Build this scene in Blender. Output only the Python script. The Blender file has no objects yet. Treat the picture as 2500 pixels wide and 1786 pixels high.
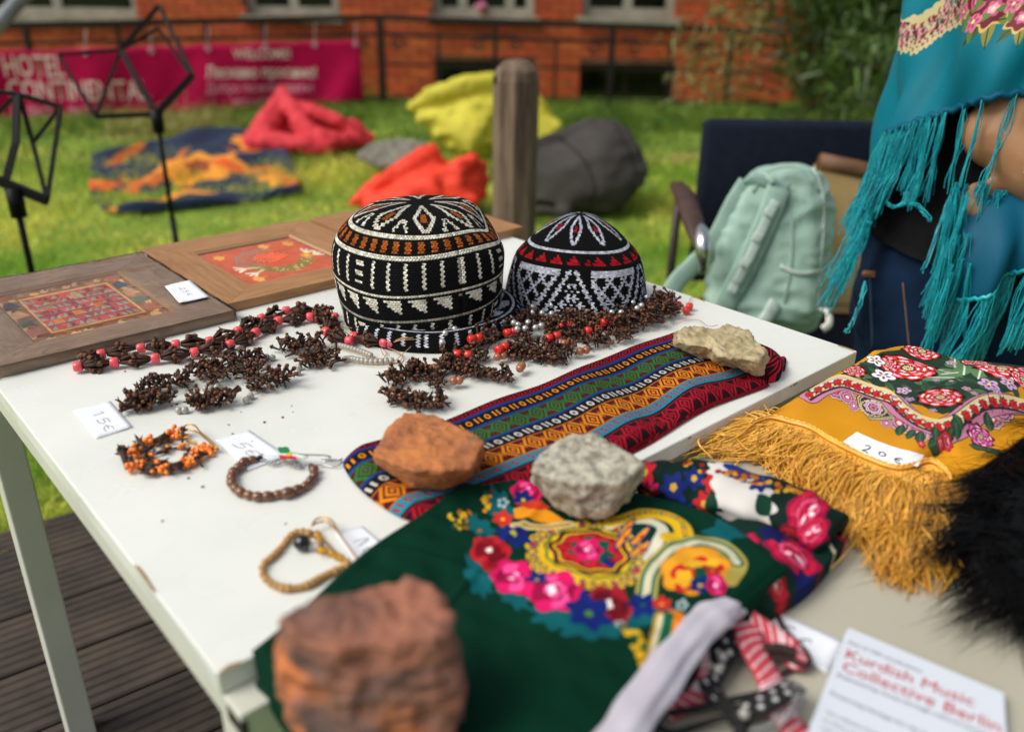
import bpy, bmesh, math, random
import numpy as np
from mathutils import Vector, Matrix, noise as mnoise
from mathutils.bvhtree import BVHTree

random.seed(7)
RNG = np.random.default_rng(11)
sc = bpy.context.scene
COL = sc.collection

# ------------------------------------------------------------------ camera
IMW, IMH = 2500.0, 1786.0                     # the frame the measurements below were read in
PP = np.array([1250.0, 893.0])
VA = np.array([-814.0, -105.0]); VB = np.array([3850.0, -30.0])
FPX = math.sqrt(-float((VA - PP) @ (VB - PP)))
AXY = np.array([*(VA - PP), FPX]); AXY /= np.linalg.norm(AXY)     # table's length, camera axes (right, down, forward)
AXX = np.array([*(VB - PP), FPX]); AXX /= np.linalg.norm(AXX)     # table's width
AXZ = np.cross(AXX, AXY)
M3 = np.array([AXX, AXY, AXZ])                # camera -> world
TZ = 0.74                                     # table top
EYE = 0.45                                    # camera above table
LAWN = -0.20
Z2 = TZ - 0.03                                # second table
CAM = np.array([-0.3444 * EYE, -1.0585 * EYE, TZ + EYE])
cd = bpy.data.cameras.new('camera')
cam = bpy.data.objects.new('camera', cd); COL.objects.link(cam)
cd.sensor_width = 36.0; cd.lens = FPX / IMW * 36.0
cd.clip_start = 0.02; cd.clip_end = 400
Rc = np.array([M3[:, 0], -M3[:, 1], -M3[:, 2]]).T
cam.matrix_world = Matrix.Translation(Vector(CAM)) @ Matrix(Rc.tolist()).to_4x4()
cd.dof.use_dof = True; cd.dof.focus_distance = 1.10; cd.dof.aperture_fstop = 2.6
cd.dof.aperture_blades = 0
sc.camera = cam
FW = M3[:, 2].copy(); FW[2] = 0; FW /= np.linalg.norm(FW)          # level forward
RT = np.array([FW[1], -FW[0], 0.0])                                # level right
UPV = np.array([0, 0, 1.0])

# ------------------------------------------------------------------ light
SUN_EL, SUN_AZ_DEG = 50.0, -22.0
sun_dir = -RT * math.cos(math.radians(SUN_AZ_DEG)) + FW * math.sin(math.radians(SUN_AZ_DEG))   # towards the sun, level
sun_vec = sun_dir * math.cos(math.radians(SUN_EL)) + UPV * math.sin(math.radians(SUN_EL))
w = bpy.data.worlds.new('World'); sc.world = w; w.use_nodes = True
nt = w.node_tree; bg = nt.nodes['Background']
sky = nt.nodes.new('ShaderNodeTexSky'); sky.sky_type = 'NISHITA'; sky.sun_disc = False
sky.sun_elevation = math.radians(SUN_EL)
sky.sun_rotation = math.atan2(sun_dir[0], sun_dir[1])
sky.air_density = 1.0; sky.dust_density = 4.0; sky.ozone_density = 1.0
hsv = nt.nodes.new('ShaderNodeHueSaturation'); hsv.inputs['Saturation'].default_value = 0.35
nt.links.new(sky.outputs[0], hsv.inputs['Color']); nt.links.new(hsv.outputs[0], bg.inputs[0])
bg.inputs[1].default_value = 0.10
sl = bpy.data.lights.new('sun', 'SUN'); sl.energy = 1.35; sl.angle = math.radians(34); sl.color = (1, 0.95, 0.86)
so = bpy.data.objects.new('sun', sl); COL.objects.link(so)
so.rotation_euler = Vector(sun_vec).to_track_quat('Z', 'Y').to_euler()
sc.view_settings.view_transform = 'Standard'; sc.view_settings.look = 'None'
sc.view_settings.exposure = 0.54; sc.view_settings.gamma = 1.0
sc.view_settings.use_curve_mapping = False
sc.render.engine = 'CYCLES'
sc.cycles.max_bounces = 6; sc.cycles.transparent_max_bounces = 12

# ------------------------------------------------------------------ measuring helpers
def ray(px, py):
    r = np.array([px - PP[0], py - PP[1], FPX]) / FPX
    return M3 @ r
def onz(px, py, z):
    r = ray(px, py); t = (z - CAM[2]) / r[2]
    return CAM + r * t
def T(px, py, dz=0.0): return onz(px, py, TZ + dz)
def T2(px, py, dz=0.0): return onz(px, py, Z2 + dz)
def G(px, py, dz=0.0): return onz(px, py, LAWN + dz)
def D(px, py, depth): return CAM + ray(px, py) * depth
def FP(px, py, dist):                        # on an upright plane facing the viewer, dist metres away on the level
    r = ray(px, py); return CAM + r * (dist / float(r @ FW))
def lz(px, py, dist):
    q = FP(px, py, dist) - CAM; return float(q @ RT), float(q[2] + CAM[2])
def at(lat, dist, z): 
    v = CAM + RT * lat + FW * dist; return np.array([v[0], v[1], z])
def mm(px, depth): return px * depth / FPX
def depth(p): return float((np.asarray(p) - CAM) @ M3[:, 2])
def pj(p):
    c = M3.T @ (np.asarray(p, float) - CAM); return PP + c[:2] / c[2] * FPX
def zfor(p, py):                             # height above p's foot that shows at row py
    p = np.asarray(p, float)
    lo, hi = p[2] - 1, p[2] + 2
    for _ in range(50):
        m = (lo + hi) / 2; c = M3.T @ (np.array([p[0], p[1], m]) - CAM)
        y = PP[1] + c[1] / c[2] * FPX
        if y > py: lo = m
        else: hi = m
    return (lo + hi) / 2

# ------------------------------------------------------------------ colour / material helpers
def lin(h):
    h = h.lstrip('#'); v = np.array([int(h[i:i+2], 16) for i in (0, 2, 4)]) / 255.0
    return tuple(np.where(v <= 0.04045, v / 12.92, ((v + 0.055) / 1.055) ** 2.4))
def srgb(h):
    h = h.lstrip('#'); return np.array([int(h[i:i+2], 16) for i in (0, 2, 4)]) / 255.0

def mat(name, col, col2=None, vscale=12.0, rough=0.6, metal=0.0, bump=0.0, bscale=150.0, bdist=0.002, spec=0.5, sheen=0.0, objrand=0.0, islrand=0.0,
        trans=0.0, img=None, bimg=None, detail=4.0, coat=0.0, stretch=None, lo=0.35, hi=0.65, alpha=None, sss=0.0, ior=None, transmission=0.0, weave=None, col3=None, c3scale=9.0, c3lo=.56, c3hi=.66, rvar=0.0):
    m = bpy.data.materials.new(name); m.use_nodes = True
    n, l = m.node_tree.nodes, m.node_tree.links
    b = n['Principled BSDF']
    b.inputs['Roughness'].default_value = rough; b.inputs['Metallic'].default_value = metal
    b.inputs['Specular IOR Level'].default_value = spec
    if sheen: b.inputs['Sheen Weight'].default_value = sheen; b.inputs['Sheen Roughness'].default_value = 0.5
    if coat: b.inputs['Coat Weight'].default_value = coat; b.inputs['Coat Roughness'].default_value = 0.1
    if sss: b.inputs['Subsurface Weight'].default_value = sss; b.inputs['Subsurface Radius'].default_value = (0.01, 0.004, 0.002)
    if transmission: b.inputs['Transmission Weight'].default_value = transmission
    if ior: b.inputs['IOR'].default_value = ior
    if alpha is not None: b.inputs['Alpha'].default_value = alpha
    tc = n.new('ShaderNodeTexCoord'); vec = tc.outputs['Object']
    if stretch:
        mp = n.new('ShaderNodeMapping'); mp.inputs['Scale'].default_value = stretch
        l.new(vec, mp.inputs[0]); vec = mp.outputs[0]
    c = lin(col) + (1,)
    out = None
    if img is not None:
        t = n.new('ShaderNodeTexImage'); t.image = img; t.extension = 'EXTEND'; t.interpolation = 'Linear'
        l.new(tc.outputs['UV'], t.inputs[0]); out = t.outputs[0]
        if col2 is not None:                 # slight fade and wear over the print
            nz = n.new('ShaderNodeTexNoise'); nz.inputs['Scale'].default_value = vscale; nz.inputs['Detail'].default_value = detail
            l.new(vec, nz.inputs[0])
            h = n.new('ShaderNodeHueSaturation'); mr = n.new('ShaderNodeMapRange')
            mr.inputs['From Min'].default_value = 0.3; mr.inputs['From Max'].default_value = 0.7; mr.inputs['To Min'].default_value = 0.82; mr.inputs['To Max'].default_value = 1.12
            l.new(nz.outputs[0], mr.inputs[0]); l.new(mr.outputs[0], h.inputs['Value']); l.new(out, h.inputs['Color']); out = h.outputs[0]
    elif col2 is not None:
        nz = n.new('ShaderNodeTexNoise'); nz.inputs['Scale'].default_value = vscale; nz.inputs['Detail'].default_value = detail; nz.inputs['Roughness'].default_value = 0.62
        l.new(vec, nz.inputs[0])
        mr = n.new('ShaderNodeMapRange'); mr.inputs['From Min'].default_value = lo; mr.inputs['From Max'].default_value = hi
        l.new(nz.outputs[0], mr.inputs[0])
        mx = n.new('ShaderNodeMix'); mx.data_type = 'RGBA'
        mx.inputs['A'].default_value = c; mx.inputs['B'].default_value = lin(col2) + (1,)
        l.new(mr.outputs[0], mx.inputs['Factor']); out = mx.outputs['Result']
    if col3 is not None:                     # patches of a third colour
        nz = n.new('ShaderNodeTexNoise'); nz.inputs['Scale'].default_value = c3scale; nz.inputs['Detail'].default_value = 6; l.new(tc.outputs['Object'], nz.inputs[0])
        mr = n.new('ShaderNodeMapRange'); mr.inputs['From Min'].default_value = c3lo; mr.inputs['From Max'].default_value = c3hi; l.new(nz.outputs[0], mr.inputs[0])
        mx = n.new('ShaderNodeMix'); mx.data_type = 'RGBA'; l.new(out, mx.inputs['A']); mx.inputs['B'].default_value = lin(col3) + (1,); l.new(mr.outputs[0], mx.inputs['Factor']); out = mx.outputs['Result']
    if rvar:
        nz = n.new('ShaderNodeTexNoise'); nz.inputs['Scale'].default_value = 7; nz.inputs['Detail'].default_value = 6; l.new(tc.outputs['Object'], nz.inputs[0])
        mr = n.new('ShaderNodeMapRange'); mr.inputs['From Min'].default_value = .35; mr.inputs['From Max'].default_value = .65; mr.inputs['To Min'].default_value = rough - rvar; mr.inputs['To Max'].default_value = rough + rvar
        l.new(nz.outputs[0], mr.inputs[0]); l.new(mr.outputs[0], b.inputs['Roughness'])
    if objrand or islrand:
        h = n.new('ShaderNodeHueSaturation')
        if out is None: h.inputs['Color'].default_value = c
        else: l.new(out, h.inputs['Color'])
        if objrand: src = n.new('ShaderNodeObjectInfo').outputs['Random']; k = objrand
        else: src = n.new('ShaderNodeNewGeometry').outputs['Random Per Island']; k = islrand
        mr = n.new('ShaderNodeMapRange'); mr.inputs['To Min'].default_value = 1 - k; mr.inputs['To Max'].default_value = 1 + k
        l.new(src, mr.inputs[0]); l.new(mr.outputs[0], h.inputs['Value'])
        m2 = n.new('ShaderNodeMapRange'); m2.inputs['To Min'].default_value = 0.5 - k * 0.03; m2.inputs['To Max'].default_value = 0.5 + k * 0.03
        sw = n.new('ShaderNodeMath'); sw.operation = 'FRACT'; ml = n.new('ShaderNodeMath'); ml.operation = 'MULTIPLY'; ml.inputs[1].default_value = 7.31
        l.new(src, ml.inputs[0]); l.new(ml.outputs[0], sw.inputs[0]); l.new(sw.outputs[0], m2.inputs[0]); l.new(m2.outputs[0], h.inputs['Hue'])
        out = h.outputs[0]
    if out is None: b.inputs['Base Color'].default_value = c
    else: l.new(out, b.inputs['Base Color'])
    last = None
    if bimg is not None:
        t = n.new('ShaderNodeTexImage'); t.image = bimg; t.extension = 'REPEAT'; l.new(tc.outputs['UV'], t.inputs[0])
        bp = n.new('ShaderNodeBump'); bp.inputs['Strength'].default_value = 1.0; bp.inputs['Distance'].default_value = bdist
        l.new(t.outputs[0], bp.inputs['Height']); last = bp.outputs[0]
    if weave:                                # fine diagonal thread relief
        wv = n.new('ShaderNodeTexWave'); wv.bands_direction = 'DIAGONAL'; wv.inputs['Scale'].default_value = weave; wv.inputs['Distortion'].default_value = 0.6
        l.new(vec, wv.inputs[0])
        bp = n.new('ShaderNodeBump'); bp.inputs['Strength'].default_value = 0.5; bp.inputs['Distance'].default_value = 0.0006
        l.new(wv.outputs[1], bp.inputs['Height'])
        if last: l.new(last, bp.inputs['Normal'])
        last = bp.outputs[0]
    if bump:
        nz = n.new('ShaderNodeTexNoise'); nz.inputs['Scale'].default_value = bscale; nz.inputs['Detail'].default_value = 5.0
        l.new(vec, nz.inputs[0])
        bp = n.new('ShaderNodeBump'); bp.inputs['Strength'].default_value = bump; bp.inputs['Distance'].default_value = bdist
        l.new(nz.outputs[0], bp.inputs['Height'])
        if last: l.new(last, bp.inputs['Normal'])
        last = bp.outputs[0]
    if last: l.new(last, b.inputs['Normal'])
    if trans:
        tr = n.new('ShaderNodeBsdfTranslucent'); ms = n.new('ShaderNodeMixShader'); ms.inputs[0].default_value = trans
        if out is None: tr.inputs[0].default_value = c
        else: l.new(out, tr.inputs[0])
        o = n['Material Output']; l.new(b.outputs[0], ms.inputs[1]); l.new(tr.outputs[0], ms.inputs[2]); l.new(ms.outputs[0], o.inputs[0])
    return m

# ------------------------------------------------------------------ printed patterns, drawn by code
class Canvas:
    def __init__(s, x0, y0, x1, y1, res, bg):
        s.x0, s.y0, s.res = x0, y0, res
        s.W = max(8, int(round((x1 - x0) / res))); s.H = max(8, int(round((y1 - y0) / res)))
        s.x1 = x0 + s.W * res; s.y1 = y0 + s.H * res
        s.a = np.empty((s.H, s.W, 3)); s.a[:] = srgb(bg)
    def win(s, cx, cy, r):
        i0 = max(0, int((cx - r - s.x0) / s.res) - 1); i1 = min(s.W, int((cx + r - s.x0) / s.res) + 2)
        j0 = max(0, int((cy - r - s.y0) / s.res) - 1); j1 = min(s.H, int((cy + r - s.y0) / s.res) + 2)
        if i0 >= i1 or j0 >= j1: return None
        X, Y = np.meshgrid(s.x0 + (np.arange(i0, i1) + .5) * s.res, s.y0 + (np.arange(j0, j1) + .5) * s.res)
        return slice(j0, j1), slice(i0, i1), X, Y
    def put(s, sl, cov, col):
        col = srgb(col) if isinstance(col, str) else col
        s.a[sl] = s.a[sl] * (1 - cov[..., None]) + col * cov[..., None]
    def blob(s, cx, cy, rx, ry=None, ang=0.0, col='#ffffff', wav=0.0, k=5, ph=0.0):
        ry = rx if ry is None else ry
        w_ = s.win(cx, cy, max(rx, ry) * (1 + abs(wav)) + s.res)
        if w_ is None: return
        a, b, X, Y = w_; dx, dy = X - cx, Y - cy
        ca, sa = math.cos(ang), math.sin(ang)
        u = (dx * ca + dy * sa) / rx; v = (-dx * sa + dy * ca) / ry
        rho = np.hypot(u, v); th = np.arctan2(v, u)
        d = (rho - (1 + wav * np.cos(k * th + ph))) * min(rx, ry) / s.res
        s.put((a, b), np.clip(.5 - d, 0, 1), col)
    def ring(s, cx, cy, rx, ry, ang, wd, col, wav=0.0, k=5, ph=0.0):
        w_ = s.win(cx, cy, max(rx, ry) * (1 + abs(wav)) + wd)
        if w_ is None: return
        a, b, X, Y = w_; dx, dy = X - cx, Y - cy
        ca, sa = math.cos(ang), math.sin(ang)
        u = (dx * ca + dy * sa) / rx; v = (-dx * sa + dy * ca) / ry
        rho = np.hypot(u, v); th = np.arctan2(v, u)
        d = (np.abs(rho - (1 + wav * np.cos(k * th + ph))) * min(rx, ry) - wd / 2) / s.res
        s.put((a, b), np.clip(.5 - d, 0, 1), col)
    def line(s, pts, wd, col):
        pts = np.asarray(pts, float)[:, :2]
        for p, q in zip(pts[:-1], pts[1:]):
            c = (p + q) / 2; r = np.linalg.norm(q - p) / 2 + wd
            w_ = s.win(c[0], c[1], r)
            if w_ is None: continue
            a, b, X, Y = w_; e = q - p; L2 = max(1e-12, float(e @ e))
            t = np.clip(((X - p[0]) * e[0] + (Y - p[1]) * e[1]) / L2, 0, 1)
            d = (np.hypot(X - p[0] - t * e[0], Y - p[1] - t * e[1]) - wd / 2) / s.res
            s.put((a, b), np.clip(.5 - d, 0, 1), col)
    def poly(s, pts, col):
        pts = np.asarray(pts, float)[:, :2]
        c = (pts.min(0) + pts.max(0)) / 2; r = (pts.max(0) - pts.min(0)).max() / 2 + s.res
        w_ = s.win(c[0], c[1], r)
        if w_ is None: return
        a, b, X, Y = w_; ins = np.zeros(X.shape, bool)
        for (xa, ya), (xb, yb) in zip(pts, np.roll(pts, -1, 0)):
            cond = (ya > Y) != (yb > Y)
            ins ^= cond & (X < (xb - xa) * (Y - ya) / ((yb - ya) if yb != ya else 1e-9) + xa)
        s.put((a, b), ins.astype(float), col)
    def leaf(s, cx, cy, L, wd, ang, col, vein=None):
        t = np.linspace(0, 1, 9); wv = np.sin(t * math.pi) ** .8 * wd / 2
        ca, sa = math.cos(ang), math.sin(ang)
        up = [(cx + (x * L) * ca - y * sa, cy + (x * L) * sa + y * ca) for x, y in zip(t, wv)]
        dn = [(cx + (x * L) * ca + y * sa, cy + (x * L) * sa - y * ca) for x, y in zip(t, wv)]
        s.poly(up + dn[::-1], col)
        if vein: s.line([(cx, cy), (cx + L * ca, cy + L * sa)], wd * .1, vein)
    def daisy(s, cx, cy, r, col, center, n=5, dark=None, ph=0.0):
        for i in range(n):
            a = ph + i * 2 * math.pi / n
            s.blob(cx + math.cos(a) * r * .58, cy + math.sin(a) * r * .58, r * .46, r * .36, a, col)
            if dark: s.blob(cx + math.cos(a) * r * .38, cy + math.sin(a) * r * .38, r * .26, r * .11, a, dark)
        s.blob(cx, cy, r * .2, col=center)
    def rose(s, cx, cy, r, pal, ph=0.0, sq=1.0, ang=0.0):
        dk, md, lt, hi = pal; rg = random.Random(int(abs(cx * 9e4 + cy * 7e4)))
        s.blob(cx, cy, r, r * sq, ang, dk, .09, 6, ph)
        for ringr, n, rr, c in ((.62, 6, .36, md), (.40, 5, .33, dk), (.36, 5, .28, lt), (.20, 4, .22, dk), (.16, 3, .2, md)):
            for i in range(n):
                a = ph + i * 2 * math.pi / n + ringr * 5
                x, y = math.cos(a) * r * ringr, math.sin(a) * r * ringr * sq
                x, y = x * math.cos(ang) - y * math.sin(ang), x * math.sin(ang) + y * math.cos(ang)
                s.blob(cx + x, cy + y, r * rr, r * rr * .72 * sq, a + math.pi / 2 + ang, c, .08, 3, i)
        for i in range(14):
            a = ph + i * .45; q = r * (.55 + .3 * rg.random()); s.line([(cx + math.cos(a) * q * .7, cy + math.sin(a) * q * .7 * sq), (cx + math.cos(a + .12) * q, cy + math.sin(a + .12) * q * sq)], r * .035, dk if i % 2 else lt)
        for i in range(3):
            a = ph + rg.random() * 6.28
            s.blob(cx + math.cos(a) * r * .25, cy + math.sin(a) * r * .25, r * .17, r * .09, a, hi, .15, 4)
    def peony(s, cx, cy, r, ph=0.0, sq=1.0, ang=0.0, reds=('#cf2a1c', '#e2452e'), lil='#d9a7cf', wht='#f4e9ee', dk='#2a0f14', ctr='#e8d49a'):
        s.blob(cx, cy, r * 1.05, r * 1.05 * sq, ang, dk, .10, 8, ph)
        for ringr, n, rr in ((.70, 8, .36), (.48, 7, .33), (.30, 6, .26)):
            for i in range(n):
                a = ph + i * 2 * math.pi / n + ringr * 3
                def pos(q, aa=a):
                    x, y = math.cos(aa) * r * q, math.sin(aa) * r * q * sq
                    return cx + x * math.cos(ang) - y * math.sin(ang), cy + x * math.sin(ang) + y * math.cos(ang)
                s.blob(*pos(ringr), r * rr * .78, r * rr, a + ang, dk)
                s.blob(*pos(ringr * 1.02), r * rr * .7, r * rr * .92, a + ang, reds[i % 2], .1, 5, i)
                s.blob(*pos(ringr * 1.14), r * rr * .22, r * rr * .5, a + ang, lil if i % 2 else wht, .18, 6, i * 2.)
                s.line([pos(ringr * .72), pos(ringr * 1.05)], r * .035, dk)
        s.blob(cx, cy, r * .27, r * .25 * sq, ang, dk, .1, 9)
        s.blob(cx, cy, r * .2, r * .19 * sq, ang, ctr, .12, 11)
        for i in range(9):
            a = i * .7; s.blob(cx + math.cos(a) * r * .12, cy + math.sin(a) * r * .12 * sq, r * .022, col='#4b3a1a')
        s.blob(cx, cy, r * .06, col='#7a6a30')
    def uv(s, x, y): return ((x - s.x0) / (s.x1 - s.x0), (y - s.y0) / (s.y1 - s.y0))
    def image(s, name): return make_image(name, s.a)
def make_image(name, a, data=False):
    H, W = a.shape[:2]
    im = bpy.data.images.new(name, W, H, alpha=False, float_buffer=False, is_data=data)
    buf = np.ones((H, W, 4), np.float32); buf[..., :3] = np.clip(a if a.ndim == 3 else a[..., None], 0, 1)
    im.pixels.foreach_set(buf.ravel()); im.update(); im.pack()
    return im
def along(pts, step):
    pts = np.asarray(pts, float); d = np.r_[0, np.cumsum(np.linalg.norm(np.diff(pts, axis=0), axis=1))]
    n = max(2, int(d[-1] / step) + 1); q = np.linspace(0, d[-1], n)
    return np.stack([np.interp(q, d, pts[:, i]) for i in range(pts.shape[1])], 1)
def smooth_path(pts, n=60):
    pts = np.asarray(pts, float); m = len(pts)
    P = np.vstack([2 * pts[0] - pts[1], pts, 2 * pts[-1] - pts[-2]]); out = []
    for q in np.linspace(0, m - 1, n):
        i = min(int(q), m - 2); t = q - i; a, b, c, d = P[i:i + 4]
        out.append(.5 * (2 * b + (c - a) * t + (2 * a - 5 * b + 4 * c - d) * t * t + (3 * b - a - 3 * c + d) * t ** 3))
    return np.array(out)

# ------------------------------------------------------------------ object helpers
def thing(name, label, cat, loc, group=None):
    o = bpy.data.objects.new(name, None); COL.objects.link(o); o.location = Vector(loc); o.empty_display_size = .05
    o['label'] = label; o['category'] = cat
    if group: o['group'] = group
    return o
def tag(o, label, cat, group=None):
    o['label'] = label; o['category'] = cat
    if group: o['group'] = group
    return o
def link(name, me, parent=None, M=None, kind=None):
    o = bpy.data.objects.new(name, me); COL.objects.link(o)
    if parent is not None:
        o.parent = parent
        if parent.parent is None: o.matrix_parent_inverse = Matrix.Translation(-parent.location)
    if M is not None: o.matrix_basis = M
    if kind: o['kind'] = kind
    return o
def fastmesh(name, V, F, m=None, smooth=False, uv=None):
    V = np.asarray(V, np.float32); me = bpy.data.meshes.new(name)
    F = np.asarray(F, np.int32); k = F.shape[1]
    me.vertices.add(len(V)); me.vertices.foreach_set('co', V.ravel())
    me.loops.add(F.size); me.loops.foreach_set('vertex_index', F.ravel())
    me.polygons.add(len(F)); me.polygons.foreach_set('loop_start', np.arange(0, F.size, k, dtype=np.int32))
    if smooth: me.polygons.foreach_set('use_smooth', np.ones(len(F), bool))
    if uv is not None:
        ul = me.uv_layers.new(name='UVMap'); ul.data.foreach_set('uv', np.asarray(uv, np.float32)[F.ravel()].ravel())
    me.update(calc_edges=True); me.validate()
    if m: me.materials.append(m)
    return me
class MB:
    def __init__(s): s.v = []; s.f = []; s.uv = {}
    def add(s, V, F):
        o = len(s.v); s.v += [tuple(map(float, p)) for p in V]; s.f += [tuple(i + o for i in f) for f in F]; return s
    def box(s, lo, hi, M=None):
        x0, y0, z0 = lo; x1, y1, z1 = hi
        V = [(x0, y0, z0), (x1, y0, z0), (x1, y1, z0), (x0, y1, z0), (x0, y0, z1), (x1, y0, z1), (x1, y1, z1), (x0, y1, z1)]
        if M is not None: V = [M @ Vector(p) for p in V]
        return s.add(V, [(0, 3, 2, 1), (4, 5, 6, 7), (0, 1, 5, 4), (1, 2, 6, 5), (2, 3, 7, 6), (3, 0, 4, 7)])
    def obox(s, o, ax, ay, az):              # box from corner and three edge vectors
        o, ax, ay, az = map(np.asarray, (o, ax, ay, az))
        V = [o, o + ax, o + ax + ay, o + ay, o + az, o + ax + az, o + ax + ay + az, o + ay + az]
        return s.add(V, [(0, 3, 2, 1), (4, 5, 6, 7), (0, 1, 5, 4), (1, 2, 6, 5), (2, 3, 7, 6), (3, 0, 4, 7)])
    def bar(s, a, b, wd, th, up=(0, 0, 1)):
        a, b = np.asarray(a, float), np.asarray(b, float); d = b - a; d /= np.linalg.norm(d)
        u = np.asarray(up, float); sx = np.cross(d, u); sx /= np.linalg.norm(sx); u = np.cross(sx, d)
        return s.obox(a - sx * wd / 2 - u * th / 2, sx * wd, b - a, u * th)
    def tube(s, path, r, n=6, closed=False, cap=True, flat=1.0, upv=None):
        P = np.asarray(path, float); m = len(P); R = np.broadcast_to(np.asarray(r, float), (m,))
        o = len(s.v); prev = None
        for i in range(m):
            if closed: t = P[(i + 1) % m] - P[i - 1]
            else: t = P[min(i + 1, m - 1)] - P[max(i - 1, 0)]
            t = t / (np.linalg.norm(t) + 1e-12)
            if upv is not None: ref = np.asarray(upv, float)
            elif prev is None: ref = np.array([0, 0, 1.0]) if abs(t[2]) < .9 else np.array([1.0, 0, 0])
            else: ref = prev
            x = np.cross(ref, t); x /= np.linalg.norm(x) + 1e-12; y = np.cross(t, x); prev = y
            for k in range(n):
                a = 2 * math.pi * k / n
                s.v.append(tuple(P[i] + R[i] * (math.cos(a) * x + math.sin(a) * y * flat)))
        for i in range(m if closed else m - 1):
            j = (i + 1) % m
            for k in range(n):
                s.f.append((o + i * n + k, o + i * n + (k + 1) % n, o + j * n + (k + 1) % n, o + j * n + k))
        if cap and not closed:
            s.f.append(tuple(o + k for k in range(n))[::-1]); s.f.append(tuple(o + (m - 1) * n + k for k in range(n)))
        return s
    def ball(s, c, r, nu=10, nv=6, sc_=(1, 1, 1)):
        o = len(s.v); c = np.asarray(c, float)
        s.v.append(tuple(c + np.array([0, 0, r * sc_[2]])))
        for j in range(1, nv):
            for i in range(nu):
                a = 2 * math.pi * i / nu; b = math.pi * j / nv
                s.v.append(tuple(c + r * np.array([math.sin(b) * math.cos(a) * sc_[0], math.sin(b) * math.sin(a) * sc_[1], math.cos(b) * sc_[2]])))
        s.v.append(tuple(c - np.array([0, 0, r * sc_[2]]))); e = len(s.v) - 1
        for i in range(nu): s.f.append((o, o + 1 + i, o + 1 + (i + 1) % nu)); s.f.append((e, e - nu + (i + 1) % nu, e - nu + i))
        for j in range(nv - 2):
            for i in range(nu):
                a = o + 1 + j * nu + i; b = o + 1 + j * nu + (i + 1) % nu
                s.f.append((a, a + nu, b + nu, b))
        return s
    def lathe(s, prof, n=24, c=(0, 0, 0)):
        o = len(s.v); c = np.asarray(c, float)
        for r, z in prof:
            for i in range(n):
                a = 2 * math.pi * i / n; s.v.append(tuple(c + np.array([r * math.cos(a), r * math.sin(a), z])))
        for j in range(len(prof) - 1):
            for i in range(n):
                s.f.append((o + j * n + i, o + j * n + (i + 1) % n, o + (j + 1) * n + (i + 1) % n, o + (j + 1) * n + i))
        s.f.append(tuple(o + i for i in range(n))[::-1]); s.f.append(tuple(o + (len(prof) - 1) * n + i for i in range(n)))
        return s
    def mesh(s, name, m, smooth=False, bevel=0.0):
        me = bpy.data.meshes.new(name); me.from_pydata(s.v, [], s.f); me.update()
        bm = bmesh.new(); bm.from_mesh(me); bmesh.ops.recalc_face_normals(bm, faces=bm.faces)
        if bevel: bmesh.ops.bevel(bm, geom=list(bm.edges), offset=bevel, segments=2, affect='EDGES', profile=.5)
        bm.to_mesh(me); bm.free()
        if smooth: me.polygons.foreach_set('use_smooth', [True] * len(me.polygons))
        if m: me.materials.append(m)
        return me
    def build(s, name, m, parent=None, smooth=False, bevel=0.0, kind=None):
        return link(name, s.mesh(name, m, smooth, bevel), parent, kind=kind)

def hull_bm(points):
    bm = bmesh.new()
    for p in points: bm.verts.new(Vector(p))
    r = bmesh.ops.convex_hull(bm, input=bm.verts)
    bmesh.ops.delete(bm, geom=[g for g in r['geom_interior'] if isinstance(g, bmesh.types.BMVert)], context='VERTS')
    return bm
def solid(name, bms, m, voxel, smooth=4, disp=(), parent=None, factor=.5, post=None, kind=None):
    """several closed shapes fused into ONE skin (voxel remesh), smoothed, then roughened."""
    me = bpy.data.meshes.new(name); bm = bmesh.new()
    for b in bms:
        t = bpy.data.meshes.new('t'); b.to_mesh(t); b.free(); bm.from_mesh(t); bpy.data.meshes.remove(t)
    bmesh.ops.recalc_face_normals(bm, faces=bm.faces)
    bm.to_mesh(me); bm.free()
    o = bpy.data.objects.new(name, me); COL.objects.link(o)
    r = o.modifiers.new('r', 'REMESH'); r.mode = 'VOXEL'; r.voxel_size = voxel
    if smooth: q = o.modifiers.new('s', 'SMOOTH'); q.factor = factor; q.iterations = smooth
    dg = bpy.context.evaluated_depsgraph_get(); new = bpy.data.meshes.new_from_object(o.evaluated_get(dg))
    o.modifiers.clear(); o.data = new; bpy.data.meshes.remove(me)
    n = len(new.vertices); co = np.empty(n * 3, np.float32); new.vertices.foreach_get('co', co); co = co.reshape(-1, 3)
    no = np.empty(n * 3, np.float32); new.vertices.foreach_get('normal', no); no = no.reshape(-1, 3)
    if post is not None: co = post(co, no).astype(np.float32)
    for amp, freq, kind_ in disp:
        for i in range(n):
            v = Vector(co[i]) * freq
            if kind_ == 'fold': h = abs(mnoise.noise(Vector((v.x + .6 * v.z, v.y, v.z * 2.6)))) * -2.0 + .5
            elif kind_ == 'ridge': h = abs(mnoise.noise(v)) * -1.6 + .4
            elif kind_ == 'cell': h = mnoise.cell(v) if False else (mnoise.voronoi(v)[0][0] - .4)
            else: h = mnoise.fractal(v, 1.0, 2.0, 4)
            co[i] += no[i] * (amp * h)
    new.vertices.foreach_set('co', co.ravel()); new.update(); new.name = name
    new.materials.clear(); new.materials.append(m)
    new.polygons.foreach_set('use_smooth', [True] * len(new.polygons))
    COL.objects.unlink(o); bpy.data.objects.remove(o)
    return link(name, new, parent, kind=kind)
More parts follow.
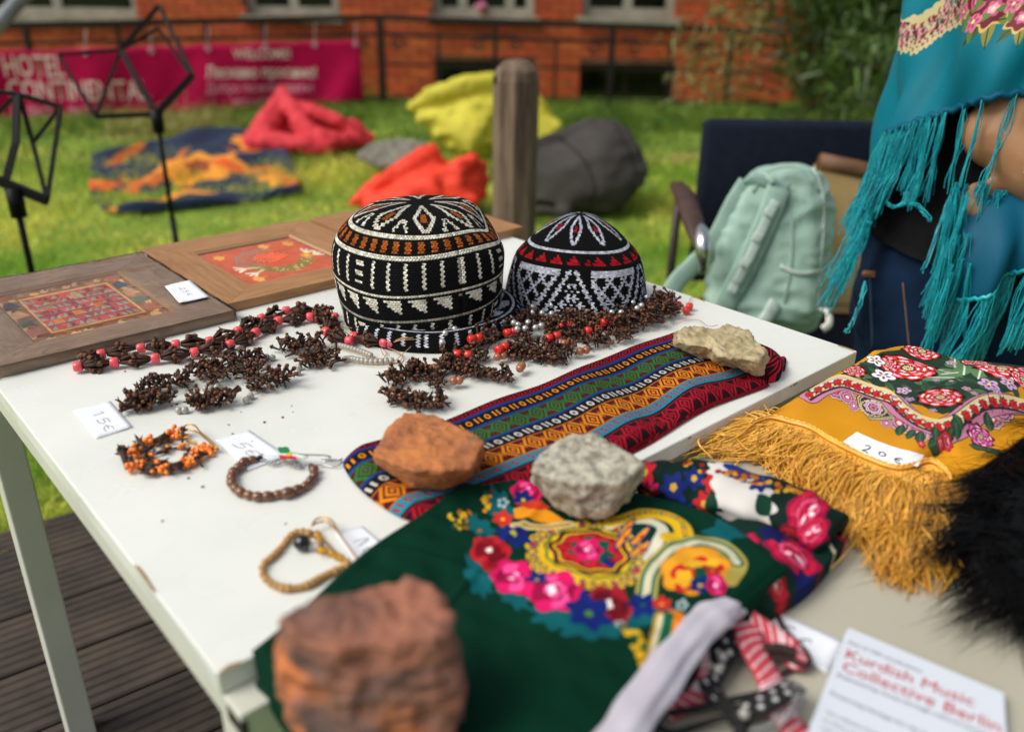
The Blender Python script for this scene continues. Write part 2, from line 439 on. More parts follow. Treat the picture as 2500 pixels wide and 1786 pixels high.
def capsule_bm(chain):                       # [(point, radius), ...] a tapered limb
    mb = MB(); P = np.array([c[0] for c in chain], float); R = [c[1] for c in chain]
    mb.tube(P, R, 12)
    for p, r in zip(P, R): mb.ball(p, r * .995, 12, 8)
    me = bpy.data.meshes.new('t'); me.from_pydata(mb.v, [], mb.f); bm = bmesh.new(); bm.from_mesh(me); bpy.data.meshes.remove(me); return bm
def ball_bm(c, r, s=(1, 1, 1)):
    mb = MB().ball(c, r, 16, 10, s); me = bpy.data.meshes.new('t'); me.from_pydata(mb.v, [], mb.f); bm = bmesh.new(); bm.from_mesh(me); bpy.data.meshes.remove(me); return bm

def threads(paths, r, n=3):                  # (N,K,3) paths -> thin round threads in one go
    P = np.asarray(paths, float); N, K, _ = P.shape; R = np.broadcast_to(np.asarray(r, float).reshape(-1, 1) if np.ndim(r) else np.full((1, 1), r), (N, K))
    t = np.empty_like(P); t[:, 1:-1] = P[:, 2:] - P[:, :-2]; t[:, 0] = P[:, 1] - P[:, 0]; t[:, -1] = P[:, -1] - P[:, -2]
    t /= np.linalg.norm(t, axis=2, keepdims=True) + 1e-12
    ref = np.where(np.abs(t[..., 2:3]) > .8, np.array([1., 0, 0]), np.array([0, 0, 1.]))
    x = np.cross(ref, t); x /= np.linalg.norm(x, axis=2, keepdims=True) + 1e-12; y = np.cross(t, x)
    V = np.empty((N, K, n, 3))
    for k in range(n):
        a = 2 * math.pi * k / n; V[:, :, k] = P + R[..., None] * (math.cos(a) * x + math.sin(a) * y)
    base = (np.arange(N) * K * n)[:, None, None]; i = (np.arange(K - 1) * n)[None, :, None]; k = np.arange(n)[None, None, :]
    a = base + i + k; b = base + i + (k + 1) % n
    F = np.stack([a, b, b + n, a + n], -1).reshape(-1, 4)
    return V.reshape(-1, 3), F
def blades(root, direc, L, wd, bend, segs=2):  # flat tapering leaves: root (N,3), unit dir, bend vector
    N = len(root); side = np.cross(direc, RNG.normal(size=(N, 3))); side /= np.linalg.norm(side, axis=1, keepdims=True) + 1e-9
    rows = []
    for s in range(segs + 1):
        t = s / segs; c = root + direc * (L * t)[:, None] + bend * (t * t * L)[:, None]; wq = wd * (1 - t) ** .7 if t < 1 else wd * .05
        rows.append(c - side * np.reshape(wq, (-1, 1)) / 2); rows.append(c + side * np.reshape(wq, (-1, 1)) / 2)
    V = np.stack(rows, 1); m = 2 * (segs + 1); b = (np.arange(N) * m)[:, None]
    F = np.concatenate([np.stack([b[:, 0] + 2 * s, b[:, 0] + 2 * s + 1, b[:, 0] + 2 * s + 3, b[:, 0] + 2 * s + 2], 1) for s in range(segs)])
    return V.reshape(-1, 3), F
def coons(c0, c1, d0, d1, nu, nv):           # four boundary curves (xy) -> grid
    def rs(c, n):
        c = np.asarray(c, float)[:, :2]
        if len(c) > 2: c = smooth_path(c, 80)
        d = np.r_[0, np.cumsum(np.linalg.norm(np.diff(c, axis=0), axis=1))]; q = np.linspace(0, d[-1], n)
        return np.stack([np.interp(q, d, c[:, i]) for i in (0, 1)], 1)
    c0, c1, d0, d1 = rs(c0, nu), rs(c1, nu), rs(d0, nv), rs(d1, nv)
    s = np.linspace(0, 1, nu)[None, :, None]; t = np.linspace(0, 1, nv)[:, None, None]
    return ((1 - t) * c0[None] + t * c1[None] + (1 - s) * d0[:, None] + s * d1[:, None]
            - ((1 - s) * (1 - t) * c0[0] + s * (1 - t) * c0[-1] + (1 - s) * t * c1[0] + s * t * c1[-1]))
def sheet(name, XY, Z, base, m, parent=None, uvf=None, uv=None, skirt=(1, 1, 1, 1)):
    """a folded cloth: grid top with its rim turned down to base height."""
    nv, nu = XY.shape[:2]; V = np.concatenate([XY, Z[..., None]], 2).reshape(-1, 3)
    idx = np.arange(nv * nu).reshape(nv, nu)
    F = np.stack([idx[:-1, :-1], idx[:-1, 1:], idx[1:, 1:], idx[1:, :-1]], -1).reshape(-1, 4)
    UV = (np.stack(uvf(V[:, 0], V[:, 1]), 1) if uvf else uv.reshape(-1, 2))
    ctr = V.mean(0); VV = [V]; UU = [UV]; FF = [F]; off = len(V)
    for side, on in zip((idx[0], idx[:, -1], idx[-1][::-1], idx[:, 0][::-1]), skirt):
        if not on: continue
        q = V[side].copy(); q2 = q.copy(); inw = (ctr - q)[:, :2]; inw /= np.linalg.norm(inw, axis=1, keepdims=True) + 1e-9
        bz = base(q[:, 0], q[:, 1]) if callable(base) else np.full(len(q), base)
        q2[:, :2] += inw * .0015; q2[:, 2] = np.minimum(q[:, 2], bz)
        VV.append(q2); UU.append(UV[side]); n = len(side); r = np.arange(n - 1)
        FF.append(np.stack([side[1:], side[:-1], off + r, off + r + 1], 1)); off += n
    me = fastmesh(name, np.concatenate(VV), np.concatenate(FF), m, True, np.concatenate(UU))
    return link(name, me, parent)
def sstep(a, b, x): t = np.clip((x - a) / (b - a), 0, 1); return t * t * (3 - 2 * t)
def npn(x, y, f, seed=0.0):                  # cheap smooth noise for heights
    return (np.sin(x * f + 1.3 * seed + 1.7 * np.sin(y * f * .7 + seed)) + np.sin(y * f * 1.3 + 2.1 * seed + 1.1 * np.sin(x * f * .9 + 2 * seed))) * .5
def text_mesh(name, s, size, m, M, bold=0.0, xs=1.0, align='LEFT', warp=None, extr=0.0, fit=None):
    c = bpy.data.curves.new(name, 'FONT'); c.body = s; c.size = size; c.offset = bold; c.align_x = align; c.extrude = extr; c.resolution_u = 2
    o = bpy.data.objects.new(name, c); COL.objects.link(o)
    dg = bpy.context.evaluated_depsgraph_get(); me = bpy.data.meshes.new_from_object(o.evaluated_get(dg))
    COL.objects.unlink(o); bpy.data.objects.remove(o); bpy.data.curves.remove(c)
    if fit and len(me.vertices):
        xsv = [v.co.x for v in me.vertices]; xs = fit / (max(xsv) - min(xsv))
    for v in me.vertices: v.co.x *= xs
    for v in me.vertices:
        p = M @ v.co
        if warp: p = Vector(warp(p))
        v.co = p
    me.materials.clear(); me.materials.append(m); me.name = name
    return me

# ================================================================== SETTING: lawn, deck, building
fence_d = 9.9; wall_d = 10.7
deck_dir = onz(269, 1415, 0)[:2] - onz(95, 1475, 0)[:2]; deck_dir /= np.linalg.norm(deck_dir)
deck_nrm = np.array([-deck_dir[1], deck_dir[0]])
if deck_nrm @ FW[:2] < 0: deck_nrm = -deck_nrm
e0 = onz(110, 1262, 0)[:2] @ deck_nrm            # far edge of the deck along its normal
l1 = onz(95, 1475, 0)[:2] @ deck_nrm; l2 = onz(127, 1597, 0)[:2] @ deck_nrm
PLK = float(np.clip(abs(l1 - l2), .1, .2))

# ground sheet
m_soil = mat('soil_under_grass', '#5d7a24', '#7f9a34', 3.0, .95, bump=.6, bscale=60, bdist=.02)  # lightened green: sunlight on the lawn is put into the ground colour
mb = MB(); N = 40
gx = np.linspace(-60, 60, N); V = []
for a in gx:
    for b in np.linspace(-20, 100, N): p = at(a, b, LAWN); V.append(tuple(p))
F = [(i * N + j, (i + 1) * N + j, (i + 1) * N + j + 1, i * N + j + 1) for i in range(N - 1) for j in range(N - 1)]
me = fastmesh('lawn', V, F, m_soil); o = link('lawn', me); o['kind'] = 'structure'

# worn strip of path in the grass at right
m_path = mat('trodden_soil', '#a08a55', '#7c7440', 6.0, .95, bump=.5, bscale=80)
pp = np.array([onz(q[0], q[1], LAWN + .03) for q in ((1560, 392), (1640, 378), (1760, 372), (1900, 372), (2100, 378), (2100, 410), (1900, 406), (1760, 402), (1640, 402))])
cpt = pp.mean(0)
me = bpy.data.meshes.new('trodden_path'); me.from_pydata([tuple(p) for p in pp] + [tuple(cpt)], [], [(i, (i + 1) % 9, 9) for i in range(9)])
me.materials.append(m_path); o = link('trodden_path', me); o['kind'] = 'structure'

# deck of grooved boards
m_deck = mat('weathered_deck_board', '#2b241f', '#463a30', 7.0, .75, bump=.5, bscale=90, bdist=.001, objrand=.18)
deck = thing('wooden_deck', 'dark grooved wooden deck boards under the white table', 'deck', (0, 0, 0)); deck['kind'] = 'structure'
prof = []; ng = 7
for i in range(ng):
    a = -PLK / 2 + .003 + (PLK - .006) * i / ng; g = (PLK - .006) / ng
    prof += [(a, -.004), (a + g * .18, 0), (a + g * .72, 0), (a + g * .9, -.004)]
prof.append((PLK / 2 - .003, -.004))
Lp = 2.6; V = []; F = []
for x in (-Lp / 2, Lp / 2):
    V += [(x, y, z) for y, z in prof] + [(x, prof[-1][0], -.028), (x, prof[0][0], -.028)]
K = len(prof) + 2
F = [(i, (i + 1) % K, K + (i + 1) % K, K + i) for i in range(K)] + [tuple(range(K))[::-1], tuple(range(K, 2 * K))]
pm = bpy.data.meshes.new('plank'); pm.from_pydata(V, [], F); pm.materials.append(m_deck)
ang = math.atan2(deck_dir[1], deck_dir[0])
for r in range(11):
    c = deck_nrm * (e0 - PLK * (r + .5)) + deck_dir * (onz(300, 1500, 0)[:2] @ deck_dir + (.05 if r % 2 else -.06))
    link('plank', pm, deck, Matrix.Translation((c[0], c[1], random.uniform(-.0015, .0015))) @ Matrix.Rotation(ang + random.uniform(-.002, .002), 4, 'Z'))
m_joist = mat('deck_joist', '#2b241d', rough=.9)
mb = MB()
for s in (-1.1, -.4, .4, 1.1):
    a = deck_nrm * (e0 - .02) + deck_dir * (onz(300, 1500, 0)[:2] @ deck_dir + s); b = a - deck_nrm * (PLK * 11)
    mb.bar((a[0], a[1], -.115), (b[0], b[1], -.115), .06, .17)
mb.build('joist', m_joist, deck)

# ---- brick building
m_brick = mat('red_clinker_brick', '#c9602e', '#a84a26', 2.5, .85, objrand=.22, bump=.4, bscale=120)
m_mort = mat('wall_mortar', '#8f6a50', '#6d4c38', 8, .95)
bld = thing('brick_building', 'red brick building with white framed windows behind the iron fence', 'building', at(0, wall_d, LAWN))
def facade_box(mb, a0, a1, z0, z1, d0, d1):
    return mb.obox(at(a0, d0, z0), RT * (a1 - a0), FW * (d1 - d0), UPV * (z1 - z0))
openings = []                                 # (lat0, lat1, z0, z1)
def opening(x0, x1, y0, y1, top=None):
    a0, zt = lz(x0, y0, wall_d); a1, zb = lz(x1, y1, wall_d)
    zb2 = lz((x0 + x1) / 2, y1, wall_d)[1]; zt2 = lz((x0 + x1) / 2, y0, wall_d)[1]
    return (a0, a1, zb2, top if top else zt2)
W_UP = [opening(-60, 336, 0, 40, 2.3), opening(598, 828, 0, 38, 2.3), opening(1056, 1303, 0, 40, 2.3), opening(1422, 1646, 0, 42, 2.3)]
W_LO = [opening(1061, 1300, 148, 250), opening(1416, 1642, 156, 262)]
ops = W_UP + W_LO
LAT0, LAT1 = lz(-420, 200, wall_d)[0], lz(2480, 200, wall_d)[0]
ztop = 3.2
# backing wall with real holes: rows between the openings
mb = MB(); xs = sorted({LAT0, LAT1, *[o_[0] for o_ in ops], *[o_[1] for o_ in ops]}); zs = sorted({LAWN - .3, ztop, *[o_[2] for o_ in ops], *[o_[3] for o_ in ops]})
for a0, a1 in zip(xs[:-1], xs[1:]):
    for z0, z1 in zip(zs[:-1], zs[1:]):
        ca, cz = (a0 + a1) / 2, (z0 + z1) / 2
        if any(q[0] < ca < q[1] and q[2] < cz < q[3] for q in ops): continue
        facade_box(mb, a0, a1, z0, z1, wall_d, wall_d + .35)
wall = mb.build('wall', m_mort, bld)
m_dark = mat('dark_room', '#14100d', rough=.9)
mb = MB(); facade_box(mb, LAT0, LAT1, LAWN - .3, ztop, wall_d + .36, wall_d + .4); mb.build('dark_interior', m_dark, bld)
BL, BH, J = .24, .071, .012
def brick_mesh(Lb):
    mb = MB().box((-Lb / 2, 0, -BH / 2), (Lb / 2, .06, BH / 2)); return mb.mesh('brick', m_brick, bevel=0)
bmesh_full, bmesh_half = brick_mesh(BL), brick_mesh(.115)
fac_ang = math.atan2(RT[1], RT[0]); bricks = []
zrow = LAWN - .02; row = 0
while zrow < 3.1:
    x = LAT0 + (0 if row % 2 == 0 else -.126)
    while x < LAT1:
        a0, a1 = x, x + BL
        bad = False; seg = [(a0, a1)]
        for q in ops:
            if q[2] - .0 < zrow + BH and zrow < q[3]:
                ns = []
                for u, v in seg:
                    if v <= q[0] or u >= q[1]: ns.append((u, v)); continue
                    if u < q[0] - .04: ns.append((u, q[0]))
                    if v > q[1] + .04: ns.append((q[1], v))
                seg = ns
        for u, v in seg: bricks.append((u, v, zrow))
        x += BL + J
    zrow += BH + J; row += 1
vis = lambda b: abs(((b[0] + b[1]) / 2) - lz(1150, 150, wall_d)[0]) + (0 if .0 < b[2] < 1.02 else 50)
bricks.sort(key=vis)
rest = MB()
for i, (u, v, z) in enumerate(bricks):
    pr = random.uniform(0, .006)
    p = at((u + v) / 2, wall_d - .014 - pr, z + BH / 2)
    if i < 300:
        me = bmesh_full if v - u > .2 else bmesh_half
        Mx = Matrix.Translation(Vector(p)) @ Matrix.Rotation(fac_ang, 4, 'Z') @ Matrix.Diagonal(((v - u) / (BL if v - u > .2 else .115), 1, 1, 1))
        link('brick', me, wall, Mx)
    else: rest.obox(at(u, wall_d - .014 - pr, z), RT * (v - u), FW * .05, UPV * BH)
m_brick2 = mat('red_clinker_brick_rows', '#c9602e', '#a84a26', 2.5, .85, islrand=.22, bump=.4, bscale=120)
rest.build('brick_courses', m_brick2, wall, kind='stuff')
m_frame = mat('window_paint', '#a8a595', '#8d8a7b', 5, .6); m_sill = mat('stone_sill', '#a7a38f', '#86826f', 6, .8, bump=.3)
m_glass = mat('window_glass', '#0b0d0d', rough=.08, spec=.6)
for i, q in enumerate(W_UP):
    fr = MB(); a0, a1, z0, z1 = q; t = .09; d0 = wall_d + .10
    facade_box(fr, a0, a1, z0, z0 + t, d0, d0 + .07); facade_box(fr, a0, a0 + t, z0 + t, z1, d0, d0 + .07); facade_box(fr, a1 - t, a1, z0 + t, z1, d0, d0 + .07)
    mull = [.5] if i != 2 else [.29, .76]
    if i == 0: mull = [.48]
    for mfrac in mull:
        c = a0 + (a1 - a0) * mfrac; facade_box(fr, c - t * .6, c + t * .6, z0 + t, z1, d0 - .004, d0 + .074)
    f = fr.build('window', m_frame, bld)
    g = MB(); edges = [a0 + t] + [a0 + (a1 - a0) * v for v in mull] + [a1 - t]
    for u, v in zip(edges[:-1], edges[1:]):
        g = MB(); facade_box(g, u, v, z0 + t, z1, d0 + .03, d0 + .04); g.build('pane', m_glass, f)
    s = MB(); facade_box(s, a0 - .06, a1 + .06, z0 - .07, z0 - .002, wall_d - .10, wall_d + .09); s.build('window_sill', m_sill, f)
m_lo = mat('cellar_window_frame', '#2a1c14', rough=.8)
for q in W_LO:
    a0, a1, z0, z1 = q; fr = MB(); t = .05; d0 = wall_d + .16
    for c in (a0, a1 - t): facade_box(fr, c, c + t, z0, z1, d0, d0 + .06)
    facade_box(fr, a0 + t, a1 - t, z1 - t, z1, d0, d0 + .06); facade_box(fr, a0 + t, a1 - t, z0, z0 + t, d0, d0 + .06)
    facade_box(fr, (a0 + a1) / 2 - .02, (a0 + a1) / 2 + .02, z0 + t, z1 - t, d0, d0 + .06)
    f = fr.build('cellar_window', m_lo, bld)
    g = MB(); facade_box(g, a0 + t, a1 - t, z0 + t, z1 - t, d0 + .02, d0 + .03); g.build('pane', m_glass, f)
# plinth ledge under the windows
lg = MB(); zl = lz(1150, 66, wall_d)[1]
# small pink flower pot on the third sill
m_pink = mat('pink_petals', '#d987a8', '#b9567f', 60, .7)
p = FP(1180, 30, wall_d + .02); zb = W_UP[2][2] - .002
pot = thing('potted_flower', 'small pink flower on the window sill of the brick building', 'flower', (p[0], p[1], zb))
MB().lathe([(.03, 0), (.045, .07), (.045, .075)], 10, (p[0], p[1], zb)).build('pot', mat('clay_pot', '#8c5a40', rough=.8), pot)
mb = MB()
for i in range(9): mb.ball(np.array([p[0], p[1], zb + .11]) + RNG.normal(0, .03, 3) * np.array([1, 1, .6]), .028, 6, 4)
mb.build('blossom', m_pink, pot)

# ---- iron fence
m_iron = mat('black_iron', '#1b1816', '#2c2521', 30, .55, .4, bump=.2)
fen = thing('iron_fence', 'black wrought iron fence with scroll ornaments in front of the brick building', 'fence', at(0, fence_d, LAWN))
L0F = lz(927, 120, fence_d)[0]; KF = .34       # left of the corner post the fence comes towards the viewer
def fdist(a): return fence_d + KF * min(0.0, a - L0F)
def fpd(px, py):
    r = ray(px, py); m = float(r @ RT) / float(r @ FW)
    return fence_d if m * fence_d >= L0F else (fence_d - KF * L0F) / (1 - KF * m)
def FF_(px, py, off=0.0): return FP(px, py, fpd(px, py) + off)
def lzf(px, py): return lz(px, py, fpd(px, py) - .07)
def frail(x0, y0, x1, y1, th, name='rail'):
    a = FF_(x0, y0); b = FF_(x1, y1); MB().bar(a, b, .03, th).build(name, m_iron, fen)
frail(-200, 68, 927, 43, .06); frail(927, 43, 1900, 78, .06)
frail(-200, 112, 927, 84, .03); frail(927, 84, 1900, 116, .03)
frail(-200, 262, 927, 238, .025); frail(927, 238, 1900, 252, .025)
frail(927, 158, 1900, 176, .022)
for px, y0, wd in ((60, 62, .05), (285, 60, .03), (500, 54, .03), (640, 50, .03), (927, 44, .07), (1210, 54, .05), (1497, 66, .06), (1790, 76, .05)):
    a = FF_(px, y0); b = a.copy(); b[2] = LAWN - .05; MB().bar(a, b, wd, wd, up=FW).build('post', m_iron, fen)
for px, y0 in ((1070, 84), (1357, 100), (1638, 106)):
    a = FF_(px, y0); b = a.copy(); b[2] = LAWN - .05; MB().bar(a, b, .028, .028, up=FW).build('baluster', m_iron, fen)
for cx, cy, sg in ((975, 104, 1), (880, 108, -1), (1165, 108, -1), (1262, 108, 1), (1450, 116, -1), (1552, 118, 1), (1700, 124, -1)):
    c = FF_(cx, cy); path = []
    for t in np.linspace(0, 1, 26):
        r = .085 * (1 - .82 * t); a = math.pi * .5 + sg * t * 4.2 * math.pi * .8
        path.append(c + RT * (math.cos(a) * r) + UPV * (math.sin(a) * r))
    path = [c + RT * sg * -.16 + UPV * .09] + path
    MB().tube(path, .011, 6).build('scroll', m_iron, fen)

# ---- banner
m_ban = mat('magenta_banner', '#c40a4c', '#ac0643', 3, .7, spec=.15, bump=.3, bscale=20, bdist=.004)
m_let = mat('banner_white_print', '#ecd5c4', rough=.6); m_let2 = mat('banner_pink_print', '#e79aa8', rough=.6)
ban_d = fence_d - .07
aL = lzf(-160, 125)[0]; aR, zt = lzf(882, 96); zt_l = lzf(-160, 128)[1]
zb_l = lzf(-160, 330)[1]; zb_r = lzf(875, 244)[1]
grom = [35, 210, 370, 510, 650, 770, 870]; gl = [lzf(g, 100)[0] for g in grom]
def ban_off(a, s):                              # billow between the grommets
    d = min(abs(a - g) for g in gl)
    return .035 * math.sin(a * 5.1 + 2.2 * s) * (.25 + s * .75) + .02 * math.sin(a * 13 + 4 * s) * s - .02 * s
def ban_pt(a, s):
    u = (a - aL) / (aR - aL); top = zt_l + (zt - zt_l) * u; bot = zb_l + (zb_r - zb_l) * u
    d = min(abs(a - g) for g in gl); top -= .02 * sstep(0, .3, d)
    return at(a, fdist(a) - .12 + ban_off(a, s), top + (bot - top) * s)
ban = thing('banner', 'magenta HOTEL CONTINENTAL welcome banner hung along the iron fence', 'banner', at((aL + aR) / 2, ban_d, LAWN))
nx, nz = 90, 16; V = [ban_pt(aL + (aR - aL) * i / nx, j / nz) for j in range(nz + 1) for i in range(nx + 1)]
F = [(j * (nx + 1) + i, j * (nx + 1) + i + 1, (j + 1) * (nx + 1) + i + 1, (j + 1) * (nx + 1) + i) for j in range(nz) for i in range(nx)]
o = link('cloth', fastmesh('cloth', V, F, m_ban, True), ban); sd = o.modifiers.new('t', 'SOLIDIFY'); sd.thickness = .003
def ban_text(s, x0, y0, x1, y1, mt, bold=.02):   # baseline from pixel row y1, cap height to y0
    a0, z1_ = lzf(x0, y1); a1, z2_ = lzf(x1, y1); z0_ = lzf(x0, y0)[1]
    cap = z0_ - z1_; wdt = a1 - a0; slope = (z2_ - z1_) / wdt
    me = text_mesh('lettering', s, cap / .72, mt, Matrix.Identity(4), bold * cap, fit=wdt)
    xmin = min(v.co.x for v in me.vertices)
    for v in me.vertices:
        a = a0 + v.co.x - xmin; z = z1_ + v.co.y + slope * (a - a0)
        u = (a - aL) / (aR - aL); top = zt_l + (zt - zt_l) * u; bot = zb_l + (zb_r - zb_l) * u
        s_ = (top - z) / (top - bot); q = at(a, fdist(a) - .12 + ban_off(a, s_) - .006, z); v.co = q
    link('lettering', me, ban)
ban_text('HOTEL', 18, 132, 166, 186, m_let, .015); ban_text('CONTINENTAL', 26, 192, 372, 242, m_let, .015)
ban_text('ART SPACE', 30, 256, 140, 288, m_let2); ban_text('IN EXILE', 182, 256, 280, 280, m_let2)
ban_text('WELCOME!', 574, 118, 712, 142, m_let); ban_text('Ласкаво просимо!', 510, 160, 776, 188, m_let, .03)
ban_text('Добро', 512, 200, 590, 224, m_let2); ban_text('пожаловать!', 600, 200, 768, 223, m_let2); ban_text('WITAJCIE!', 570, 238, 668, 258, m_let2)
m_eye = mat('grommet', '#a89a9a', rough=.4, metal=.3)
for a in gl[1:]:
    q = ban_pt(a, .06); MB().tube([q - FW * .012 + RT * .022 * math.cos(t) + UPV * .022 * math.sin(t) for t in np.linspace(0, 2 * math.pi, 12)[:-1]], .007, 5, True).build('grommet', m_eye, ban)
    MB().tube([q + UPV * .0 - FW * .012, q + UPV * .1 + FW * .02, at(a, fdist(a) - .035, q[2] + .2)], .004, 5).build('tie_cord', m_eye, ban)

# ---- grey pole top left
m_pole = mat('galvanised_steel', '#8b9093', '#6f7478', 10, .45, .3)
a = D(-150, 230, 6.2); b = D(160, -130, 6.2); foot = a.copy() + (a - b) / np.linalg.norm(a - b) * ((a[2] - LAWN) / ((b - a)[2] / np.linalg.norm(b - a)))
MBp = MB().tube([foot, b], .055, 10); MBp.tube([foot + UPV * .0, foot + UPV * .03], .12, 12)
o = MBp.build('slanted_pole', m_pole, None, True); tag(o, 'pale grey slanted steel pole leaning across the fence beside the banner', 'pole')

# ---- grass (nobody could count it)
m_grass = mat('sunlit_grass_blade', '#e2de6a', '#86b038', 1.3, .5, islrand=.55, trans=.45, lo=.4, hi=.6, spec=.3)  # blade colour raised to yellow-green so the near lawn looks sunlit
fence_lat0, fence_lat1 = lz(-300, 250, 9.8)[0], lz(2700, 250, 9.8)[0]
n = 160000
dist = 1.2 + (10.4 - 1.2) * RNG.random(n) ** .85; lat = RNG.uniform(-.98, .98, n) * dist + .1
root = CAM[None, :2] + lat[:, None] * RT[None, :2] + dist[:, None] * FW[None, :2]
keep = (root @ deck_nrm) > e0 + .01
pth = np.array([p[:2] for p in pp]); root = root[keep]; dist = dist[keep]
n = len(root); tall = .8 + .5 * npn(root[:, 0], root[:, 1], 1.7, 1.0) + .35 * npn(root[:, 0], root[:, 1], 4.1, 3.0)
far = sstep(7.2, 9.5, dist)
L = np.clip(tall, .35, 1.8) * RNG.uniform(.06, .16, n) * (1 + .25 * far)
dv = np.stack([RNG.normal(0, .45, n), RNG.normal(0, .45, n), np.ones(n)], 1); dv /= np.linalg.norm(dv, axis=1, keepdims=True)
bend = np.stack([RNG.normal(0, .35, n), RNG.normal(0, .35, n), -RNG.random(n) * .45], 1)
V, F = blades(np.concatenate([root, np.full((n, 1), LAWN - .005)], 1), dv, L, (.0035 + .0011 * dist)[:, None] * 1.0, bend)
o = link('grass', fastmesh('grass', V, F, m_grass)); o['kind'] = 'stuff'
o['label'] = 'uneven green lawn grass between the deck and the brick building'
# dry stalks near the banner and tufts over the deck edge
m_gfar = mat('shaded_grass_blade', '#7f9a3a', '#466a22', 1.6, .5, islrand=.5, trans=.35, lo=.4, hi=.6, spec=.3)  # darker blades mixed in with distance; shade on the far lawn is painted
o.data.materials.append(m_gfar)
mi = (RNG.random(n) < sstep(6.2, 8.6, dist + .5 * npn(root[:, 0], root[:, 1], 1.3, 5))).astype(np.int32)
o.data.polygons.foreach_set('material_index', np.tile(mi, 2))
m_dry = mat('dry_stalk', '#b3a865', '#8f8a4c', 5, .7, islrand=.3, trans=.3)
n = 500; c = np.array([G(x, y) for x, y in zip(RNG.uniform(250, 560, n), RNG.uniform(290, 345, n))])
dv = np.stack([RNG.normal(.4, .7, n), RNG.normal(-.3, .7, n), RNG.uniform(.3, 1, n)], 1); dv /= np.linalg.norm(dv, axis=1, keepdims=True)
V, F = blades(c, dv, RNG.uniform(.2, .45, n), .012, np.stack([RNG.normal(0, .3, n), RNG.normal(0, .3, n), -RNG.random(n) * .5], 1), 3)
o = link('dry_grass', fastmesh('dry_grass', V, F, m_dry)); o['kind'] = 'stuff'; o['label'] = 'pale dry grass stalks lying below the magenta banner'
n = 900; s = RNG.uniform(-1.6, 1.2, n) + onz(110, 1262, 0)[:2] @ deck_dir
rt = deck_nrm[None] * (e0 + np.abs(RNG.normal(0, .05, n)))[:, None] + deck_dir[None] * s[:, None]
dv = np.stack([RNG.normal(0, .35, n) - deck_nrm[0] * .25, RNG.normal(0, .35, n) - deck_nrm[1] * .25, np.ones(n)], 1); dv /= np.linalg.norm(dv, axis=1, keepdims=True)
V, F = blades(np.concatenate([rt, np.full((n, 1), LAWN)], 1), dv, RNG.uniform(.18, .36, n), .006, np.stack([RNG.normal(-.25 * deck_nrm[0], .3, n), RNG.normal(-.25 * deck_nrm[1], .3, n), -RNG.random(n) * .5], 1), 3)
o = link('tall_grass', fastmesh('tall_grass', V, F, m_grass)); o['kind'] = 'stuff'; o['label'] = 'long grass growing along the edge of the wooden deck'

# ---- tree at right: trunk, limbs, long narrow leaves
m_bark = mat('bark', '#4b3a2e', '#2f241c', 14, .9, bump=.8, bscale=40, bdist=.01)
m_leaf = mat('narrow_leaf', '#5a7430', '#2c431c', 1.6, .45, islrand=.5, trans=.3)
tb = G(2080, 330); tb = at(float((tb - CAM) @ RT), 7.2, LAWN)
tree = thing('willow_like_tree', 'dark green leafy tree with narrow leaves beside the brick building', 'tree', tb)
latc, zc = lz(2060, 60, 7.2); mb = MB(); rg = random.Random(5); tips = []
def limb(p, d, L_, r, lvl):
    path = [p]; q = np.array(p, float); d = np.array(d, float)
    for i in range(6):
        d = d + np.array([rg.gauss(0, .13), rg.gauss(0, .13), rg.gauss(.02, .1)]); d /= np.linalg.norm(d); q = q + d * L_ / 6; path.append(q.copy())
    mb.tube(path, np.linspace(r, r * .45, 7), 7)
    tips.extend(path[3:])
    if lvl < 2:
        for k in range(5 if lvl == 0 else 4):
            f = rg.uniform(.3, 1); s = path[min(6, int(f * 6))]
            nd = d * .4 + np.array([rg.gauss(0, .8), rg.gauss(0, .8), rg.gauss(.15, .45)]); limb(s, nd / np.linalg.norm(nd), L_ * .62, r * .42, lvl + 1)
for k, (dx, dz) in enumerate(((-.25, 1), (.3, 1), (0, 1.1), (-.7, .8), (.7, .9))):
    dd = RT * dx + UPV * dz + FW * rg.uniform(-.3, .3); limb(tb + UPV * (-.05 if k == 2 else .25), dd / np.linalg.norm(dd), 1.7, .085 if k == 2 else .05, 0)
mb.build('trunk', m_bark, tree, True)
tips = np.array(tips); n = 34000
ctr = np.where(RNG.random((n, 1)) < .45, tips[RNG.integers(0, len(tips), n)], tb + RT * RNG.uniform(lz(1770, 60, 7.2)[0] - latc, 1.3, (n, 1)) + FW * RNG.normal(.1, .45, (n, 1)) + UPV * RNG.uniform(.35, 2.0, (n, 1)))
ctr = ctr + RNG.normal(0, .17, (n, 3))
latv = (ctr - CAM) @ RT; lim = lz(1800, 60, 7.2)[0]
hgt = ctr[:, 2] - LAWN
keep = (hgt > .35 + .55 * sstep(.0, .9, np.abs(latv - latc - .1))) & (latv > lim - .25 + .25 * np.sin(hgt * 5)) & (latv < latc + 2.2)
ctr = ctr[keep]; n = len(ctr)
dv = RNG.normal(0, 1, (n, 3)) + np.array([0, 0, -.35]); dv /= np.linalg.norm(dv, axis=1, keepdims=True)
V, F = blades(ctr, dv, RNG.uniform(.08, .17, n), RNG.uniform(.015, .034, (n, 1)), RNG.normal(0, .25, (n, 3)) - np.array([0, 0, .2]), 2)
link('crown', fastmesh('crown', V, F, m_leaf), tree)
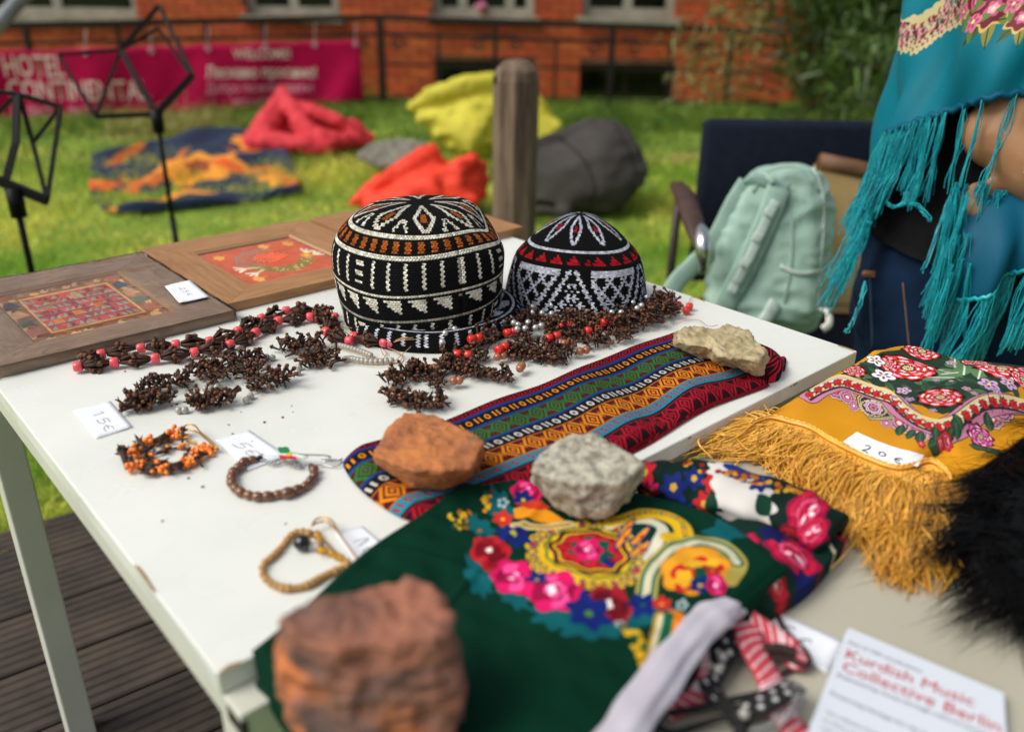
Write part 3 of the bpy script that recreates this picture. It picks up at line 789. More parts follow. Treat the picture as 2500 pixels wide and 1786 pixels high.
# pale outer sprays reaching left over the wall
m_leaf2 = mat('pale_leaf', '#9a9d66', '#7c8f4a', 4, .4, islrand=.35, trans=.3)
tw = MB(); ct = []; 
for k in range(9):
    a = at(lim + .35, 7.0, lz(1800, 20 + 30 * k, 7.0)[1]); b = at(lz(1640 + 22 * (k % 4), 90 + 22 * k, 6.9)[0], 6.9, lz(1650, 80 + 22 * k, 6.9)[1])
    mid = (a + b) / 2 + UPV * .08; path = smooth_path([a, mid, b], 8); tw.tube(path, np.linspace(.008, .003, 8), 4); ct += [p + RNG.normal(0, .035, 3) for p in path[2:] for _ in range(7)]
tw.build('branch', m_bark, tree); ct = np.array(ct); n = len(ct)
dv = RNG.normal(0, .6, (n, 3)) - RT * .3 - UPV * .5; dv /= np.linalg.norm(dv, axis=1, keepdims=True)
V, F = blades(ct, dv, RNG.uniform(.06, .13, n), .016, RNG.normal(0, .2, (n, 3)), 2)
link('leaves', fastmesh('leaves', V, F, m_leaf2), tree, kind='stuff')

# ================================================================== THINGS ON THE LAWN
m_red = mat('coral_red_fabric', '#d8323c', '#c22733', 3, .75, bump=.3, bscale=25, bdist=.01)
m_org = mat('orange_red_fabric', '#f0401f', '#e03315', 3, .7, bump=.25, bscale=25, bdist=.01)
m_yel = mat('lime_yellow_fabric', '#c9bf3a', '#b9b031', 3, .75, bump=.25, bscale=25, bdist=.01)
m_blk = mat('charcoal_fabric', '#4b4744', '#3c3937', 3, .9, spec=.15, bump=.25, bscale=40, bdist=.006)
def bag(name, label, cat, m, hulls, caps=(), voxel=.018, sm=9, disp=((.02, 5, 'f'), (.010, 9, 'fold')), group='bean bags on the lawn'):
    o = solid(name, [hull_bm(h) for h in hulls] + [capsule_bm([(D(x, y, dd), r) for x, y, dd, r in c]) for c in caps], m, voxel, sm, disp); return tag(o, label, cat, group)
def ringpts(px_list, dep, z=None): return [D(x, y, dep) if z is None else onz(x, y, z) for x, y in px_list]
# red, slumped with a pointed peak and deep folds
d = 6.9
h1 = ringpts([(592, 368), (625, 300), (665, 250), (720, 270), (742, 330), (700, 368)], d) + ringpts([(600, 366), (680, 260), (745, 330)], d + .5)
h2 = ringpts([(720, 300), (770, 290), (830, 300), (890, 335), (900, 352), (830, 372), (720, 368)], d) + ringpts([(720, 300), (800, 290), (880, 335), (740, 370)], d + .6)
caps = [[(690, 212, d + .05, .02), (682, 250, d, .07), (655, 310, d - .05, .11), (622, 350, d - .05, .10)], [(692, 214, d, .02), (706, 250, d - .05, .06), (730, 300, d - .1, .07), (775, 330, d - .12, .06)],
        [(705, 258, d, .05), (760, 268, d - .05, .06), (820, 292, d - .05, .06), (880, 330, d, .05)], [(735, 320, d - .1, .06), (790, 338, d - .15, .07), (850, 345, d - .1, .07), (900, 350, d, .04)], [(650, 345, d - .12, .08), (720, 352, d - .2, .08), (800, 362, d - .2, .06)], [(860, 300, d + .1, .05), (905, 335, d + .1, .04)]]
bag('bean_bag', 'coral red bean bag slumped with a pointed fold, below the banner', 'bean bag', m_red, [h1, h2], caps)
# yellow
d = 6.7
h1 = ringpts([(1010, 268), (1050, 250), (1110, 225), (1200, 212), (1235, 220), (1228, 300), (1190, 380), (1130, 392), (1065, 345), (1025, 300)], d) + ringpts([(1060, 260), (1200, 225), (1225, 330), (1120, 370)], d + .6) + ringpts([(1110, 300), (1180, 310), (1150, 370)], d - .2)
h2 = ringpts([(1240, 225), (1320, 265), (1376, 302), (1330, 348), (1290, 360), (1230, 330)], d + .1) + ringpts([(1240, 250), (1340, 300), (1250, 350)], d + .5)
caps = [[(1004, 262, d, .04), (1050, 240, d - .05, .07), (1120, 212, d - .05, .08), (1200, 200, d, .08), (1270, 225, d + .1, .08), (1340, 275, d + .2, .05)], [(1030, 290, d - .05, .05), (1090, 275, d - .10, .035), (1150, 262, d - .12, .035), (1215, 258, d - .06, .03)],
        [(1060, 330, d - .05, .03), (1120, 316, d - .17, .03), (1200, 318, d - .10, .03)], [(1100, 362, d - .06, .03), (1150, 352, d - .16, .03), (1205, 345, d - .09, .03)]]
bag('bean_bag', 'lime yellow bean bag standing behind the wooden post', 'bean bag', m_yel, [h1, h2], caps)
# orange red, its mouth gathered at the right end
d = 5.35
h1 = ringpts([(852, 498), (890, 472), (960, 428), (1040, 382), (1070, 378), (1100, 410), (1120, 470), (1110, 503), (900, 510)], d) + ringpts([(900, 490), (1050, 390), (1110, 470)], d + .5) + ringpts([(960, 470), (1060, 440), (1070, 498), (940, 503)], d - .2)
h2 = ringpts([(1080, 400), (1120, 400), (1130, 470), (1120, 500), (1080, 500)], d) + ringpts([(1080, 410), (1130, 420), (1120, 490)], d + .4)
mouth = (1142, 440)
caps = [[(852, 500, d - .05, .02), (930, 450, d - .1, .06), (1010, 400, d - .05, .07), (1056, 374, d, .06)]] + [[(1095 + 10 * math.cos(a), 440 + 30 * math.sin(a), d - .1, .05), (mouth[0] + 34 * math.cos(a) + 8, mouth[1] + 52 * math.sin(a), d - .12 + .12 * (math.cos(a) > .3), .045)] for a in np.linspace(0, 2 * math.pi, 10)[:-1]] + [[(900, 500, d - .15, .05), (1000, 480, d - .28, .06), (1080, 490, d - .2, .06)]]
bag('bean_bag', 'orange red bean bag lying in front of the grey stone cushion', 'bean bag', m_org, [h1, h2], caps)
# charcoal
d = 5.3
h1 = ringpts([(1192, 440), (1215, 380), (1340, 330), (1440, 292), (1510, 292), (1545, 330), (1592, 430), (1560, 470), (1490, 525), (1400, 528), (1330, 516), (1240, 500)], d) + ringpts([(1260, 400), (1450, 320), (1540, 400), (1500, 490), (1300, 490)], d + .5) + ringpts([(1350, 420), (1460, 390), (1480, 470), (1400, 490)], d - .16)
bag('bean_bag', 'charcoal grey bean bag to the right of the wooden post', 'bean bag', m_blk, [h1], [[(1225, 500, d - .08, .03), (1300, 512, d - .14, .035), (1390, 520, d - .12, .03)], [(1225, 385, d, .03), (1330, 340, d - .03, .035), (1440, 300, d, .03)]], .018, 16, ((.035, 1.8, 'f'), (.014, 4, 'fold')))
bsv = BVHTree.FromPolygons([v.co.copy() for v in bpy.data.objects['bean_bag.003'].data.vertices], [tuple(p.vertices) for p in bpy.data.objects['bean_bag.003'].data.polygons])
for pts in ([(1360, 330), (1420, 385), (1450, 450), (1440, 515)], [(1500, 300), (1540, 380), (1545, 460), (1500, 515)]):
    q = [bsv.ray_cast(Vector(CAM), Vector(ray(x, y)))[0] for x, y in smooth_path(np.array(pts, float), 24)]; q = [np.array(v) for v in q if v is not None]
    if len(q) > 4: MB().tube(q, .007, 5).build('seam', mat('dark_seam', '#1c1b1a', rough=.9), bpy.data.objects['bean_bag.003'], True)
# grey mottled cushion
m_gry = mat('mottled_grey_fabric', '#8f8f82', '#5f6156', 24, .9, bump=.5, bscale=60, bdist=.006)
d = 6.1
h1 = ringpts([(868, 385), (900, 345), (960, 335), (1040, 342), (1048, 380), (1000, 410), (920, 412)], d) + ringpts([(890, 370), (1030, 360), (960, 400)], d + .4)
o = solid('floor_cushion', [hull_bm(h1)], m_gry, .02, 6, ((.02, 6, 'f'),)); tag(o, 'mottled grey cushion between the red and the orange bean bags', 'cushion')

# rug on the grass
RX = [G(x, y) for x, y in ((226, 470), (224, 415), (285, 386), (455, 376), (546, 360), (649, 368), (725, 428), (735, 480), (560, 505), (300, 530), (240, 515))]
rx = np.array(RX)[:, :2]
cv = Canvas(rx[:, 0].min() - .1, rx[:, 1].min() - .1, rx[:, 0].max() + .1, rx[:, 1].max() + .1, .008, '#122844')
def gp(x, y): return G(x, y)[:2]
og, dg_, or2 = '#e8932a', '#c2611f', '#d9541f'
for (x, y, r, c1, c2) in ((490, 435, .30, og, '#8a3a18'), (245, 462, .13, or2, og), (615, 384, .14, og, dg_), (690, 450, .16, og, or2), (305, 475, .1, dg_, og), (360, 455, .12, dg_, og)):
    q = gp(x, y); cv.blob(q[0], q[1], r, r, .3, c1, .16, 7); cv.blob(q[0], q[1], r * .28, r * .28, 0, c2, .2, 5)
for pts, wd, c in (([(265, 425), (300, 408), (350, 388)], .07, dg_), ([(420, 432), (450, 410), (480, 398)], .06, dg_), ([(540, 432), (600, 438), (660, 430), (720, 470)], .10, or2),
                   ([(285, 525), (360, 505), (450, 482), (560, 478)], .10, og), ([(300, 440), (330, 470), (380, 500)], .05, dg_), ([(560, 400), (600, 415), (640, 405)], .05, dg_)):
    P = smooth_path([gp(*p) for p in pts], 20); cv.line(P, wd, c)
XY = coons([gp(224, 500), gp(300, 530), gp(560, 505), gp(735, 482)], [gp(230, 412), gp(390, 380), gp(546, 360), gp(649, 368)],
           [gp(224, 500), gp(222, 450), gp(230, 412)], [gp(735, 482), gp(725, 428), gp(649, 368)], 44, 34)
Zr = LAWN + .035 + .05 * npn(XY[..., 0], XY[..., 1], 5, 1) + .03 * npn(XY[..., 0], XY[..., 1], 11, 4) + .09 * sstep(-.2, .5, (XY - XY.reshape(-1, 2).mean(0)) @ FW[:2])
m_rug = mat('rug_print', '#ffffff', '#000000', 6, .9, img=cv.image('rug_print'), bump=.4, bscale=120)
o = sheet('picnic_rug', XY, Zr, LAWN + .03, m_rug, uvf=cv.uv); tag(o, 'navy blue rug with orange flowers spread on the grass', 'rug')

# wooden post with a hole
m_post = mat('weathered_post', '#84705c', '#4f3d31', 5, .85, bump=.7, bscale=60, bdist=.004, stretch=(6, 6, .7))
d = 2.85; pc = D(1258, 330, d); r = mm(106, d) / 2 / .96
ztp = zfor([*pc[:2], 0], 172); prof = [(r, LAWN - .1), (r, ztp - .03), (r * .9, ztp), (r * .55, ztp + .028), (.001, ztp + .036)]
post = thing('wooden_post', 'weathered brown octagonal wooden post with a drilled hole near its top', 'post', (pc[0], pc[1], LAWN))
pm_ = MB().lathe([(p_[0], p_[1]) for p_ in prof], 8, (pc[0], pc[1], 0)).build('post', m_post, post, False)
hq = D(1240, 195, 2.77); hd = pc - hq; hd[2] = 0; hd /= np.linalg.norm(hd)
MB().tube([hq + hd * (np.linalg.norm((pc - hq)[:2]) - r * 1.0), hq + hd * (np.linalg.norm((pc - hq)[:2]) - r * .5)], .0125, 10).build('drilled_hole', mat('hole_dark', '#0d0a08', rough=1), post)

# folding music stands
m_blkm = mat('black_stand_metal', '#050505', rough=.5, spec=.2)
def stand(label, dep, bars, pole):
    base = D(*pole[0], dep); st = thing('music_stand', label, 'music stand', (base[0], base[1], LAWN), 'folding music stands on the lawn')
    for (a, b, wd, dz) in bars:
        pa, pb = D(*a, dep + dz), D(*b, dep + dz); MB().bar(pa, pb, wd, .008 if wd < .02 else .014, up=FW).build('desk_bar' if wd < .016 else 'desk_arm', m_blkm, st)
    p0 = np.array([base[0], base[1], base[2]]); zc_ = p0[2]
    MB().tube([p0, [p0[0], p0[1], p0[2] - .35]], .008, 8).build('upper_tube', m_blkm, st, True)
    MB().tube([[p0[0], p0[1], p0[2] - .33], [p0[0], p0[1], LAWN + .1]], .011, 8).build('lower_tube', m_blkm, st, True)
    MB().tube([p0 + UPV * .02, p0 - UPV * .05], .019, 10).build('clamp', m_blkm, st, True)
    for k in range(3):
        a = k * 2.094 + .4; q = np.array([p0[0] + .3 * math.cos(a), p0[1] + .3 * math.sin(a), LAWN + .005])
        MB().bar([p0[0], p0[1], LAWN + .32], q, .016, .006).build('leg', m_blkm, st)
stand('black folding music stand with open desk, in front of the banner', 2.75, [
    ((295, 123), (382, 279), .017, 0), ((382, 279), (471, 184), .021, 0), ((295, 123), (388, 14), .013, 0), ((388, 14), (471, 184), .011, 0), ((295, 123), (386, 70), .009, .03), ((386, 70), (462, 178), .008, .03),
    ((143, 133), (295, 123), .011, 0), ((143, 133), (234, 285), .008, .0), ((234, 285), (295, 123), .009, .02), ((234, 285), (382, 279), .014, 0)], [(383, 285)])
stand('black folding music stand cut off at the left, below the other stand', 2.1, [
    ((42, 228), (38, 350), .0165, 0), ((38, 350), (14, 440), .0165, 0), ((42, 230), (148, 261), .010, 0), ((148, 261), (115, 489), .009, 0), ((50, 240), (80, 350), .008, .02), ((80, 350), (112, 478), .008, .02),
    ((148, 261), (80, 350), .008, .02), ((-90, 405), (116, 490), .022, 0), ((42, 230), (-60, 330), .008, 0), ((-90, 215), (42, 230), .009, 0), ((-60, 330), (-40, 420), .008, 0)], [(36, 480)])

# ================================================================== CHAIR, BACKPACK, PAPER BAG, PERSON
m_navy = mat('navy_upholstery', '#121b2c', '#0d1422', 40, .9, bump=.4, bscale=400, spec=.2)
m_armr = mat('brown_armrest', '#4a332b', '#37241e', 12, .45)
m_chr = mat('chrome_tube', '#cfd3d4', rough=.18, metal=1.0)
m_dkst = mat('dark_steel', '#3a3330', rough=.4, metal=.7)
SEAT = LAWN + .45
cb = D(1940, 420, 2.62); cl = float((cb - CAM) @ RT); 
chair = thing('chair', 'dark navy upholstered armchair with the mint backpack on its seat', 'chair', at(cl, 2.4, LAWN))
tl, ztl = lz(1722, 292, 2.62); tr_, ztr = lz(2190, 318, 2.62)
mb = MB(); mb.obox(at(tl, 2.60, ztl - .50), RT * (tr_ - tl), FW * .07, UPV * .50)
mb.build('backrest', m_navy, chair, True, bevel=.022)
mb = MB(); mb.obox(at(tl + .01, 2.08, SEAT - .075), RT * (tr_ - tl - .02), FW * .54, UPV * .075)
mb.build('seat', m_navy, chair, True, bevel=.02)
al = lz(1690, 520, 2.3)[0]; za = lz(1690, 500, 2.45)[1]
for k, a in enumerate((al, tr_ + .04)):
    p = smooth_path([at(a, 2.58, za + .03), at(a, 2.42, za + .03), at(a - .005, 2.25, za + .005), at(a + .005, 2.12, za - .05)], 14)
    ar = MB().tube(p, [.018, .024, .028, .03, .032, .033, .033, .032, .031, .03, .028, .026, .022, .012], 10, flat=.55, upv=(0, 0, 1)).build('armrest', m_armr, chair, True)
    sh_ = RT * (a - al); q = smooth_path([D(1711, 548, 2.16) + sh_, D(1716, 600, 2.12) + sh_, D(1718, 668, 2.14) + sh_], 10)
    MB().tube(q, [.010, .014, .019, .021, .021, .020, .018, .015, .012, .011], 10).build('arm_support', m_chr, chair, True)
    MB().tube([at(a + .018, 2.13, za - .28), at(a + .018, 2.12, LAWN)], .013, 8).build('leg', m_dkst, chair, True)
    MB().tube([at(a + .018, 2.60, za + .03), at(a + .018, 2.66, LAWN)], .013, 8).build('leg', m_dkst, chair, True)
MB().tube([at(al + .018, 2.14, SEAT - .09), at(tr_ + .05, 2.14, SEAT - .09)], .011, 8).build('crossbar', m_dkst, chair, True)

# backpack, mint canvas
m_mint = mat('mint_canvas', '#9cb9ab', '#8caa9c', 14, .8, bump=.5, bscale=350, bdist=.001)
m_mintd = mat('mint_canvas_dark', '#7f9d94', '#91ada2', 20, .85, bump=.4, bscale=300, bdist=.001)
m_mintw = mat('pale_webbing', '#c3d3cb', '#b2c5bc', 30, .6)
bp = D(1880, 700, 2.3)
pack = thing('backpack', 'mint green backpack standing on the navy chair', 'backpack', (bp[0], bp[1], SEAT))
base_f = [(1725, 790), (1800, 815), (1900, 822), (2000, 800), (2012, 700), (1735, 690)]
d0, d1 = 2.2, 2.42
h = ringpts([(1716, 740), (1722, 640), (1760, 520), (1815, 430), (1850, 408), (1930, 397), (1985, 408), (2012, 432), (2040, 490), (2038, 560), (2014, 640), (2008, 770), (1995, 812), (1880, 835), (1740, 800)], d0 + .06) + \
    ringpts([(1760, 740), (1765, 600), (1830, 450), (1930, 415), (1985, 440), (1990, 600), (1975, 770), (1800, 790)], d0 - .02) + ringpts([(1780, 740), (1830, 470), (1960, 420), (2030, 500), (2000, 760)], d1)
h = [np.array([p[0], p[1], max(p[2], SEAT + .003)]) for p in h]
body = solid('body', [hull_bm(h)], m_mint, .008, 22, ((.010, 9, 'fold'), (.003, 26, 'ridge')), pack)
def bvh_of(o):
    me = o.data; return BVHTree.FromPolygons([v.co.copy() for v in me.vertices], [tuple(p.vertices) for p in me.polygons])
def stick(bv, px, py, off=.004, default=None):
    hit = bv.ray_cast(Vector(CAM), Vector(ray(px, py)))
    if hit[0] is None: return None
    return np.array(hit[0]) - ray(px, py) / np.linalg.norm(ray(px, py)) * off
bv = bvh_of(body)
def strap(name, pts, wd, m, off=.008, thick=.3, fallback=2.2, n=18, parent=pack):
    q = []
    for x, y in smooth_path(np.array(pts, float), n):
        s = stick(bv, x, y, off); q.append(s if s is not None else None)
    last = fallback
    for i in range(len(q)):
        if q[i] is None:
            x, y = smooth_path(np.array(pts, float), n)[i]; near = [depth(z) for z in q if z is not None]
            q[i] = D(x, y, (near[-1] if near and i > len(q) / 2 else (near[0] if near else fallback)))
    q = np.array(q); q[1:-1] = (q[:-2] + q[1:-1] * 2 + q[2:]) / 4
    return MB().tube(q, wd / 2, 10, flat=thick, upv=-FW).build(name, m, parent, True)
s1 = strap('shoulder_strap', [(1822, 448), (1790, 500), (1745, 590), (1690, 650), (1650, 690), (1625, 740)], .05, m_mint, .014, .22)
s2 = strap('shoulder_strap', [(1902, 458), (1880, 520), (1840, 610), (1800, 690), (1768, 745), (1750, 800)], .062, m_mint, .016, .22)
strap('webbing', [(1895, 490), (1868, 545), (1830, 630), (1795, 695)], .024, m_mintw, .032, .15, parent=s2)
strap('strap_yoke', [(1818, 452), (1850, 438), (1890, 448), (1925, 462)], .03, m_mintd, .010, .3)
strap('grab_loop', [(1832, 432), (1850, 424), (1874, 432), (1888, 446)], .016, m_mint, .03, .4)
strap('piping', [(1985, 408), (2008, 470), (2010, 560), (2002, 650), (1996, 760)], .006, m_mintw, .003, 1)
strap('zip', [(1838, 470), (1870, 424), (1930, 408), (1978, 424), (2000, 470)], .009, m_mintd, .002, .5)
for k in range(4): strap('label', [(1884 - 30 * k, 508 + 62 * k), (1874 - 30 * k, 530 + 62 * k)], .026, m_mintw, .038, .12, n=4, parent=s2)
strap('side_pocket_hem', [(1905, 650), (1950, 668), (2000, 662)], .012, m_mintw, .004, .6)
strap('compression_strap', [(1850, 800), (1875, 770), (1893, 738)], .036, m_mintw, .012, .3)
strap('piping', [(1925, 480), (1935, 560), (1930, 650), (1915, 740)], .005, m_mintd, .003, 1)
p = smooth_path([D(2006, 755, 2.2), D(2022, 760, 2.15), D(2024, 790, 2.12), D(2008, 804, 2.12)], 10)
MB().tube(p, .011, 8, flat=.4, upv=-FW).build('strap_end', mat('white_webbing', '#d8d6cd', rough=.7), pack, True)

# paper bag with rolled top
m_kraft = mat('kraft_paper', '#d2b07a', '#c2a06b', 5, .8, bump=.3, bscale=30, bdist=.003)
m_kroll = mat('brown_rolled_top', '#6d4a2b', '#4f3520', 18, .6, bump=.3)
kd = 2.46; kb = D(2080, 700, kd)
kbag = thing('paper_bag', 'tan paper bag with brown rolled top behind the mint backpack', 'paper bag', (kb[0], kb[1], SEAT))
a, zt_ = lz(2000, 408, kd); b, zt2 = lz(2190, 450, kd); zb_ = SEAT + .006
mb = MB(); Vv = [at(a, kd, zb_), at(b, kd, zb_), at(b, kd, zt2), at(a, kd, zt_), at(a + .005, kd + .10, zb_), at(b, kd + .10, zb_), at(b, kd + .06, zt2), at(a + .005, kd + .06, zt_)]
mb.add(Vv, [(0, 1, 2, 3), (1, 5, 6, 2), (5, 4, 7, 6), (4, 0, 3, 7), (3, 2, 6, 7), (0, 4, 5, 1)])
mb.build('bag_body', m_kraft, kbag, False, bevel=.004)
MB().tube([at(a + .004, kd + .015, zt_ + .012), at((a + b) / 2, kd + .015, (zt_ + zt2) / 2 + .014), at(b, kd + .015, zt2 + .012)], .026, 12).build('rolled_top', m_kroll, kbag, True)
MB().obox(at(a, kd - .004, zb_ + .03), RT * (b - a), FW * .003, UPV * .003).build('crease', m_kroll, kbag)

# ---------------- person, standing, turned to the right, a teal shawl round the shoulders
m_skin = mat('skin', '#a87c58', '#9a6f4d', 9, .5, sss=.15, bump=.15, bscale=350, bdist=.0005)
m_shirt = mat('black_jersey', '#0c0c0e', '#121214', 20, .85, bump=.5, bscale=12, bdist=.01, spec=.12)
m_jean = mat('blue_denim', '#0b1a30', '#11253f', 9, .9, spec=.12, bump=.3, bscale=600, bdist=.0006)
m_hair = mat('dark_hair', '#1c1410', '#2a1d15', 60, .5)
PD_ = 1.62
pc_ = D(2385, 560, PD_); pl = float((pc_ - CAM) @ RT); pdist = float((pc_ - CAM) @ FW)
def B(l, f, z): return at(pl + l, pdist + f, LAWN + z)     # right, away, height above lawn
person = thing('person', 'person in a teal floral fringed shawl, black top and blue jeans behind the table', 'person', at(pl, pdist, LAWN))
chains = [[(B(-.02, 0, .95), .155), (B(-.01, 0, 1.1), .13), (B(0, 0, 1.28), .15), (B(0, 0, 1.42), .12), (B(.01, 0, 1.50), .06), (B(.02, 0, 1.58), .055)],
          [(B(-.01, -.10, 1.42), .07), (B(0, 0, 1.46), .08), (B(-.01, .12, 1.42), .07)],
          [(B(0, 0, 1.66), .095), (B(.02, 0, 1.70), .10)], [(B(.05, 0, 1.60), .06), (B(.07, 0, 1.585), .045)], [(B(.115, 0, 1.66), .014), (B(.125, 0, 1.635), .017)]]
for sgn in (-1, 1):
    chains.append([(B(-.02, sgn * .085, .92), .11), (B(.0, sgn * .09, .5), .062), (B(-.03, sgn * .095, .42), .06), (B(-.03, sgn * .10, .10), .042), (B(-.03, sgn * .10, .06), .045)])
    chains.append([(B(-.05, sgn * .10, .045), .042), (B(.06, sgn * .11, .04), .04), (B(.15, sgn * .12, .03), .028)])
    chains.append([(B(.015, sgn * .098, 1.64), .012), (B(.01, sgn * .102, 1.67), .018)])
E1 = D(2446, 322, 1.375); W1 = D(2660, 535, 1.34); S1 = B(-.01, -.16, 1.40)
chains.append([(S1, .062), (E1 * .5 + S1 * .5, .055), (E1, .060), (E1 * .6 + W1 * .4, .058), (W1, .034)])
def hand(wrist, palm_c, dirs, up_n):
    out = [[(wrist, .028), (palm_c, .030)]]
    return out
def finger(p0, p1, p2, p3, r=.0085): return [(p0, r * 1.1), (p1, r), (p2, r * .95), (p3, r * .8)]
# the other hand reaches across and gathers the shawl
S2 = B(.0, .15, 1.40); E2 = D(2660, 420, 1.52); W2 = D(2535, 512, 1.43)
chains.append([(S2, .058), (E2, .048), (E2 * .4 + W2 * .6, .042), (W2, .028)])
Pm = D(2480, 512, 1.415)
chains.append([(W2, .028), (Pm, .030), (D(2455, 500, 1.412), .026)])
for (a, b, c, d_) in (((2450, 480, 1.405), (2410, 468, 1.395), (2372, 472, 1.385), (2340, 482, 1.385)), ((2448, 496, 1.40), (2405, 492, 1.388), (2370, 500, 1.38), (2350, 512, 1.382)),
                      ((2450, 512, 1.40), (2415, 514, 1.388), (2388, 524, 1.382), (2375, 538, 1.385)), ((2458, 526, 1.402), (2432, 532, 1.392), (2415, 542, 1.388), (2405, 552, 1.39))):
    chains.append(finger(D(*a), D(*b), D(*c), D(*d_)))
chains.append([(D(2490, 488, 1.405), .014), (D(2450, 462, 1.39), .011), (D(2405, 452, 1.38), .0095), (D(2372, 456, 1.378), .0085)])
W1h = W1 + (W1 - E1) * .28
chains.append([(W1, .032), (W1h, .034)])
for k in range(4):
    a = W1h + np.array([0, 0, .024 - .016 * k]); dd = (W1 - E1) / np.linalg.norm(W1 - E1)
    chains.append(finger(a, a + dd * .045, a + dd * .075 - UPV * .012, a + dd * .09 - UPV * .03))
chains.append([(W1 + UPV * .02 - FW * .01, .013), (W1h + UPV * .03 - FW * .035, .011), (W1h + UPV * .02 - FW * .05 + RT * .03, .009)])
solid('body', [capsule_bm(c) for c in chains], m_skin, .0075, 5, (), person)
# face marks on the turned-away head
m_eyew = mat('eye_white', '#e8e4de', rough=.2); m_iris = mat('iris', '#2b1a10', rough=.2); m_lip = mat('lips', '#a0564e', rough=.4)
for sgn in (-1, 1):
    e_ = B(.098, sgn * .034, 1.675); MB().ball(e_, .013, 10, 8).build('eye', m_eyew, person, True); MB().ball(e_ + RT * .008, .0065, 8, 6).build('iris', m_iris, person, True)
MB().tube([B(.098, -.024, 1.60), B(.106, 0, 1.602), B(.098, .024, 1.60)], .007, 6).build('mouth', m_lip, person, True)
def hairpost(co, no): return co
solid('hair', [ball_bm(B(-.02, 0, 1.70), .118, (1, .95, 1.0)), ball_bm(B(-.06, 0, 1.60), .1, (.8, 1, 1.3)), capsule_bm([(B(-.09, 0, 1.62), .075), (B(-.11, 0, 1.45), .05), (B(-.115, 0, 1.30), .02)])], m_hair, .012, 3, ((.012, 22, 'ridge'),), person)
# clothes
def widen(co, no): return co
shirt = solid('black_top', [capsule_bm([(B(-.015, -.02, .885), .197), (B(-.015, -.02, .935), .193), (B(-.015, -.02, 1.02), .168), (B(-.01, -.01, 1.12), .155), (B(0, 0, 1.28), .165), (B(0, 0, 1.42), .125)]),
                            capsule_bm([(B(-.01, -.12, 1.40), .08), (B(.0, 0, 1.45), .09), (B(-.01, .13, 1.40), .08)])],
              m_shirt, .012, 4, ((.012, 9, 'ridge'), (.004, 30, 'f')), person, post=lambda co, no: np.c_[co[:, :2], np.maximum(co[:, 2], zfor(pc_ - FW * .17, 712) - .28 * np.clip((co - CAM) @ RT - pl, -.2, .2))])
jeans = solid('blue_jeans', [capsule_bm([(B(-.02, -.02, .90), .188), (B(-.02, -.02, .82), .185)])] + [capsule_bm([(B(-.04, s * .095, .80), .128), (B(-.02, s * .10, .5), .085), (B(-.04, s * .105, .42), .08), (B(-.04, s * .11, .09), .07)]) for s in (-1, 1)],
              m_jean, .012, 4, ((.010, 11, 'ridge'), (.003, 30, 'f')), person, post=lambda co, no: np.c_[co[:, :2], np.minimum(co[:, 2], zfor(pc_ - FW * .17, 630))])
m_shoe = mat('dark_shoe', '#17171a', rough=.6); m_stitch = mat('orange_stitch', '#8a5f3c', rough=.7)
for s in (-1, 1): solid('shoe', [capsule_bm([(B(-.07, s * .105, .045), .05), (B(.05, s * .115, .045), .05), (B(.16, s * .125, .035), .036)])], m_shoe, .008, 3, (), person)
bj = bvh_of(jeans)
def seam(px, name, m, r=.0014, parent=jeans):
    q = [stick(bj, x, y, .0005) for x, y in px]; q = [p for p in q if p is not None]
    if len(q) > 3: MB().tube(q, r, 5).build(name, m, parent, True)
seam([(2204 + k * .9, 690 + 9 * k) for k in range(20)], 'side_seam', m_stitch, .0012)
seam([(2124 + k * .4, 680 + 10 * k) for k in range(18)], 'side_seam', mat('denim_seam', '#22385a', rough=.8), .003)
MB().tube([q for q in [stick(bj, x, 668 + (x - 2110) * .05, .002) for x in range(2112, 2140, 4)] if q is not None] or [B(-.2, 0, .9), B(-.19, 0, .9)], .007, 6).build('belt_loop', m_stitch, jeans)

# shawl: a wrapped sheet with its hem read off at each angle
Nth, Nz = 120, 44
ths = np.radians(np.linspace(-120, 215, Nth))
hem_th = np.radians([-120, -60, -20, 0, 18, 32, 50, 68, 83, 95, 115, 150, 215]); hem_py = [420, 430, 395, 338, 300, 268, 236, 217, 204, 194, 190, 230, 330]
tcv = Canvas(0, 0, 1.2, .5, .0012, '#006f82')
ax_c = B(.0, -.03, 0)
def shawl_pt(th, s, zh, ztop):
    z = zh + (ztop - zh) * s; hz = (z - LAWN)
    nar = 1 - .55 * float(sstep(1.36, 1.56, hz)); fl = 1 + .05 * (1 - s)
    ca, sa = math.cos(th), math.sin(th)
    ra, rb = .196 * nar * fl, .215 * nar * fl
    arm = .105 * math.exp(-((th - math.radians(100)) / .45) ** 2) * (1 - .3 * s)
    fold = (.007 + .009 * (1 - s)) * math.sin(9 * th + 5 * s) + .008 * math.sin(th * 4 - 7 * s) + .006 * math.sin(17 * th - 9 * s) * (1 - s) + .010 * math.exp(-((th - math.radians(110)) / .5) ** 2) * math.sin(16 * s + th * 3)
    rr = 1 + (arm + fold) / .2
    p = ax_c - RT * ca * ra * rr - FW * sa * rb * rr; return np.array([p[0], p[1], z])
ztop = LAWN + 1.53; hemz = []
for th in ths:
    z = LAWN + 1.1
    y = float(np.interp(th, hem_th, hem_py))
    for _ in range(4): p = shawl_pt(th, 0, z, ztop); z = zfor(p, y)
    hemz.append(z)
V = np.array([[shawl_pt(th, s, z, ztop) for th, z in zip(ths, hemz)] for s in np.linspace(0, 1, Nz)])
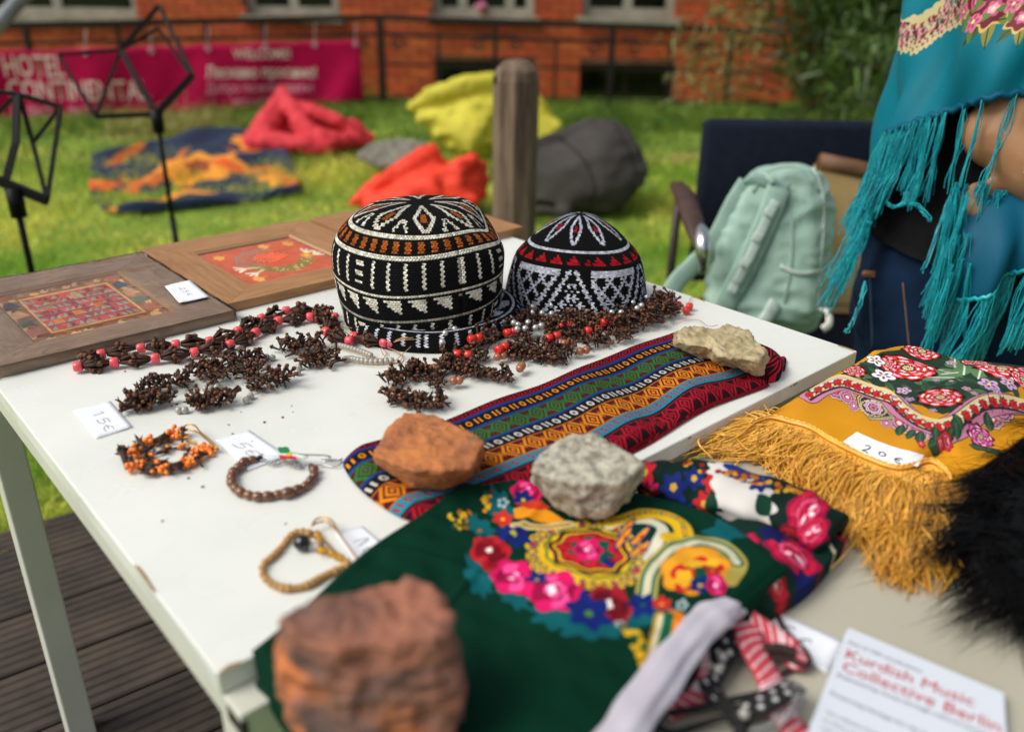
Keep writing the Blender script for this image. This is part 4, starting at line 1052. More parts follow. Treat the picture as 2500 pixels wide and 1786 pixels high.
# print: laid out by arc along the hem (u) and height above the hem (v)
U = np.r_[0, np.cumsum(np.linalg.norm(np.diff(V[0], axis=0), axis=1))]
uvs = np.zeros((Nz, Nth, 2)); hts = V[:, :, 2] - np.array(hemz)[None]
uvs[..., 0] = U[None] / 1.2; uvs[..., 1] = hts / .5
bxy = lambda x, y: stick(sbv, x, y, 0)
idx = np.arange(Nz * Nth).reshape(Nz, Nth); F = np.stack([idx[:-1, :-1], idx[:-1, 1:], idx[1:, 1:], idx[1:, :-1]], -1).reshape(-1, 4)
tmp = fastmesh('t', V.reshape(-1, 3), F); sbv = BVHTree.FromPolygons([v.co.copy() for v in tmp.vertices], [tuple(p.vertices) for p in tmp.polygons])
def shuv(px, py):                              # photo point -> place on the cloth
    h_ = sbv.ray_cast(Vector(CAM), Vector(ray(px, py)))
    if h_[0] is None: return None
    f = F[h_[2]]; P = V.reshape(-1, 3)[f]; wgt = 1 / (np.linalg.norm(P - np.array(h_[0]), axis=1) + 1e-6); wgt /= wgt.sum()
    q = (uvs.reshape(-1, 2)[f] * wgt[:, None]).sum(0); return q * np.array([1.2, .5])
def S(pts): return [q for q in (shuv(*p) for p in pts) if q is not None]
cream, pk, pk2, nv_, mar = '#c9b98a', '#c98a95', '#b0566f', '#2a2536', '#7a1f34'
edge = [(2145, 190), (2160, 150), (2180, 95), (2230, 62), (2290, 40), (2330, -10), (2350, -60)]
q = shuv(2235, 20)
scal = [(2170, 70), (2190, 92), (2215, 98), (2240, 100), (2262, 90), (2285, 72), (2305, 55), (2330, 40), (2352, 22), (2370, 0)]
for i, p in enumerate(smooth_path(np.array(scal, float), 16)):
    u = shuv(*p)
    if u is not None:
        tcv.blob(u[0], u[1], .022, .020, 0, cream, .12, 9); tcv.blob(u[0], u[1], .016, .014, 0, '#5b4a4e', .12, 9); tcv.blob(u[0], u[1], .013, .012, 0, (pk, pk2)[i % 2], .15, 6); tcv.blob(u[0], u[1], .005, .005, 0, nv_)
for off, wd, c in ((0, .034, '#5b4a4e'), (0, .028, pk), (-6, .012, nv_), (-16, .014, cream), (12, .006, '#d8d4c4'), (4, .006, pk2)):
    P = S([(x, y + off) for x, y in smooth_path(np.array([(2172, 20), (2180, 48), (2205, 60), (2245, 62), (2275, 45), (2300, 22), (2322, -20)], float), 40)])
    if len(P) > 2: tcv.line(P, wd, c)
lo_, hi_ = smooth_path(np.array(scal, float), 60), smooth_path(np.array([(2172, 20), (2180, 48), (2205, 60), (2245, 62), (2275, 45), (2300, 22), (2322, -20)], float), 60)
for k in range(420):
    i = int(RNG.integers(0, 60)); t = RNG.random(); p = lo_[i] * (1 - t) + hi_[i] * t; u = shuv(*p)
    if u is not None: tcv.blob(u[0], u[1], RNG.uniform(.0018, .0045), RNG.uniform(.0018, .004), RNG.random() * 3, (cream, pk, nv_, pk2, '#8a8468', mar)[k % 6], .15, 5)
for i, p in enumerate(smooth_path(np.array([(2172, 30), (2190, 54), (2240, 62), (2275, 44), (2300, 18)], float), 18)):
    u = shuv(*p)
    if u is not None: tcv.blob(u[0], u[1], .0045, .0045, 0, (mar, cream)[i % 2])
u = shuv(2228, 8)
if u is not None: tcv.blob(u[0], u[1] + .01, .045, .03, 0, '#0a7285'); tcv.rose(u[0], u[1] + .03, .02, ('#7a1f34', pk2, pk, '#f0d0d0'))
for (x, y, r) in ((2425, 25, .034), (2182, 128, .022), (2498, 40, .024)):
    u = shuv(x, y)
    if u is None: continue
    for k in range(7): tcv.leaf(u[0], u[1], r * 1.7, r * .7, k * .9 + .3, ('#6d7d3a', '#3d5a34', '#8a8a48')[k % 3], '#2a3a20')
    tcv.blob(u[0], u[1], r * 1.1, r * .85, 0, '#d6b266', .14, 7); tcv.blob(u[0], u[1], r * .95, r * .7, 0, '#6a1626', .12, 7); tcv.blob(u[0], u[1], r * .5, r * .36, 0, '#c0597c', .14, 6); tcv.blob(u[0], u[1], r * .32, r * .2, 0, '#e7a7b6', .14, 5); tcv.blob(u[0], u[1], r * .1, r * .08, 0, '#efe0a0')
for (x, y, r) in ((2375, 52, .017), (2185, 120, .012), (2155, 165, .014), (2350, 30, .012), (2480, 8, .014)):
    u = shuv(x, y)
    if u is not None:
        for k in range(4): tcv.leaf(u[0], u[1], r * 2, r * .7, k * 1.6, '#5e7a3c')
        tcv.daisy(u[0], u[1], r, '#d0718f', '#efe0a0', 5, '#a03a5c')
for k in range(26):
    u_, v_ = (RNG.uniform(.66, 1.1) if k % 2 else RNG.uniform(0, .12)), RNG.uniform(.16, .34); tcv.rose(u_, v_, .024, ('#6a1626', '#c0597c', '#d98aa0', '#efe0a0')); [tcv.leaf(u_, v_, .045, .016, a_, '#5e7a3c') for a_ in (.5, 2.2, 4.0)]; tcv.rose(u_, v_, .022, ('#6a1626', '#c0597c', '#d98aa0', '#efe0a0'))
m_shawl = mat('teal_satin_print', '#ffffff', '#000000', 5, .5, img=tcv.image('shawl_print'), spec=.22, bump=.15, bscale=500, bdist=.0004)
shawl = link('shawl', fastmesh('shawl', V.reshape(-1, 3), F, m_shawl, True, uvs.reshape(-1, 2)), person)
m_teal = mat('teal_satin', '#004c66', '#00546e', 6, .6, spec=.2, bump=.2, bscale=14, bdist=.006)
m_fr = mat('teal_silk_thread', '#22b4be', '#0f95a4', 30, .34, islrand=.25, spec=.6)
hem = V[0]
MB().tube(smooth_path(hem, 240) + np.array([[0, 0, .003 * math.sin(i * 1.6)] for i in range(240)]), .006, 6).build('hem_braid', m_teal, shawl, True)
vis_h = [i for i, th in enumerate(ths) if -30 < math.degrees(th) < 165]
def tassel(p, L, lean, nth=12, spread=.006, parent=shawl):
    K = 8; t = np.linspace(0, 1, K); P = np.zeros((nth, K, 3))
    base = RNG.normal(0, spread * .5, (nth, 3)); base[:, 2] = 0; tipj = RNG.normal(0, spread * .95, (nth, 3)); curl = RNG.normal(0, .004, (nth, 3))
    for k in range(K):
        pin = 1 - .55 * math.exp(-((t[k] - .12) / .1) ** 2)
        P[:, k] = p + base * pin * (1 - t[k]) + tipj * t[k] + curl * math.sin(t[k] * 5) + lean * t[k] ** 1.5 * L
        P[:, k, 2] -= L * t[k] * (1 + (RNG.random(nth) - .5) * .12)
    Vt, Ft = threads(P, .00085); return link('tassel', fastmesh('tassel', Vt, Ft, m_fr, True), parent)
arc = np.r_[0, np.cumsum(np.linalg.norm(np.diff(hem[vis_h], axis=0), axis=1))]
nt_ = 88
for k in range(nt_):
    q = arc[-1] * (k + .5) / nt_; p = np.array([np.interp(q, arc, hem[vis_h][:, i]) for i in range(3)]); th = np.interp(q, arc, ths[vis_h])
    deg = math.degrees(th); L = RNG.uniform(.115, .15) if deg < 70 else RNG.uniform(.08, .14)
    out = (-RT * math.cos(th) - FW * math.sin(th)) * (.10 if deg > 60 else .05) + RNG.normal(0, .05, 3); out[2] = 0
    if deg > 88: out = out + RT * .3
    out = out - RT * (.14 if deg < 20 else 0)
    ppx = pj(p)[0]
    if ppx > 2325 and k % 4: continue
    tassel(p + (-RT * math.cos(th) - FW * math.sin(th)) * .004, L, out, 18 if ppx < 2325 else 7, .0042 if ppx < 2325 else .003)
# loose strands that trail at the left edge
for (x, y, L) in ((2150, 430, .2), (2138, 470, .2), (2128, 500, .16), (2140, 400, .22), (2118, 540, .12)):
    tassel(D(x, y, 1.52), L, -RT * .22 + RNG.normal(0, .04, 3), 16, .008)
# the loose end held at the waist
NA, NB = 26, 18
cor = [D(2330, 480, 1.40), D(2620, 470, 1.34), D(2345, 742, 1.385), D(2620, 600, 1.33)]
W_ = np.zeros((NB, NA, 3))
for j in range(NB):
    for i in range(NA):
        a, b = i / (NA - 1), j / (NB - 1)
        p = (cor[0] * (1 - a) + cor[1] * a) * (1 - b) + (cor[2] * (1 - a) + cor[3] * a) * b
        W_[j, i] = p + FW * (.014 * math.sin(a * 13 + b * 2) * (.3 + b)) - FW * .03 * math.sin(b * math.pi)
ii = np.arange(NA * NB).reshape(NB, NA); FE = np.stack([ii[:-1, :-1], ii[:-1, 1:], ii[1:, 1:], ii[1:, :-1]], -1).reshape(-1, 4)
send = link('shawl_end', fastmesh('shawl_end', W_.reshape(-1, 3), FE, m_teal, True), person); send.modifiers.new('t', 'SOLIDIFY').thickness = .0015
MB().tube(smooth_path(W_[-1], 60) + np.array([[0, 0, .002 * math.sin(i * 2.1)] for i in range(60)]), .004, 6).build('hem_braid', m_fr, send, True)
for k in range(19):
    p = W_[-1, int(k * (NA - 1) / 18)]; tassel(p, RNG.uniform(.12, .16), RNG.normal(-.15, .08) * RT + RNG.normal(0, .03, 3), 9, .006, send)
for k in range(22):
    x = RNG.uniform(2330, 2450); tassel(D(x, RNG.uniform(440, 490), RNG.uniform(1.355, 1.375)), RNG.uniform(.12, .19), RNG.normal(-.01, .06) * RT, 11, .006, send)
for k in range(8):
    tassel(D(RNG.uniform(2300, 2370), RNG.uniform(560, 680), 1.36), RNG.uniform(.11, .17), RNG.normal(-.05, .08) * RT, 11, .006, send)
for (pts) in ([(2320, 480), (2290, 560), (2262, 640), (2250, 660)], [(2215, 470), (2208, 495), (2180, 505), (2165, 490)], [(2210, 495), (2240, 500), (2260, 525), (2272, 537)], [(2110, 690), (2098, 740), (2075, 795), (2062, 812)]):
    P = np.array([D(x, y, 1.40) for x, y in smooth_path(np.array(pts, float), 10)]); Pn = P[None] + RNG.normal(0, .0015, (7, 1, 3)) + RNG.normal(0, .0012, (7, 10, 3))
    Vt, Ft = threads(Pn, .0011); link('loose_thread', fastmesh('loose_thread', Vt, Ft, m_fr, True), shawl)

# ================================================================== TABLES
WX, LY = 1.9668 * EYE, 1.00
m_white = mat('white_lacquer', '#e2e4de', '#d9dcd4', 5, .34, spec=.4, bump=.05, bscale=60, bdist=.001, rvar=.14, col3='#d8dbd1', c3scale=34, c3lo=.66, c3hi=.76)
m_metal = mat('white_powder_coat', '#cfcfc2', '#c6c7ba', 6, .5)
m_chip = mat('bare_fibreboard', '#a08560', '#86693f', 90, .9, bump=.6, bscale=200)
tbl = thing('table', 'white table with a chipped corner carrying hats, frames and jewellery', 'table', (WX / 2, LY / 2, 0))
MB().box((0, 0, TZ - .020), (WX, LY, TZ)).build('tabletop', m_white, tbl, bevel=.0016)
zr0, zr1 = TZ - .0462, TZ - .0205
for lo, hi in (((.002, -.026, zr0), (.034, LY - .03, zr1)), ((WX - .034, .01, zr0), (WX - .002, LY - .03, zr1)), ((.036, LY - .062, zr0), (WX - .036, LY - .03, zr1)), ((.036, .012, zr0), (WX - .036, .044, zr1))):
    MB().box(lo, hi).build('rail', m_metal, tbl, bevel=.0015)
for x, y in ((.003, -.024), (WX - .043, .012), (.003, .785), (WX - .043, LY - .062)):
    MB().box((x, y, 0 if y < .5 and x < .5 else LAWN), (x + .040, y + .040, zr0 - .0005)).build('leg', m_metal, tbl, bevel=.0025)
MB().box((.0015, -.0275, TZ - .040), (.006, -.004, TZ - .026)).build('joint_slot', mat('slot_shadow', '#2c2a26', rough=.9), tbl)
def chip(pts, z=.0006):
    P = [T(x, y, z) for x, y in pts]; c = np.mean(P, 0); me = bpy.data.meshes.new('chipped_patch')
    me.from_pydata([tuple(p) for p in P] + [tuple(c)], [], [(i, (i + 1) % len(P), len(P)) for i in range(len(P))]); me.materials.append(m_chip); link('chipped_patch', me, tbl)
chip([(325, 1376), (340, 1382), (356, 1402), (372, 1428), (384, 1446), (372, 1441), (354, 1416), (336, 1392)])
chip([(531, 1643), (556, 1622), (585, 1612), (592, 1615), (560, 1632), (540, 1643)])
chip([(2084, 856), (2066, 850), (2044, 843), (2050, 842), (2072, 849), (2086, 854)])
for k in range(7):
    x = RNG.uniform(.05, WX - .05); MB().box((x, -.0006, TZ - .0035), (x + RNG.uniform(.002, .01), .0004, TZ - .0012)).build('edge_nick', m_chip, tbl)

# lower table pushed against it
m_cream = mat('cream_laminate', '#b5b1a0', '#aca896', 4, .45, spec=.35, bump=.05, bscale=60)
t2 = thing('table', 'lower cream table carrying the yellow scarf, leaflet and bracelets', 'table', (.5, -.4, 0))
X0, X1, Y0, Y1 = .045, float(min(T2(2500, 893, .052)[0], T2(2300, 870, .052)[0])) - .03, -.95, -.004
MB().box((X0, Y0, Z2 - .022), (X1, Y1, Z2)).build('tabletop', m_cream, t2, bevel=.004)
for lo, hi in (((X0 + .03, Y0 + .03, Z2 - .06), (X1 - .03, Y0 + .06, Z2 - .0225)), ((X0 + .03, Y1 - .06, Z2 - .06), (X1 - .03, Y1 - .03, Z2 - .0225))):
    MB().box(lo, hi).build('rail', m_metal, t2)
for x, y in ((X0 + .1, Y0 + .05), (X1 - .1, Y0 + .05), (X0 + .1, Y1 - .1), (X1 - .1, Y1 - .1)):
    MB().box((x, y, LAWN if x > .7 else 0), (x + .04, y + .04, Z2 - .061)).build('leg', m_metal, t2)

# ================================================================== PICTURE FRAMES
m_wood = mat('walnut_frame', '#b08253', '#8c623c', 16, .5, bump=.35, bscale=120, bdist=.0008, stretch=(1, 9, 9), lo=.3, hi=.7)
m_woody = mat('walnut_frame_side', '#b08253', '#8c623c', 16, .5, bump=.35, bscale=120, bdist=.0008, stretch=(9, 1, 9), lo=.3, hi=.7)
m_woodg = mat('greyed_walnut_frame', '#b4967a', '#967a60', 16, .45, bump=.3, bscale=120, bdist=.0008, stretch=(1, 9, 9), lo=.3, hi=.7)
m_woodgy = mat('greyed_walnut_frame_side', '#b4967a', '#967a60', 16, .45, bump=.3, bscale=120, bdist=.0008, stretch=(9, 1, 9), lo=.3, hi=.7)
m_bevel = mat('inner_lip', '#a98559', rough=.6)
def frame(name, label, x0, x1, y0, y1, rw, z0, z1, art, woods, rot=0.0, lipd=.005):
    cx, cy = (x0 + x1) / 2, (y0 + y1) / 2; f = thing('picture_frame', label, 'picture frame', (cx, cy, TZ))
    R_ = Matrix.Translation((cx, cy, 0)) @ Matrix.Rotation(rot, 4, 'Z') @ Matrix.Translation((-cx, -cy, 0))
    h = lambda p: tuple(R_ @ Vector(p))
    def rail(o4, i4, wood):                  # outer pair, inner pair, mitred
        V = []
        for (x, y) in (*o4, *i4): V += [h((x, y, z0)), h((x, y, z1 if (x, y) in o4 else z1 - .003))]
        mbr = MB(); mbr.add(V, [(0, 2, 3, 1), (4, 5, 7, 6), (1, 3, 7, 5), (0, 4, 6, 2), (0, 1, 5, 4), (2, 6, 7, 3)]); mbr.build('rail', wood, f)
    O = [(x0, y0), (x1, y0), (x1, y1), (x0, y1)]; I = [(x0 + rw, y0 + rw), (x1 - rw, y0 + rw), (x1 - rw, y1 - rw), (x0 + rw, y1 - rw)]
    g = .00025
    for k in range(4):
        a, b = O[k], O[(k + 1) % 4]; c, d = I[k], I[(k + 1) % 4]
        e = (g, 0) if k in (0, 2) else (0, g); sg = 1 if k in (0, 1) else -1
        rail([(a[0] + e[0] * sg, a[1] + e[1] * sg), (b[0] - e[0] * sg, b[1] - e[1] * sg)], [(c[0] + e[0] * sg, c[1] + e[1] * sg), (d[0] - e[0] * sg, d[1] - e[1] * sg)], woods[k % 2])
    # recessed picture
    V = [h((x, y, z1 - .003 - lipd)) for x, y in I]; me = fastmesh('picture', V, [(0, 1, 2, 3)], art, False, [(0, 0), (1, 0), (1, 1), (0, 1)]); link('picture', me, f)
    mbl = MB(); t = .004
    for k in range(4):
        a, b = I[k], I[(k + 1) % 4]; d = np.array(b) - np.array(a); d = d / np.linalg.norm(d); nrm = np.array([-d[1], d[0]])
        a2, b2 = np.array(a) + nrm * t + d * t, np.array(b) + nrm * t - d * t
        V = [h((*a, z1 - .0035)), h((*b, z1 - .0035)), h((*b2, z1 - .002 - lipd)), h((*a2, z1 - .002 - lipd))]; mbl.add(V, [(0, 1, 2, 3)])
    mbl.build('inner_lip', m_bevel, f)
    return f
# kilim picture
cv = Canvas(0, 0, 1.5, 1.0, .004, '#6a3a2c'); rg = random.Random(3)
tan_, rust, teal_, or_, dkb = '#d0a566', '#b0483a', '#86a090', '#e07a20', '#3a3f52'
cv.poly([(0, 0), (1.5, 0), (1.5, 1), (0, 1)], '#8a6442')
for side in range(4):
    for k in range(12):
        t = (k + .5) / 12
        x, y = {0: (t * 1.5, .07), 1: (1.5 - .08, t), 2: (t * 1.5, .93), 3: (.08, t)}[side]
        cv.leaf(x - .05, y - .02, .12, .07, rg.uniform(-.8, .8) + (1.57 if side % 2 else 0), (tan_, '#c9a468', '#a87c5a')[k % 3]); cv.blob(x + .03, y + .02, .02, .015, 0, (rust, dkb, '#8a4a36')[k % 3])
for x in (.13, 1.37):
    for k, c in enumerate(('#a5654a', '#5e6a58', '#b98f6a', dkb, '#a5654a')):
        y = .14 + k * .18; cv.poly([(x - .09, y), (x + .09, y + .03), (x + .02, y + .16), (x - .08, y + .12)], c)
cv.poly([(.24, .14), (1.26, .14), (1.26, .86), (.24, .86)], tan_); cv.poly([(.27, .17), (1.23, .17), (1.23, .83), (.27, .83)], rust)
for j in range(7):
    for i in range(14):
        x, y = .27 + i * .0685, .17 + j * .094
        c = rg.choice(['#b5483a', '#c2504a', '#93382f', '#b84a40', '#a54a3c']); cv.poly([(x, y), (x + .0685, y), (x + .0685, y + .094), (x, y + .094)], c)
        if rg.random() < .7: s_ = rg.choice([-1, 1]); cv.poly([(x + .034 - .03 * s_, y + .01), (x + .034 + .03 * s_, y + .01), (x + .034 + .03 * s_, y + .08)], teal_)
        elif rg.random() < .6: cv.poly([(x + .01, y + .02), (x + .05, y + .03), (x + .03, y + .08)], '#5c2226')
for j in range(1, 7, 2): cv.line([(.27, .17 + j * .094), (1.23, .17 + j * .094)], .012, '#6b2a2a')
for (x, y, c) in ((.42, .32, or_), (.66, .40, or_), (.92, .46, or_), (.40, .60, '#9a7a54'), (.56, .66, '#a5704a'), (.80, .72, '#b9a06a'), (1.02, .70, '#9a6048')):
    for s_ in (-1, 1): cv.daisy(x + s_ * .04 * (0 if c == or_ else 1), y, .045, c, c, 4, ph=.78)
    if c == or_: cv.poly([(x - .05, y - .035), (x + .05, y - .035), (x + .05, y + .04), (x - .05, y + .04)], or_)
cv.a = np.clip(cv.a * 1.22, 0, 1)
m_art1 = mat('kilim_picture', '#ffffff', '#000000', 60, .6, img=cv.image('kilim_picture'), bump=.4, bscale=700, bdist=.0005)
# bird picture
cv = Canvas(0, 0, 1.5, 1.0, .004, '#c05a3c')
for (x, y, r, rr, c) in ((.62, .62, .34, .20, '#8d7c74'), ): cv.blob(x, y, r, rr, .35, c, .06, 9); cv.blob(x, y, r * .9, rr * .86, .35, '#b0604a', .06, 9)
for k in range(60):
    a, q = rg.random() * 6.28, rg.random() ** .5; cv.blob(.62 + .3 * q * math.cos(a), .62 + .17 * q * math.sin(a) + .1 * q * math.cos(a), .012, .008, a, '#8d8a84')
cv.blob(.80, .56, .26, .15, .2, '#d4491f', .05, 7)
for i in range(9):
    for j in range(6):
        x, y = .58 + i * .055, .44 + j * .05 + i * .012
        if ((x - .80) / .24) ** 2 + ((y - .56) / .135) ** 2 < 1: cv.blob(x, y, .014, .010, 0, '#e3b489')
path = smooth_path(np.array([(.42, .40), (.60, .26), (.80, .22), (1.0, .26), (1.22, .40)]), 40); cv.line(path, .15, '#8c7138')
for k in range(40):
    p = path[int(RNG.integers(0, 40))] + RNG.normal(0, .03, 2); cv.blob(p[0], p[1], .013, .010, 0, '#d8c07a')
for (x, y, a) in ((.30, .42, 3.0), (.34, .28, 3.4), (1.28, .50, .7), (1.33, .42, .2)):
    for k in range(3): cv.line([(x, y), (x + .13 * math.cos(a + (k - 1) * .5), y + .13 * math.sin(a + (k - 1) * .5))], .035, '#ddd0b4')
    cv.line([(x, y), (x - .12 * math.cos(a), y - .12 * math.sin(a))], .03, '#cfc0a0')
cv.blob(1.24, .44, .08, .07, 0, '#d8892c'); cv.blob(1.24, .44, .03, .03, 0, '#e9c64a')
for (x, y) in ((.22, .80), (.95, .86), (1.3, .82), (.24, .14)): cv.daisy(x, y, .07, '#d9a04a', '#c2762e', 6); cv.line([(x, y), (x + .14, y + .03)], .012, '#d9a04a')
for P in (((.02, .02), (1.48, .02)), ((1.48, .02), (1.48, .98)), ((1.48, .98), (.02, .98)), ((.02, .98), (.02, .02))): cv.line(P, .04, '#34334a')
m_art2 = mat('bird_picture', '#ffffff', '#000000', 60, .8, img=cv.image('bird_picture'), bump=.6, bscale=600, bdist=.0008)
m_art3 = mat('dark_weaving', '#2b2724', '#a08c72', 14, .8, lo=.5, hi=.55)
FZ = .0148
q1 = T(570, 757, FZ); q2 = T(330, 620, FZ)
fx1, fy0 = q1[0], q1[1]; fy1 = q2[1]; fx0 = T(0, 876, FZ)[0] - .012
pA = T(293, 658, FZ - .003); pB = T(433, 754, FZ - .003); rw1 = (pB[1] - fy0 + fx1 - pB[0]) / 2
f1 = frame('f', 'greyed walnut frame with a red kilim picture, wrapped in clear film', fx0, fx1, fy0, fy1, rw1, TZ + .0008, TZ + FZ, m_art1, (m_woodg, m_woodgy))
# film round the wrapped frame: a thin wrinkled skin
m_film = bpy.data.materials.new('clear_film'); m_film.use_nodes = True
n_, l_ = m_film.node_tree.nodes, m_film.node_tree.links; n_.remove(n_['Principled BSDF'])
tr = n_.new('ShaderNodeBsdfTransparent'); tr.inputs[0].default_value = (.97, .97, .97, 1); gl_ = n_.new('ShaderNodeBsdfGlossy'); gl_.inputs['Roughness'].default_value = .07
ms = n_.new('ShaderNodeMixShader'); fr_ = n_.new('ShaderNodeFresnel'); fr_.inputs[0].default_value = 1.45
tcn = n_.new('ShaderNodeTexCoord'); nz = n_.new('ShaderNodeTexNoise'); nz.inputs['Scale'].default_value = 34; nz.inputs['Detail'].default_value = 3; nz.inputs['Distortion'].default_value = 1.5
bpn = n_.new('ShaderNodeBump'); bpn.inputs['Strength'].default_value = .5; bpn.inputs['Distance'].default_value = .003
l_.new(tcn.outputs['Object'], nz.inputs[0]); l_.new(nz.outputs[0], bpn.inputs['Height']); l_.new(bpn.outputs[0], gl_.inputs['Normal']); l_.new(bpn.outputs[0], fr_.inputs['Normal'])
l_.new(fr_.outputs[0], ms.inputs[0]); l_.new(tr.outputs[0], ms.inputs[1]); l_.new(gl_.outputs[0], ms.inputs[2]); l_.new(ms.outputs[0], n_['Material Output'].inputs[0])
nx, ny = 60, 60; XYf = coons([(fx0 - .002, fy0 - .003), (fx1 + .003, fy0 - .003)], [(fx0 - .002, fy1 + .003), (fx1 + .003, fy1 + .003)], [(fx0 - .002, fy0 - .003), (fx0 - .002, fy1 + .003)], [(fx1 + .003, fy0 - .003), (fx1 + .003, fy1 + .003)], nx, ny)
Zf = np.full(XYf.shape[:2], TZ + FZ + .0006)
inn = sstep(fx0 + rw1 - .01, fx0 + rw1 + .03, XYf[..., 0]) * sstep(fx1 - rw1 + .01, fx1 - rw1 - .03, XYf[..., 0]) * sstep(fy0 + rw1 - .01, fy0 + rw1 + .03, XYf[..., 1]) * sstep(fy1 - rw1 + .01, fy1 - rw1 - .03, XYf[..., 1])
Zf += .0012 * (1 + npn(XYf[..., 0], XYf[..., 1], 70, 2)) * .5 - .003 * inn
V = np.concatenate([XYf, Zf[..., None]], 2); idx = np.arange(nx * ny).reshape(ny, nx)
FF = [np.stack([idx[:-1, :-1], idx[:-1, 1:], idx[1:, 1:], idx[1:, :-1]], -1).reshape(-1, 4)]; VV = [V.reshape(-1, 3)]; off = nx * ny
for side in (idx[0], idx[:, -1], idx[-1][::-1], idx[:, 0][::-1]):
    q = V.reshape(-1, 3)[side]; 
    for lv in (1, 2):
        p = q.copy(); p[:, 2] = TZ + (FZ + .0006) * (1 - lv / 2) + .0004; c_ = np.array([(fx0 + fx1) / 2, (fy0 + fy1) / 2])
        dd = (p[:, :2] - c_); dd /= np.linalg.norm(dd, axis=1, keepdims=True); p[:, :2] += dd * RNG.uniform(-.0012, .0022, (len(p), 1)); VV.append(p)
    nA = len(side); r_ = np.arange(nA - 1)
    FF.append(np.stack([side[1:], side[:-1], off + r_, off + r_ + 1], 1)); FF.append(np.stack([off + r_ + 1, off + r_, off + nA + r_, off + nA + r_ + 1], 1)); off += 2 * nA
link('plastic_film', fastmesh('plastic_film', np.concatenate(VV), np.concatenate(FF), m_film, False), f1)
q1 = T(558, 741, .0145); q2 = T(740, 535, .0145)
g0, g1, h0, h1_ = fx1 + .006, q2[0], q1[1], q2[1]
pA = T(594, 693, .0115); rw2 = (pA[1] - h0 + pA[0] - g0) / 2 * .98
f2 = frame('f', 'walnut frame with an orange woven bird picture, between the wrapped frame and the hats', g0, g1, h0, h1_, rw2, TZ + .0008, TZ + .0145, m_art2, (m_wood, m_woody))
q1 = T(1045, 480, .015); q2 = T(1313, 545, .015)
f3 = frame('f', 'walnut frame with a dark weaving, half hidden behind the hats', g1 + .012, q1[0], q1[1] - (q1[1] - q2[1]) * 1.0, q1[1], .062, TZ + .0008, TZ + .015, m_art3, (m_wood, m_woody))

# ================================================================== CROCHETED HATS
def grid_tex(name, gr, pal, px=8, jag=True):
    R_, C_ = gr.shape; H, W = R_ * px, C_ * px
    yy, xx = np.mgrid[0:H, 0:W]; u = xx / px; v = yy / px
    off = (np.abs(((u + .5 * (np.floor(v) % 2)) % 1) - .5) - .25) * .9 if jag else 0
    r = np.clip(np.floor(v + off).astype(int), 0, R_ - 1); c = np.floor(u + .22 * np.sin(v * math.pi)).astype(int) % C_
    g_ = gr[r, c]; a = np.array([srgb(p) for p in pal])[g_]
    a = a * (1 + RNG.normal(0, .10, (R_, C_))[r, c][..., None])
    bu = np.abs(np.sin(math.pi * (u + .5 * (r % 2)))) ** .6 * np.abs(np.sin(math.pi * (v + off))) ** .6
    return make_image(name, a), make_image(name + '_relief', bu, True)
def hat_mesh(name, prof, tex, bim, parent, nth=128, deform=None, twist=0.0, close=True):
    """turned profile from centre of the crown (v=0) to the rim (v=1)"""
    prof = np.array(prof, float); pr = smooth_path(prof, 54); pr[:, 0] = np.maximum(pr[:, 0], .0005)
    s = np.r_[0, np.cumsum(np.linalg.norm(np.diff(pr, axis=0), axis=1))]; s /= s[-1]
    th = np.linspace(0, 2 * math.pi, nth + 1); V = np.zeros((len(pr), nth + 1, 3)); UVm = np.zeros((len(pr), nth + 1, 2))
    V[..., 0] = pr[:, None, 0] * np.cos(th); V[..., 1] = pr[:, None, 0] * np.sin(th); V[..., 2] = pr[:, 1][:, None]
    UVm[..., 0] = th[None] / (2 * math.pi); UVm[..., 1] = s[:, None]
    if deform is not None: V = deform(V, th, s)
    idx = np.arange(V.shape[0] * (nth + 1)).reshape(V.shape[0], nth + 1)
    F = np.stack([idx[:-1, :-1], idx[1:, :-1], idx[1:, 1:], idx[:-1, 1:]], -1).reshape(-1, 4)
    return V, F, UVm, s
def knit(name, im, bi): return mat(name, '#ffffff', '#000000', 30, .9, img=im, bimg=bi, bdist=.0022, spec=.15)
def hat_build(obj_label, prof, gr, pal, center, yaw, deform=None, splits=None, names=None, cat='hat', group='crocheted hats on the table'):
    im, bi = grid_tex('stitch_pattern', gr, pal); m = knit('crochet_yarn', im, bi)
    V, F, UVm, s = hat_mesh('hat', prof, None, None, None, deform=deform)
    ca, sa = math.cos(yaw), math.sin(yaw); X = V[..., 0] * ca - V[..., 1] * sa; Y = V[..., 0] * sa + V[..., 1] * ca
    V = np.stack([X + center[0], Y + center[1], V[..., 2] + center[2]], -1)
    h = thing('crocheted_hat', obj_label, cat, center, group)
    rows = [0] + [int(np.searchsorted(s, q)) for q in (splits or [])] + [len(s) - 1]
    for a, b, nm in zip(rows[:-1], rows[1:], names or ['hat_body']):
        Vs, Us = V[a:b + 1], UVm[a:b + 1]; n = Vs.shape[1]; idx = np.arange(Vs.shape[0] * n).reshape(Vs.shape[0], n)
        Fs = np.stack([idx[:-1, :-1], idx[1:, :-1], idx[1:, 1:], idx[:-1, 1:]], -1).reshape(-1, 4)
        o = link(nm, fastmesh(nm, Vs.reshape(-1, 3), Fs, m, True, Us.reshape(-1, 2)), h)
        sd = o.modifiers.new('t', 'SOLIDIFY'); sd.thickness = .004; sd.offset = -1
    return h
def new_grid(R_, C_): return np.zeros((R_, C_), int)
black, creamy, brown, whitey, redy = '#0b0b0d', '#e6e2d0', '#b05a1c', '#d6daea', '#b8141f'
fwdyaw = math.atan2(-FW[1], -FW[0])          # angle that faces the viewer
